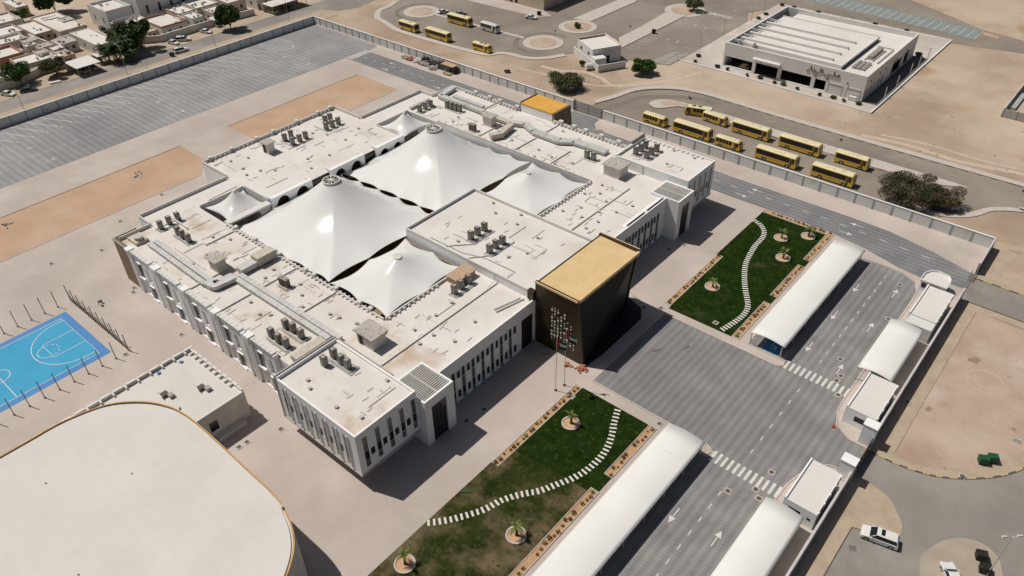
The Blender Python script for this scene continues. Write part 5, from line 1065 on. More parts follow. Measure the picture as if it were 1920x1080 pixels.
def bus(L, W_, Hh, body, roofc, big, extras=0):
    """front at +x; origin at the ground centre"""
    e = empty('school_bus' if body != 'bus_white' else 'minibus', (0, 0, -50), 'x', 'bus'); x0, x1, w = -L/2, L/2, W_/2
    zb, zw0, zw1 = .35, Hh*.49, Hh*.89
    arches = [x0+L*.24, x1-L*.2]; r = .52 if big else .4
    prof = [(x0, zb)]
    for a in arches:
        prof += [(a-r*1.2, zb)]+[(a-r*1.2*cos(t*pi/8), zb+r*1.25*sin(t*pi/8)) for t in range(1, 8)]+[(a+r*1.2, zb)]
    prof += [(x1-.05, zb), (x1, .7), (x1-.02, zw0), (x1-.28 if big else x1-.5, Hh-.28), (x1-.5 if big else x1-.75, Hh-.12), (x0+.15, Hh-.12), (x0, Hh-.35)]
    b_ = MB(); b_.extr(prof, 1, -w, w); bo = b_.build('body', body, e)
    md = bo.modifiers.new('b', 'BEVEL'); md.width = .06; md.segments = 2; md.limit_method = 'ANGLE'; md.angle_limit = 1.0
    rf = MB(); m = 8; ps = [(-w+.02, Hh-.16)]+[(-w+.02+(W_-.04)*i/m, Hh-.13+.16*sin(pi*i/m)**.6) for i in range(m+1)]+[(w-.02, Hh-.16)]
    rf.extr(ps, 0, x0+.06, x1-(.52 if big else .8)); rf.build('roof', roofc, e)
    for s in (-1, 1):
        g_ = MB().m('glass')
        ya, yb = (w, w+.012) if s > 0 else (-w-.012, -w)
        if big:
            g_.box(x0+.35, x1-1.75, ya, yb, zw0, zw1); g_.build('side_windows', None, e)
        else:
            k = 5; ww = (L-2.6)/k
            for i in range(k): g_.box(x0+.35+ww*i, x0+.35+ww*(i+1)-.12, ya, yb, zw0, zw1)
            g_.build('side_windows', None, e)
        g2 = MB().box(x1-1.1, x1-.55, ya, yb, zw0-.1, zw1); g2.build('driver_window', 'glass', e)
        d = MB().m('glass').box(x1-1.62, x1-1.42, ya, yb, .6, zw1-.05).box(x1-1.36, x1-1.16, ya, yb, .6, zw1-.05); d.build('door', None, e)
        MB().box(x0+1, x1-2.1, ya, yb, zw0*.66, zw0*.66+.05).build('side_stripe', 'leaf_brown', e)
        q = MB().tube([(x1-.3, s*w, Hh-.5), (x1+.12, s*(w+.16), Hh-.55), (x1+.14, s*(w+.18), Hh-.95)], .035, 5).box(x1+.09, x1+.16, s*(w+.18)-.08, s*(w+.18)+.08, Hh-1.3, Hh-.9); q.build('mirror', 'hvac', e)
    f = MB().add([(x1+.0, -w+.12, zw0-.25), (x1+.0, w-.12, zw0-.25), (x1-(.24 if big else .46), w-.14, Hh-.34), (x1-(.24 if big else .46), -w+.14, Hh-.34)], [(0, 1, 2, 3)]); f.v = [(x+.03, y, z) for x, y, z in f.v]; f.build('windscreen', 'glass', e)
    MB().box(x0-.015, x0, -w+.3, w-.3, zw0+.1, zw1).build('rear_window', 'glass', e)
    for s in (-1, 1):
        MB().box(x1-.02, x1+.02, s*w*.75-.16, s*w*.75+.16, .75, .95).build('headlight', 'lamp_clear', e); MB().box(x0-.02, x0, s*w*.8-.1, s*w*.8+.1, .9, 1.3).build('tail_light', 'lamp_red', e)
    q = MB()
    if extras == 0: q.box(-1.6, 1.6, -.5, .5, Hh, Hh+.1); q.box(x1-2.6, x1-2.2, -.35, .35, Hh, Hh+.08)
    elif extras == 1: q.box(-L*.2, 0, -.45, .4, Hh, Hh+.12); q.box(x1-3.4, x1-3.3, -.6, .6, Hh, Hh+.12); q.box(x1-2.8, x1-2.7, -.6, .6, Hh, Hh+.12)
    else: q.box(-.9, .2, -.4, .4, Hh, Hh+.09).box(.8, 1.8, -.4, .4, Hh, Hh+.09)
    q.build('roof_unit', roofc if extras < 2 else 'hvac', e)
    wheels(e, arches, (-w+.02, w-.02), r, .3); return e
bigA, bigB = Spawn(bus(10.8, 2.5, 3.1, 'bus_yellow', 'bus_cream', True, 0)), Spawn(bus(10.3, 2.5, 3.15, 'bus_yellow', 'bus_cream', True, 1)); coach = Spawn(bus(8.2, 2.4, 3.0, 'bus_yellow', 'bus_cream', True, 1))
mini = Spawn(bus(7.1, 2.1, 2.55, 'bus_yellow', 'bus_cream', False, 0)); mini2 = Spawn(bus(7.3, 2.1, 2.6, 'bus_yellow', 'bus_cream', False, 2)); wmini = Spawn(bus(7.6, 2.2, 2.8, 'bus_white', 'bus_white', False, 0))
BG = 'yellow buses parked beyond the boundary wall'
BU = [(mini, -95.9, 171.1, 0, 'small yellow minibus nearest the metal gate in the row along the wall'), (mini2, -89.4, 182.9, pi+.32, 'yellow bus standing askew with two dark hatches on its roof'), (mini, -83.4, 181.6, -.04, 'small yellow minibus just behind the askew bus'),
      (bigA, -84.5, 171.2, 0, 'full-size yellow bus second from the left in the row along the wall'), (mini, -73.8, 171.0, 0, 'small yellow minibus between two full-size buses along the wall'), (bigB, -72.4, 180.7, 0, 'full-size yellow bus with a whitish roof, leftmost full-size one of the outer row'),
      (bigA, -58.9, 180.7, 0, 'full-size yellow bus in the middle of the outer row'), (bigA, -60.8, 171.2, 0, 'full-size yellow bus second from the right in the row along the wall'), (coach, -45.8, 181.3, 0, 'shorter yellow coach with swept dark glass, rightmost of the outer row'), (bigB, -46.5, 171.2, 0, 'full-size yellow bus at the right end of the row along the wall')]
for f_, x, y, a, lb in BU: f_((x, y, -.06), a, lb, BG)
B2 = 'buses parked by the roundabouts'
for f_, x, y, a, lb in [(coach, -203.0, 180.6, 0, 'yellow bus at the left end of the row near the left roundabout'), (bigA, -189, 181, pi, 'full-size yellow bus behind another in the near row by the roundabouts'), (bigB, -193.2, 196.4, .03, 'full-size yellow bus on the median beside a white car'),
                        (wmini, -179.8, 197.6, 0, 'white minibus parked on the median between the roundabouts'), (mini2, -169.2, 181.8, .02, 'small yellow bus alone near the right roundabout')]: f_((x, y, -.05), a, lb, B2)
def car(nm, L, W_, Hh, body, kind):
    e = empty(nm, (0, 0, -50), 'x', 'car'); x0, x1, w = -L/2, L/2, W_/2; r = .34; zb = .24
    arches = [x0+.85, x1-.9]; prof = [(x0+.02, zb)]
    for a in arches: prof += [(a-r*1.15, zb)]+[(a-r*1.15*cos(t*pi/6), zb+r*1.35*sin(t*pi/6)) for t in range(1, 6)]+[(a+r*1.15, zb)]
    belt = Hh*.58
    prof += [(x1-.1, zb), (x1, .45), (x1-.05, belt*.78), (x1-.4, belt*.9), (x1-1.15, belt), (x0+.25 if kind == 'suv' else x0+.3, belt+.03), (x0+.03, belt*.9), (x0, .5)]
    bo = MB().extr(prof, 1, -w, w).build('body', body, e); md = bo.modifiers.new('b', 'BEVEL'); md.width = .08; md.segments = 3; md.limit_method = 'ANGLE'; md.angle_limit = .8
    if kind == 'suv': cb_ = [(x0+.12, x0+.4), (x1-1.15, x1-2.0)]
    else: cb_ = [(x0+.75, x0+1.3), (x1-1.2, x1-2.0)]
    (ra, rt), (fa, ft) = cb_; wi = w-.06; wt = w-.24
    vs = [(ra, -wi, belt), (fa, -wi, belt), (fa, wi, belt), (ra, wi, belt), (rt, -wt, Hh-.06), (ft, -wt, Hh-.06), (ft, wt, Hh-.06), (rt, wt, Hh-.06)]
    MB().add(vs, [(0, 1, 5, 4), (1, 2, 6, 5), (2, 3, 7, 6), (3, 0, 4, 7), (4, 5, 6, 7)]).build('windows', 'glass', e)
    q = MB(); q.add([(rt-.08, -wt-.03, Hh-.07), (ft+.08, -wt-.03, Hh-.07), (ft+.08, wt+.03, Hh-.07), (rt-.08, wt+.03, Hh-.07), (rt+.05, -wt+.1, Hh), (ft-.1, -wt+.1, Hh), (ft-.1, wt-.1, Hh), (rt+.05, wt-.1, Hh)], [(0, 1, 5, 4), (1, 2, 6, 5), (2, 3, 7, 6), (3, 0, 4, 7), (4, 5, 6, 7), (3, 2, 1, 0)])
    for s in (-1, 1):
        q.tube([(fa, s*wi, belt), (ft, s*wt, Hh-.04)], .045, 5); q.tube([(ra, s*wi, belt), (rt, s*wt, Hh-.04)], .06, 5)
    q.build('roof', body, e)
    if kind == 'suv': MB().box(ft-.95, ft-.45, -wt+.2, wt-.2, Hh, Hh+.012).build('sunroof', 'glass', e)
    for s in (-1, 1):
        MB().rbox(fa-.25, s*(w+.09), .14, .2, belt, belt+.14).build('mirror', body, e); MB().rbox(x1-.1, s*(w-.25), .2, .32, belt*.72, belt*.84).build('headlight', 'lamp_clear', e); MB().rbox(x0+.03, s*(w-.2), .08, .26, belt*.75, belt*.92).build('tail_light', 'lamp_red', e)
    wheels(e, arches, (-w+.01, w-.01), r, .22); return e
suv, sed, sed2, dsed = Spawn(car('parked_car', 4.9, 1.95, 1.72, 'car_white', 'suv')), Spawn(car('parked_car', 4.5, 1.8, 1.42, 'car_white', 'sed')), Spawn(car('parked_car', 4.5, 1.8, 1.42, 'car_silver', 'sed')), Spawn(car('parked_car', 4.8, 1.9, 1.45, 'car_dark', 'sed'))
pick = Spawn(car('parked_car', 4.9, 1.9, 1.75, 'car_dark', 'suv'))
for f_, x, y, a, lb in [(suv, -2.6, 79.3, pi+.22, 'white people carrier with dark roof hatch by the kerb, bottom right'), (sed, 6.9, 79.3, 2.2, 'silver-white saloon half cut off by the bottom edge, bottom right'),
    (sed, -257.4, 66.4, .45, 'white car at the left edge of the street'), (dsed, -255.6, 71.6, 1.2, 'dark green saloon parked under the bright green tree'), (sed2, -257.5, 89.3, .1, 'left pale car under the white carport beside the street'), (sed2, -257.4, 92.6, .1, 'right pale car under the white carport beside the street'),
    (sed, -257.4, 121.0, .2, 'white saloon parked nose-in beside the dark trees'), (suv, -257.4, 124.8, .9, 'white people carrier parked askew beside the wall'), (sed, -258.2, 134.2, .35, 'white saloon parked alone in front of the long wall'), (suv, -248.6, 118.6, 1.45, 'white jeep parked on the street by the black bin'),
    (pick, -288.3, 111.6, -.2, 'dark pickup in the lane behind the white villa'), (sed, -257.6, 162.2, .1, 'pale car at the near end of the beige carport'), (dsed, -256.9, 168.0, .1, 'bluish car farther inside the beige carport'),
    (sed, -206.6, 201.4, 1.25, 'white car by the left roundabout'), (sed2, -199.9, 203.6, 1.2, 'silver car hidden behind the yellow bus'), (sed, -176.8, 216.6, .3, 'white car parked at the kerb beneath the far building'),
    (sed, -30.2, 114.6, 1.6, 'white car in the shade of the long carport, upper'), (sed, -30.1, 109.9, 1.6, 'white car in the shade of the long carport, lower')]:
    f_((x, y, -.05 if x < -100 or x > -20 else .03), a, lb, 'cars parked around the school')
# ================================================================ BINS, POLES, SIGNS, FLAGS
def binp(mt): e = empty('wheeled_bin', (0, 0, -50), 'x', 'bin'); MB().rbox(0, 0, 1.25, .95, .15, 1.15, 0, 1.12).build('tub', mt, e); MB().rbox(0, 0, 1.45, 1.12, 1.15, 1.3, 0, .9).build('lid', mt, e); MB().rbox(-.45, 0, .16, .9, 0, .2).rbox(.45, 0, .16, .9, 0, .2).build('castor', 'tyre', e); return Spawn(e)
gbn, bbn = binp('green_bin'), binp('black_bin')
for f_, x, y, a, lb in [(gbn, 4.6, 102.6, .5, 'green wheeled bin on the sandy lot, left of the two'), (gbn, 5.6, 103.8, .5, 'green wheeled bin on the sandy lot, right of the two'), (bbn, 8.9, 85.0, .4, 'black wheeled bin on the traffic island, upper'), (bbn, 9.8, 83.2, .3, 'black wheeled bin on the traffic island, lower, by the lamp post'),
    (bbn, -247.0, 114.4, .2, 'black bin at the kerb behind the white jeep'), (bbn, -176.9, 221.4, .4, 'black bin on the paving under the far building'), (bbn, -133.7, 230.8, .5, 'black bin on the kerb of the striped car park')]: f_((x, y, 0), a, lb, 'wheeled rubbish bins')
def lamp(h, arm, nm='street_lamp', two=False):
    e = empty(nm, (0, 0, -50), 'x', 'street lamp'); MB().cyl(0, 0, -.1, h, .09, 8, .05).build('pole', 'frame' if two else 'hvac_light', e); q = MB(); hd = MB()
    for s in ((-1, 1) if two else (1,)): q.tube([(0, 0, h-.1), (s*arm, 0, h+.25)], .04, 5); hd.rbox(s*(arm+.3), 0, .75, .28, h+.2, h+.34, 0, .8)
    q.build('arm', 'frame', e); hd.build('lamp_head', 'frame', e); return Spawn(e)
l1, l2 = lamp(9.2, 1.4), lamp(8.5, .7, two=True)
for k, (x, y) in enumerate(((-244.1, 65.2), (-244.2, 97.3), (-243.9, 128.6), (-243.8, 159.3))): l1((x, y, 0), pi, 'tall street lamp on the verge outside the parking wall, %s from the left' % ('first', 'second', 'third', 'fourth')[k], 'street lamps along the street of houses')
l2((10.3, 82.9, .05), .75, 'twin-headed white street lamp on the traffic island, bottom right', 'street lamps')
l3 = lamp(5.8, .1, 'slim_lamp'); 
for k, (x, y) in enumerate([(-112.8, 225.4), (-113.0, 262.4), (-113.9, 243.5), (-113.7, 273.6)]): l3((x, y, 0), 0, 'slim dark lamp post along the left paving of the white public building', 'slim dark lamp posts left of the white public building', (1, 1, 1.1))
bol = empty('bollard_light', (0, 0, -50), 'x', 'bollard'); MB().cyl(0, 0, 0, 3.4, .13, 8).build('shaft', 'stone_white', bol); MB().cyl(0, 0, 3.4, 3.5, .15, 8).build('cap', 'hvac', bol); bol = Spawn(bol)
for x, y in [(-100.2, 286.3), (-96.4, 286.3), (-86.1, 286.6), (-89.9, 285.9), (-79.5, 285.7), (-69.5, 285.6), (-72.6, 286.3)]: bol((x, y, 0), 0, 'pale bollard light behind the white public building', 'pale bollard lights behind the white public building')
for x, y in [(-53.4, 225.9), (-53.5, 236.3), (-53.6, 248.5), (-53.6, 256.4), (-53.3, 263.9)]: bol((x, y, 0), 0, 'pale bollard light along the right side of the white public building', 'pale bollard lights on the right of the white public building')
for x, y in [(-114.6, 214.4), (-113.6, 216.2), (-115.1, 221.6), (-115.2, 224.6), (-114.1, 224.4), (-113.8, 233.8), (-114.2, 254.4)]: bol((x, y, 0), 0, 'slim post at the car park edge of the white public building', 'slim posts beside the striped car park', (.6, .6, .9))
def sign(x, y, lb, h=2.6, r=.35, mt='hvac'):
    e = empty('road_sign', (x, y, 0), lb, 'sign', 'round signs by the roads'); MB().cyl(x, y, -.1, h, .05, 6).build('pole', 'frame', e)
    n = 14; MB().add([(x+r*cos(2*pi*i/n), y-.03, h+r*sin(2*pi*i/n)) for i in range(n)]+[(x+r*cos(2*pi*i/n), y+.03, h+r*sin(2*pi*i/n)) for i in range(n)], [tuple(range(n)), tuple(range(2*n-1, n-1, -1))]+[(i, (i+1) % n, n+(i+1) % n, n+i) for i in range(n)]).build('disc', mt, e)
sign(-157.5, 206, 'dark round sign on a pole above the right roundabout'); sign(-139.9, 225.3, 'slim sign pole on the diagonal footpath'); sign(-51.4, 187.6, 'banded pole sign on the strip behind the outer buses'); sign(-9.8, 188.6, 'banded pole sign at the road near the right edge')
tag(MB().cyl(-15.4, 95.2, 0, .05, .28, 10).cyl(-15.4, 95.2, .05, .75, .18, 10, .04).build('traffic_cone', 'lamp_red'), 'small red traffic cone at the main gate kerb', 'cone')
def flag(x, y, h, lb, rnd, L=3.4, Hh=1.6, az=.35, gp='national flags on poles'):
    pe = empty('flagpole', (x, y, 0), 'white pole carrying the '+lb, 'flagpole', 'flagpoles'); MB().cyl(x, y, 0, h, .07, 8, .04).build('pole', 'stone_white', pe); MB().cyl(x, y, h, h+.18, .09, 8).build('finial', 'stone_white', pe); MB().box(x-.2, x+.2, y-.2, y+.2, 0, .2).build('foot', 'hvac', pe)
    fe = empty('flag', (x, y, h-1.3), lb, 'flag', gp); nx, nz = 12, 6
    def P_(u, v):       # hanging cloth: swings out and sags
        s = u*L; d = s*.55; return (x+cos(az)*d+.18*sin(u*9+v*2)*u, y+sin(az)*d+.2*sin(u*11)*u, h-.1-v*Hh-s*.62-.12*sin(u*5))
    for nm, mt, u0, u1, v0, v1 in (('red_band', 'flag_red', 0, .27, 0, 1), ('green_band', 'flag_green', .27, 1, 0, 1/3), ('white_band', 'flag_white', .27, 1, 1/3, 2/3), ('black_band', 'flag_black', .27, 1, 2/3, 1)):
        m_ = MB(); a, b = (nx, 3)
        for j in range(b+1):
            for i in range(a+1): m_.v.append(P_(u0+(u1-u0)*i/a, v0+(v1-v0)*j/b))
        for j in range(b):
            for i in range(a): k = j*(a+1)+i; m_.f.append([k, k+1, k+a+2, k+a+1]); m_.mi.append(0)
        m_.build(nm, mt, fe, smooth=True)
flag(-54.6, 73.5, 12.0, 'left of the two limp flags by the entrance', random, az=.9); flag(-54.2, 75.4, 12.6, 'right of the two limp flags by the entrance, higher', random, az=.6); flag(-87, 288.5, 10.5, 'flag flying behind the white public building', random, L=3.4, Hh=1.7, az=.1)
# ================================================================ DEBRIS ALONG THE REAR WALL
rd = random.Random(21)
def heap(x, y, sx, sy, h, mt, nm, lb, n=44, z=.0):
    q = MB()
    for _ in range(n): q.rbox(x+rd.uniform(-sx, sx)*1.15, y+rd.uniform(-sy, sy)*1.3, rd.uniform(.3, 1.6), rd.uniform(.1, .45), z+(a_:=rd.uniform(0, h*.7)), z+a_+rd.uniform(.08, .3), rd.uniform(0, 3.1))
    return tag(q.build(nm, mt), lb, nm.replace('_', ' '), 'site leftovers stacked by the rear wall')
for a in [(-185, 161.6, 1.0, .8, .6, 'slab_stone', 'rubble_heap', 'small grey rubble heap at the left end of the leftovers by the rear wall'), (-182.3, 161.6, 1.2, .8, .7, 'brick_red', 'timber_stack', 'reddish timber bundle second from the left by the rear wall'),
          (-179.6, 161.9, 1.2, 1, .9, 'roof_white', 'board_stack', 'pale stacked boards left of the dark scaffold frames'), (-177.4, 164.2, 1.3, 1.2, 2.0, 'black_bin', 'scaffold_stack', 'tall dark scaffold frames against the rear wall'), (-175.8, 161.6, 1.3, 1, .9, 'slab_stone', 'rubble_heap', 'grey jumble in front of the dark scaffold frames'),
          (-173.2, 163.8, 1.5, 1.1, 1.8, 'hvac', 'scaffold_stack', 'dark metal frames in the middle of the leftovers'), (-171.2, 160.8, 1.2, .9, .7, 'hvac_light', 'board_stack', 'light boards in front of the middle frames'), (-164.6, 160.2, 1.3, .5, .4, 'timber', 'timber_stack', 'low timber stack in front of the open container')]: heap(*a)
e = empty('site_container', (-167.3, 163, 0), 'open dark site container with beige lid at the right end of the leftovers', 'container', 'site leftovers stacked by the rear wall'); MB().box(-169.8, -164.6, 161.6, 161.7, 0, 2.0).box(-169.8, -169.7, 161.7, 164, 0, 2).box(-164.7, -164.6, 161.7, 164, 0, 2).build('wall', 'car_dark', e); MB().box(-168.5, -163.2, 161.5, 163.9, 2.0, 2.15).build('roof', 'timber', e)
tag(MB().box(-163.9, -162.6, 161.4, 163.4, 0, 1.7).build('crate', 'black_bin'), 'black crate between the site container and the wall', 'crate')
heap(-118.8+14, 158, 1, 1, .1, 'timber', 'timber_stack', 'loose timber on the apron by the metal gate', 3, .03); heap(-104.3, 149.6, 1.3, 2.0, 1.2, 'timber', 'timber_stack', 'pile of timber and crates behind the orange-roofed hall', 22, .03)
heap(-54.6, 80.3, .9, .4, .5, 'brick_red', 'timber_stack', 'red timber pieces on the paving at the portal corner', 12); heap(-56.8, 79.8, .6, .3, .4, 'brick_red', 'timber_stack', 'smaller red timber bundle beside the flagpoles', 6)
tag(MB().rbox(-61.9, 79.5, 1.3, 1.1, .5, .56, .3).rbox(-62.4, 79.9, 1.2, .8, 0, .5, .2).build('electrical_cabinet', 'metal_gray'), 'tipped grey cabinet in the shade left of the portal', 'cabinet')
heap(-180.4, 66.4, 1.2, .7, .25, 'slab_stone', 'slab_pile', 'few pale slabs lying on the sand rectangle', 6, .03); heap(-181.6, 36, 1.4, .8, .2, 'slab_stone', 'slab_pile', 'few pale slabs on the sand near the left edge', 5, .03)
tag(MB().rbox(-52.2, 48.4, .9, .35, .06, .2, .6).rbox(-51.6, 48.9, .7, .35, .06, .18, .9).build('turf_roll', 'green_bin'), 'two green sacks at the edge of the near lawn', 'sack')
pe = empty('person', (-142.2, 44.2, 0), 'person in an orange top crouching at the foot of the brown corner panel', 'person')
me = bpy.data.meshes.new('body'); V_ = [(0, 0, .62), (.02, -.12, .95), (.05, -.2, 1.22), (.07, -.24, 1.36), (.1, -.3, 1.5), (-.12, -.3, .62), (-.1, -.2, .12), (-.12, -.38, .05), (.14, -.28, .6), (.16, -.16, .12), (.15, -.34, .05), (-.24, -.28, 1.08), (-.2, -.5, .9), (.28, -.3, 1.06), (.26, -.52, .86)]
E_ = [(0, 1), (1, 2), (2, 3), (3, 4), (0, 5), (5, 6), (6, 7), (0, 8), (8, 9), (9, 10), (2, 11), (11, 12), (2, 13), (13, 14)]; R_ = [.16, .15, .16, .07, .12, .09, .06, .06, .09, .06, .06, .06, .045, .06, .045]
me.from_pydata(V_, [], []); me.edges.add(len(E_)); [setattr(me.edges[i], 'vertices', q) for i, q in enumerate(E_)]; me.update(); bo = bpy.data.objects.new('body', me); COL.objects.link(bo); bo.parent = pe
md = bo.modifiers.new('skin', 'SKIN'); 
for i, r_ in enumerate(R_): me.skin_vertices[0].data[i].radius = (r_, r_) if me.skin_vertices else None
md2 = bo.modifiers.new('s', 'SUBSURF'); md2.levels = 1; md2.render_levels = 1; me.materials.append(M['orange_trim'])
MB().cyl(-142.1, 43.9, 1.48, 1.66, .11, 10, .06).build('cap', 'stone_white', pe)
# ================================================================ TREES AND BUSHES
def tree(nm, x, y, h, r, leaf, lb, n=2600, trunk=.25, seed=1, lumpn=9, tl=.3, s=(.12, .26), cat='tree', group='trees and bushes around the site', flat=.8):
    rnd = random.Random(seed); e = empty(nm, (x, y, 0), lb, cat, group); zc = h*(tl+(1-tl)/2); rz = h*(1-tl)/2
    t = MB()
    if trunk:
        t.tube([(x, y, -.1), (x+.1, y, h*tl*.6), (x+.05, y+.1, h*tl*1.3)], [trunk, trunk*.8, trunk*.6], 7)
        for k in range(6): a = 2*pi*k/6+rnd.uniform(-.3, .3); q = rnd.uniform(.45, .75); t.tube([(x+.05, y+.1, h*tl*rnd.uniform(.7, 1.2)), (x+r*q*.5*cos(a), y+r*q*.5*sin(a), zc-.1*rz), (x+r*q*cos(a), y+r*q*sin(a), zc+rz*.35)], [trunk*.5, trunk*.3, trunk*.1], 5)
        t.build('trunk', 'bark', e)
    lumps = [(0, 0, 0, .55)] if cat != 'bush' else [(0, 0, -.05, .72), (.3, .2, -.1, .6), (-.3, -.2, -.1, .6)]
    for k in range(lumpn):
        a = rnd.uniform(0, 6.3); q = rnd.uniform(.4, .72); zz_ = rnd.uniform(-.45, .6); lumps.append((q*cos(a), q*sin(a), zz_*flat, rnd.uniform(.22, .42)))
    c = MB(); leafcloud(c, n, r, r, rz, zc, s[0], s[1], rnd, hollow=.8, lumps=lumps, cx=x, cy=y); c.build('crown', leaf, e)
    return e
tree('shade_tree', -263.0, 72.4, 7.0, 4.9, 'leaf_green', 'bright green round tree beside the street at far left', seed=1, n=8000, tl=.12, lumpn=16)
tree('shade_tree', -261, 82.8, 5.6, 4.4, 'leaf_olive', 'brownish bushy tree left of the white carport', seed=2, n=6500, tl=.1, lumpn=15); tree('shade_tree', -260.2, 110.8, 10.5, 6.2, 'leaf_dark', 'big dark spreading tree right of the date palms', seed=3, n=11000, lumpn=20, tl=.08, s=(.2, .4))
tree('shade_tree', -267.5, 108.0, 8.5, 5.0, 'leaf_olive', 'olive-brown tree behind the big dark tree', seed=13, n=7000, lumpn=15, tl=.1)
tree('shade_tree', -254.6, 141.8, 8.8, 5.2, 'leaf_dark', 'deep green rounded tree standing alone at the street edge', seed=4, n=9000, lumpn=18, tl=.1, s=(.18, .36)); tree('shade_tree', -323, 98.2, 5, 3.3, 'leaf_green', 'small green tree among the far houses', seed=5, n=1600)
tree('tall_shade_tree', -324.2, 110.6, 17, 7.5, 'leaf_dark', 'very tall dark tree cut off by the top edge at far left', seed=6, n=12000, lumpn=20, tl=.04, s=(.25, .5), flat=1.1)
tree('desert_bush', -129.4, 175.0, 5.0, 5.6, 'leaf_olive', 'wide grey-green desert bush outside the wall above the rear hall', seed=7, n=15000, lumpn=26, tl=.0, s=(.1, .22), flat=.95, cat='bush', trunk=.18); tree('desert_bush', -117.2, 198.2, 5.0, 3.8, 'leaf_green', 'vivid green bush beside the small white cabin', seed=8, n=8500, lumpn=16, tl=.0, s=(.12, .26), cat='bush', trunk=.15)
tree('desert_bush', -29.0, 172.4, 6.4, 7.6, 'leaf_acacia', 'large sprawling brown-green acacia behind the right end of the wall', seed=9, n=22000, lumpn=34, tl=.06, s=(.07, .16), cat='bush', trunk=.2, flat=.9)
tree('desert_bush', -22.6, 175.0, 5.0, 4.4, 'leaf_brown', 'dry brown lobe of shrub at the right side of the large acacia', seed=10, n=9000, lumpn=14, tl=.03, s=(.08, .18), cat='bush', trunk=.14)
tree('desert_bush', -134.6, 259.8, 5.0, 3.8, 'leaf_olive', 'dark bush on the roundabout at the top edge', seed=11, n=2600, lumpn=9, tl=.08, cat='bush', trunk=.15); tree('desert_bush', -157.3, 218.6, 2.2, 1.3, 'leaf_olive', 'small bush on the middle roundabout', seed=12, n=700, lumpn=5, tl=.03, cat='bush', trunk=.08)
tree('desert_bush', -151.0, 173.2, .9, 1.1, 'leaf_brown', 'tiny dry shrub on the sand outside the rear wall', seed=14, n=300, lumpn=4, tl=.02, cat='bush', trunk=.05); tree('desert_bush', -135.6, 192.0, 2.0, 1.2, 'leaf_olive', 'straggly shrub beside the white tank of the small cabin', seed=15, n=600, lumpn=5, tl=.03, cat='bush', trunk=.06)
bsh = Spawn(tree('garden_bush', 0, 0, 1.0, 1.0, 'leaf_olive', 'x', seed=20, n=320, lumpn=4, tl=.02, trunk=.04, cat='bush')); bs2 = Spawn(tree('garden_bush', 0, 0, .9, .6, 'leaf_brown', 'x', seed=21, n=160, lumpn=3, tl=.02, trunk=.04, cat='bush'))
for k, (x, y) in enumerate([(-101.9, 217.0), (-98.4, 216.9), (-91.4, 216.3), (-87.5, 217.2), (-82.4, 216.4), (-79.9, 216.8), (-75.4, 216.3), (-68.6, 216.1), (-64.7, 216.7), (-61.5, 216.4), (-57.5, 217.2)]): (bsh if k in (0, 3, 5, 8, 10) else bs2)((x, y, 0), k, 'low dry bush by the public building, '+('far left of the entrance', 'left of the first opening', 'below the first opening', 'left of the entrance', 'below the entrance', 'right of the entrance', 'below the long opening', 'below the lettering', 'right of the lettering', 'by the blind panels', 'at the right front corner')[k], 'low bushes along the front of the white public building')
for k, (x, y) in enumerate([(-111, 221.3), (-112.2, 266.2), (-112, 272), (-111.9, 285.2), (-107.1, 285), (-98.0, 285.4), (-77.5, 285.2), (-66.8, 285.2)]): bsh((x, y, 0), k, 'low dry bush '+('left of the public building, nearest its front', 'left of the public building, halfway back', 'left of the public building, farther back', 'at the left rear corner', 'behind the left rear corner', 'behind the building near the flag', 'behind the building, right of the flag', 'behind the right rear corner')[k]+' of the white hall', 'low bushes around the back of the white public building')
bs2((-109.4, 216.4, 0), 0, 'dark low shrub at the corner of the white paving by the car park', 'low bushes at the car park corner')
bsh((-56.4, 264.6, 0), 0, 'green bush at the far right corner of the white public building', 'green corner bush', (1.3, 1.3, 1.6))
rq = random.Random(31)
def bigpalm(x, y, h, lb, sd):
    rnd = random.Random(sd); e = empty('date_palm', (x, y, 0), lb, 'palm', 'date palms by the street'); MB().tube([(x, y, -.1), (x+.1, y, h*.5), (x, y, h)], [.32, .24, .26], 8).build('trunk', 'bark', e); c = MB()
    for k in range(46): frond(c, (x, y, h), rnd.uniform(0, 6.3), rnd.uniform(-.3, 1.3), rnd.uniform(3.4, 4.6), 12, .75, rnd.uniform(.9, 1.6), rnd)
    c.build('crown', 'leaf_dark', e)
bigpalm(-256.6, 100.6, 4.6, 'left date palm beside the street', 1); bigpalm(-258.2, 104.2, 5.6, 'right date palm next to the big dark tree', 2); bigpalm(-259.6, 99.2, 3.6, 'low date palm against the white house', 3); bigpalm(-255.2, 103.6, 3.0, 'short date palm at the kerb in front of the others', 4)
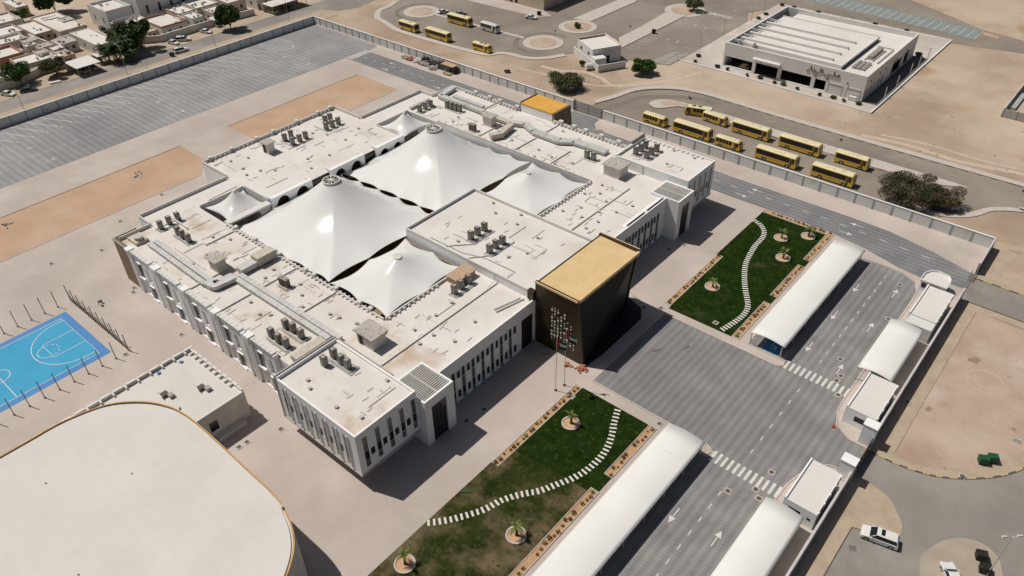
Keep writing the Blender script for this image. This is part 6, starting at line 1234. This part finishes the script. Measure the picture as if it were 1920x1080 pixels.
# ================================================================ THE HOUSES ACROSS THE STREET
HG = 'flat-roofed houses across the street'
def house(x0, x1, y0, y1, h, lb, wall='wall_beige', roof='roof_white', par=.45, wins=3, rimc=None, nm='flat_roof_house', extras=1, seed=0, pt=.22):
    rnd = random.Random(int(abs(x0*7+y0*13))+seed); e = empty(nm, ((x0+x1)/2, (y0+y1)/2, 0), lb, 'house', HG)
    MB().box(x0, x1, y0, y1, -.12, h-.06, top=False).build('wall', wall, e); r = MB().box(x0, x1, y0, y1, h-.06, h).build('roof', roof, e)
    MB().box(x0, x0+pt, y0, y1, h, h+par).box(x1-pt, x1, y0, y1, h, h+par).box(x0+pt, x1-pt, y0, y0+pt, h, h+par).box(x0+pt, x1-pt, y1-pt, y1, h, h+par).build('parapet', rimc or wall, r)
    for k in range(wins):
        y = y0+(y1-y0)*(k+.7)/(wins+.4); MB().box(x1, x1+.03, y-.5, y+.5, h*.35, h*.68).build('window', 'glass', e)
    n = max(1, int((x1-x0)/6))
    for k in range(n): x = x0+(x1-x0)*(k+.6)/(n+.2); MB().box(x-.45, x+.45, y0-.03, y0, h*.35, h*.66).build('window', 'glass', e)
    MB().box(x1, x1+.04, y0+.35, y0+1.15, 0, 2.0).build('door', 'door_brown', e)
    if extras:
        q = MB()
        for k in range(rnd.randint(2, 5)): a, b = rnd.uniform(x0+.8, x1-.8), rnd.uniform(y0+.8, y1-.8); q.box(a-.4, a+.4, b-.3, b+.3, h, h+rnd.choice((.3, .6, .9)))
        q.build('roof_box', rnd.choice(('hvac_light', 'slab_stone', 'roof_white')), r)
    return e
H = house
H(-286, -266.2, 99.4, 105.8, 3.4, 'long bright white roofed house directly left of the date palms', 'wall_beige', 'roof_white', .2, 2); H(-313, -289.5, 97.6, 106.8, 3.3, 'widest cream roofed house below the tall dark tree', 'wall_cream', 'roof_stain', .4, 3)
H(-309.5, -294.8, 91.4, 97.3, 3.2, 'pale metal roofed house left of the widest cream house', 'wall_cream', 'roof_white', .12, 2); H(-300.4, -286.4, 113.6, 123.0, 6.2, 'two-storey white villa with a deep flat roof terrace', 'majlis_white', 'roof_stain', .9, 0, 'majlis_white', 'white_villa', pt=.35)
e = tag(MB().box(-286.38, -283.6, 113.7, 122.9, 3.2, 3.4).box(-283.75, -283.6, 113.7, 122.9, 3.4, 4.3).build('villa_balcony', 'majlis_white'), 'balcony ledge on the front of the two-storey white villa', 'balcony', HG)
H(-302, -284.5, 124.5, 150, 9.0, 'tall blue-grey block cut off by the top edge', 'wall_panel', 'roof_stain', .8, 5, None, 'apartment_block')
H(-341.5, -329, 99.3, 103.6, 3.6, 'detached pale shed with a bluish roof at the top left corner', 'wall_cream', 'wall_panel', .1, 1, nm='shed'); H(-274.6, -266.6, 88.2, 92.0, 3.0, 'small tan roofed annex behind the white carport', 'wall_cream', 'tan_paving', .1, 1)
H(-289.5, -279, 73.0, 81.2, 3.2, 'house with a brick-red parapet at the left edge', 'wall_red', 'roof_stain', .8, 2, 'wall_red'); H(-284.5, -277.6, 92.2, 98.0, 3.2, 'grey-roofed house wedged behind the long white one', 'wall_beige', 'paving_cold', .1, 2)
H(-285, -279.6, 86.2, 91.2, 3.1, 'small square grey-roofed house with crenellated edge', 'wall_cream', 'paving_cold', .3, 1); H(-277.5, -268.2, 76.0, 87.4, 3.0, 'low cream courtyard house left of the brown bushy tree', 'wall_cream', 'roof_white', .5, 3)
H(-276, -262.6, 55, 70.5, 3.2, 'white-roofed house at the bottom left behind the green tree', 'wall_beige', 'roof_white', .5, 3); H(-300, -292.2, 79.5, 88, 3.2, 'cream house behind the brick-red parapet', 'wall_beige', 'roof_stain', .7, 2)
H(-311.5, -301, 80, 90.6, 3.2, 'flat cream house at the left edge, third row back', 'wall_cream', 'roof_white', .6, 2); H(-326, -314, 84, 95.2, 3.3, 'greyish house at the left edge below the small green tree', 'wall_beige', 'roof_stain', .7, 2)
H(-303, -291, 60, 77.6, 3.3, 'long white house running off the left edge', 'wall_cream', 'roof_white', .6, 2); H(-322, -305, 60, 78.5, 3.2, 'farthest cream house running off the left edge', 'wall_beige', 'roof_white', .6, 2)
H(-278.4, -264.6, 121.6, 131.5, 3.4, 'house with a terracotta-edged roof behind the parked white cars', 'wall_beige', 'roof_stain', .7, 2, 'wall_red'); H(-284, -279, 118, 124, 3.2, 'small white outbuilding right of the olive tree', 'majlis_white', 'roof_white', .3, 2)
H(-283.8, -272.4, 133, 139.4, 3.6, 'cream house with stepped roofs beneath the tall blue-grey block', 'wall_cream', 'roof_white', .5, 2, 'wall_cream'); H(-272, -264.6, 133.6, 138, 3.4, 'low white house left of the alone-standing green tree', 'majlis_white', 'roof_white', .4, 2)
H(-283, -272, 140, 149, 3.8, 'white roofed house above the alone-standing green tree', 'wall_beige', 'roof_white', .6, 2); H(-271.6, -264.4, 141.6, 147, 3.4, 'pale house hidden behind the alone-standing green tree', 'wall_cream', 'roof_white', .4, 2)
H(-282, -268.2, 150.6, 158, 3.8, 'cream roofed house left of the beige carport', 'wall_cream', 'roof_stain', .5, 2); H(-279, -264.8, 160.5, 174, 3.8, 'beige house behind the beige carport', 'wall_beige', 'roof_white', .6, 2); H(-300, -283, 152, 168, 4.5, 'far white house cut by the top edge', 'wall_beige', 'roof_white', .6, 2)
def wallrun(pts, h, mt, lb):
    e = empty('garden_wall', (pts[0][0], pts[0][1], 0), lb, 'garden wall', 'garden walls of the houses'); MB().strip(pts, .25, -.1, h+.1).build('panel', mt, e); MB().strip(pts, .36, h, .08).build('coping', 'wall_white', e)
wallrun([(-262.5, 119.2), (-262.3, 144.5)], 2.3, 'wall_beige', 'long beige garden wall behind the parked white cars'); wallrun([(-262.3, 146), (-261, 156.5)], 2.2, 'wall_beige', 'beige garden wall right of the alone-standing green tree'); wallrun([(-262.4, 52), (-262.4, 71), (-266, 79.5)], 2.2, 'wall_beige', 'beige garden wall behind the bright green tree')
wallrun([(-266.2, 76), (-266.0, 87.6)], 2.4, 'wall_cream', 'cream garden wall between the green and the brown trees'); wallrun([(-288, 106.9), (-288, 97), (-286.6, 92), (-300, 91)], 2.4, 'wall_cream', 'winding cream wall between the rows of houses'); wallrun([(-285, 108.2), (-262.8, 107.4)], 2.2, 'wall_beige', 'wall along the lane behind the date palms'); wallrun([(-283.4, 113), (-268, 112.6), (-262.6, 119.2)], 2.2, 'wall_beige', 'garden wall in front of the white villa')
wallrun([(-313.5, 107.4), (-290, 107.6)], 1.6, 'wall_cream', 'low cream wall at the back of the widest house')
hr = random.Random(404)
for (x0, x1, y0, y1, n) in ((-322, -288, 60, 96, 9), (-288, -264, 60, 98, 8), (-312, -288, 97, 110, 4), (-284, -264, 114, 160, 9)):
    for k in range(n):
        a, b = hr.uniform(x0, x1-5), hr.uniform(y0, y1-4); L1, L2, hh = hr.uniform(2.5, 6), hr.uniform(2.2, 4.5), hr.uniform(2.2, 3.9)
        e = H(a, a+L1, b, b+L2, hh, hr.choice(('small', 'tiny', 'narrow'))+' flat-roofed outbuilding '+where(a, b, 3, [('the white parking shade', -257, 90), ('the date palms', -257, 102), ('the big dark tree', -260, 111), ('the bright green tree', -263, 72), ('the brown bushy tree', -261, 83), ('the long white house', -276, 102.5), ('the widest cream house', -301, 102), ('the red-edged house', -284, 77), ('the white villa', -293, 118), ('the alone-standing green tree', -254, 142), ('the terracotta-edged house', -271, 126), ('the blue-grey block', -293, 137), ('the beige carport', -258, 168), ('the left edge houses', -306, 75), ('the square grey house', -282, 88.7)]), hr.choice(('wall_cream', 'wall_beige', 'majlis_white')), hr.choice(('roof_white', 'roof_stain', 'paving_cold')), hr.uniform(.1, .5), 1, None, 'outbuilding', hr.random() < .4, k)
        e['group'] = 'outbuildings among the houses'; e['category'] = 'outbuilding'
def shade(x0, x1, y0, y1, h, mt, lb):
    e = empty('parking_shade', ((x0+x1)/2, (y0+y1)/2, 0), lb, 'carport', 'flat parking shades along the street'); MB().box(x0, x1, y0, y1, h, h+.14).build('roof', mt, e); n = max(2, int((y1-y0)/4))
    for k in range(n+1):
        for x in (x0+.3, x1-.3): y = y0+.2+(y1-y0-.4)*k/n; MB().box(x-.06, x+.06, y-.06, y+.06, -.1, h).build('post', 'frame', e)
    MB().box(x0+.02, x0+.14, y0, y1, -.1, h-.02).build('back_wall', 'wall_cream', e)
shade(-261.8, -253.2, 86.2, 94.0, 2.9, 'roof_white', 'white flat parking shade over two cars by the street'); shade(-261.0, -254.6, 160.2, 176, 3.0, 'roof_stain', 'long beige parking shade at the top of the street'); shade(-262.0, -258.0, 95.2, 97.8, 2.8, 'roof_white', 'small white porch roof next to the white parking shade')
tag(MB().box(-264.4, -259.8, 139.3, 141.6, 2.4, 2.55).box(-264.2, -264, 139.4, 141.5, 0, 2.4).box(-260.2, -260, 139.4, 141.5, 0, 2.4).build('tent_roof', 'fabric'), 'small white canopy in the yard left of the alone-standing green tree', 'canopy')
tag(MB().rbox(-255.4, 79.6, 3.2, .7, 0, .5, 1.3).build('planter_wall', 'wall_white'), 'low white kerb bench between the green and brown trees', 'kerb wall')
# ================================================================ FAR BUILDING AT THE TOP EDGE
e = empty('far_building', (-192, 238, 0), 'large brown-grey building cut off by the top edge, centre', 'building'); MB().box(-200, -178.8, 226.5, 262, 0, 9).build('wall', 'wall_cream', e); MB().box(-200.3, -178.6, 226.2, 262.2, 9, 9.4).build('roof', 'roof_stain', e)
for x in (-198, -195.4, -192.8): MB().box(x, x+1.2, 226.44, 226.5, .4, 2.6).build('window', 'glass', e)
# ================================================================ SMALL WHITE CABIN with walled yard (turned 28 degrees)
ca = radians(-28.4); C0 = (-144.6, 199.2)
def cl(u, v): return (C0[0]+u*cos(ca)-v*sin(ca), C0[1]+u*sin(ca)+v*cos(ca))
e = empty('white_cabin', (*cl(7, 5), 0), 'small white cabin with a walled yard between the roundabouts and the car park', 'cabin')
def cbox(q, u0, u1, v0, v1, z0, z1): c = cl((u0+u1)/2, (v0+v1)/2); return q.rbox(c[0], c[1], u1-u0, v1-v0, z0, z1, ca)
wm = cbox(MB(), .6, 11.8, 1.0, 11.0, 0, 4.3).build('wall', 'majlis_white', e); rm = cbox(MB(), .85, 11.55, 1.25, 10.75, 4.3, 4.34).build('roof', 'roof_white', e)
q = MB(); cbox(q, .6, .85, 1.0, 11, 4.3, 5.0); cbox(q, 11.55, 11.8, 1.0, 11, 4.3, 4.9); cbox(q, .85, 11.55, 1.0, 1.25, 4.3, 4.7); cbox(q, .85, 11.55, 10.75, 11, 4.3, 5.1); q.build('parapet', 'majlis_white', e)
q = MB(); cbox(q, .85, .9, 1.3, 10.7, 4.35, 4.9); q.build('parapet_lining', 'wall_red', e)
q = MB(); cbox(q, 0, 18, 0, .25, -.1, 2.1); cbox(q, 0, .25, .25, 12, -.1, 2.1); cbox(q, 17.75, 18, .25, 9.6, -.1, 2.1); q.build('yard_wall', 'majlis_white', e)
q = MB(); cbox(q, 11.9, 15.2, .3, 4.2, -.1, 3.0); q.build('annex', 'majlis_white', e); q = MB(); cbox(q, 11.8, 17.7, 4.3, 9.5, -.05, .02); q.build('yard_floor', 'asphalt_dark_and_shade', e)
for u in (3, 8.4): q = MB(); cbox(q, u, u+1.2, .94, 1.0, 2.4, 3.3); q.build('window', 'glass', e)
q = MB(); cbox(q, 11.8, 11.86, 6, 7, 0, 2.2); q.build('door', 'dark', e)
q = MB(); c_ = cl(14.8, -1.6); q.tube([(c_[0]-.6, c_[1]-.9, 1.0), (c_[0]+.6, c_[1]+.9, 1.0)], 1.0, 14); tag(q.build('water_tank', 'stone_white'), 'fat white cylindrical tank at the near corner of the small cabin', 'tank')
# ================================================================ LARGE WHITE PUBLIC BUILDING, top right
X0_, X1_, Ya, Yb, Z7 = -101.4, -57.6, 219.3, 263.0, 7.4
m = empty('public_hall', (-79.5, 241, 0), 'large white public building with raised slatted roof and lettering on its front, top right', 'building')
mb = MB(); fr_ = [(-100.8, -91.6, .3, 3.35), (-90.6, -83.4, .0, 3.5), (-82.3, -73.0, .3, 3.4), (-71.9, -68.6, .3, 3.3)]
holed(mb, 1, Ya, Ya+.6, X0_, X1_, -.05, Z7, fr_)
sd_ = [(219.9+.0, 221.3, .1, 3.2), (222.2, 223.4, .1, 3.2), (224.6, 226.0, .1, 3.2), (227.4, 228.4, .1, 3.2), (230.6, 231.8, .1, 3.2), (233.4, 234.6, .1, 3.2), (242.2, 250.8, .1, 4.0), (252.8, 257.6, .1, 4.1)]
holed(mb, 0, X1_-.5, X1_, Ya+.6, Yb, -.05, Z7, sd_); mb.box(X0_, X0_+.5, Ya+.6, Yb, -.05, Z7); mb.box(X0_+.5, X1_-.5, Yb-.5, Yb, -.05, Z7)
wl = mb.build('wall', 'majlis_white', m)
MB().box(X0_+.6, -66, Ya+5.5, Ya+5.7, 0, 5.5).box(X1_-1.1, X1_-.95, Ya+.9, 236, 0, 5.6).build('inner_glazing', 'glass', m); MB().box(X1_-6, X1_-5.8, 241.5, 258.5, 0, 5.5).build('inner_wall', 'dark', m)
MB().box(X0_+.5, X1_-.5, Ya+.6, Yb-.5, -.01, .04).build('porch_floor', 'door_brown', m)
MB().box(X0_+4.6, X1_-.5, Ya+.6, Yb-.5, 5.7, 5.9).build('roof', 'roof_white', m)
rr = MB().box(-98.2, -66.6, 223.2, 253.6, 5.9, 7.0).build('raised_roof', 'roof_white', m)
for k, yv in enumerate((225.6, 231.4, 237.2, 243.0)):
    q = MB(); q.m('majlis_white').box(-99.5, -70.2, yv, yv+.9, 7.0, 7.75); q.m('dark').box(-97.6, -97.4, yv+1.1, yv+4.6, 7.0, 7.06); q.build('roof_beam', None, rr)
q = MB().box(-98.4, -66.4, 223.0, 223.2, 6.2, 7.3).box(-66.6, -66.4, 223.2, 253.8, 6.6, 7.3).box(-98.4, -66.6, 253.6, 253.8, 6.2, 7.3); q.build('roof_upstand', 'majlis_white', rr)
MB().box(-66.39, -66.35, 224, 253, 5.95, 6.55).build('clerestory', 'glass', m)
q = MB(); 
for x in (-98.3, -93.4): q.box(x, x+.2, 221, 223, 5.9, 8.2)
for yv in (224, 230, 236, 242, 248): q.box(X0_+.5, X0_+4.6, yv, yv+.25, 6.6, 7.3)
each(q, 'roof_fin', 'majlis_white', m)
q = MB()
for x in (-91.3, -88.4, -85.7, -83.0): q.extr([(Ya-.0, 5.0), (Ya-1.8, 5.0), (Ya-.5, 7.8), (Ya, 7.8)], 1, x-.22, x+.22)
q.box(-91.5, -82.8, Ya-1.3, Ya, 4.6, 4.996); q.build('porch_fin', 'majlis_white', m)
q = MB()
for x in (-67.9, -62.6): q.box(x, x+4.2, Ya-.16, Ya, 3.15, 3.3); q.box(x, x+.12, Ya-.1, Ya, .2, 3.15); q.box(x+4.1, x+4.2, Ya-.1, Ya, .2, 3.15)
q.build('blind_frame', 'wall_beige', m)
for x in (-89.0, -86.0, -71.9+.0, -68.3, -62.5): MB().box(x-.12, x+.12, Ya-.3, Ya, 4.0, 4.5).build('wall_lamp', 'hvac', m)
for yv in (223.2, 230.6, 235.2, 242.1, 244.4, 253.9): MB().box(X1_, X1_+.3, yv-.12, yv+.12, 4.7, 5.1).build('wall_lamp', 'hvac', m)
MB().box(-61.0, -58.9, Ya-1.3, Ya-.5, 0, 1.3).build('plant_cabinet', 'majlis_white', m)
# Arabic lettering on the facade, each stroke a raised metal bar
def stroke(q, pts, r=.11): q.tube([(x, Ya-.12, z) for x, z in pts], r, 6)
q = MB()
stroke(q, [(-74.95, 5.0), (-74.6, 5.15), (-74.2, 5.45), (-74.05, 5.8)], .12); stroke(q, [(-73.8, 6.7), (-73.62, 5.6), (-73.2, 5.35), (-72.7, 5.4), (-72.7, 6.15)], .13); stroke(q, [(-72.7, 5.4), (-71.9, 5.28), (-71.2, 5.32), (-70.8, 5.5), (-70.9, 6.6)], .13); stroke(q, [(-70.35, 5.4), (-70.3, 6.6)], .12)
stroke(q, [(-72.75, 4.85), (-72.6, 4.7)], .15); q2 = MB()
stroke(q2, [(-69.65, 5.25), (-69.5, 4.8), (-69.1, 4.7), (-68.7, 4.95), (-68.65, 5.45), (-68.3, 5.2), (-68.1, 5.5), (-67.7, 5.25), (-67.2, 5.3), (-66.5, 5.35)], .11); stroke(q2, [(-66.85, 6.6), (-66.7, 5.4), (-66.2, 5.3), (-65.6, 5.4), (-65.2, 5.55)], .12); stroke(q2, [(-65.9, 5.5), (-65.5, 6.0), (-65.15, 5.95), (-65.3, 5.5), (-65.9, 5.4)], .11)
q.build('lettering', 'hvac', m); q2.build('lettering', 'hvac', m)
q = MB()
for k in range(8): q.box(-63.6, -62.2, 236+k*1.2, 236.9+k*1.2, 5.9, 7.2)
for k in range(4):
    for j in range(3): q.box(-64.6+j*1.3, -63.7+j*1.3, 226.5+k*1.6, 227.6+k*1.6, 5.9, 6.7)
q.build('roof_plant', 'hvac_light', m); MB().box(-64.2, -63.9, 235, 246, 5.9, 6.3).box(-61.9, -61.6, 235, 246, 5.9, 6.3).tube([(-65, 248, 6.2), (-60, 248, 6.2), (-60, 234, 6.2)], .18, 6).build('roof_pipe', 'duct', m)
# ================================================================ sheet-metal enclosure at the right edge, odd lot items
e = empty('metal_enclosure', (-22, 240, 0), 'grey sheet-metal enclosure at the right edge beyond the sand', 'enclosure'); MB().box(-24.6, -8, 233.6, 233.8, 0, 2.2).build('panel', 'metal_gray', e); MB().box(-24.8, -24.6, 233.6, 262, 0, 1.6).build('side_wall', 'wall_beige', e)
q = MB()
for x in range(5): q.box(-24.6+x*3.4, -24.4+x*3.4, 233.5, 233.9, 0, 2.4)
q.box(-23.8, -22.6, 240, 252, 0, .6); q.build('frame', 'wall_post', e)
for x, y, lb in ((7.5, 110.8, 'concrete pad at the right edge of the sandy lot'), (9.4, 112.6, 'second concrete pad cut by the right edge')): tag(MB().box(x-.6, x+.6, y-.5, y+.5, -.02, .12).box(x-.3, x+.3, y-.25, y+.25, .12, .3).build('utility_pad', 'slab_stone'), lb, 'utility pad')
rs = random.Random(77); rk = Spawn(tag(MB().rbox(0, 0, .5, .4, 0, .22, .3, .6).build('stone', 'slab_stone'), 'x', 'stone'))
for k in range(60):
    if k < 30: x, y = rs.uniform(-60, -10), rs.uniform(198, 230); lb = 'small stone scattered on the sand right of the white public building'
    else: x, y = rs.uniform(-160, -118), rs.uniform(167, 187); lb = 'small stone scattered on the sand outside the rear wall'
    if -57 < x < -50 and y > 213: continue
    rk((x, y, -.11), rs.uniform(0, 3), lb, lb.replace('stone scattered', 'stones scattered'), rs.uniform(.4, 1.2))
for o in list(bpy.data.objects):
    if o.location.z == -50: bpy.data.objects.remove(o)
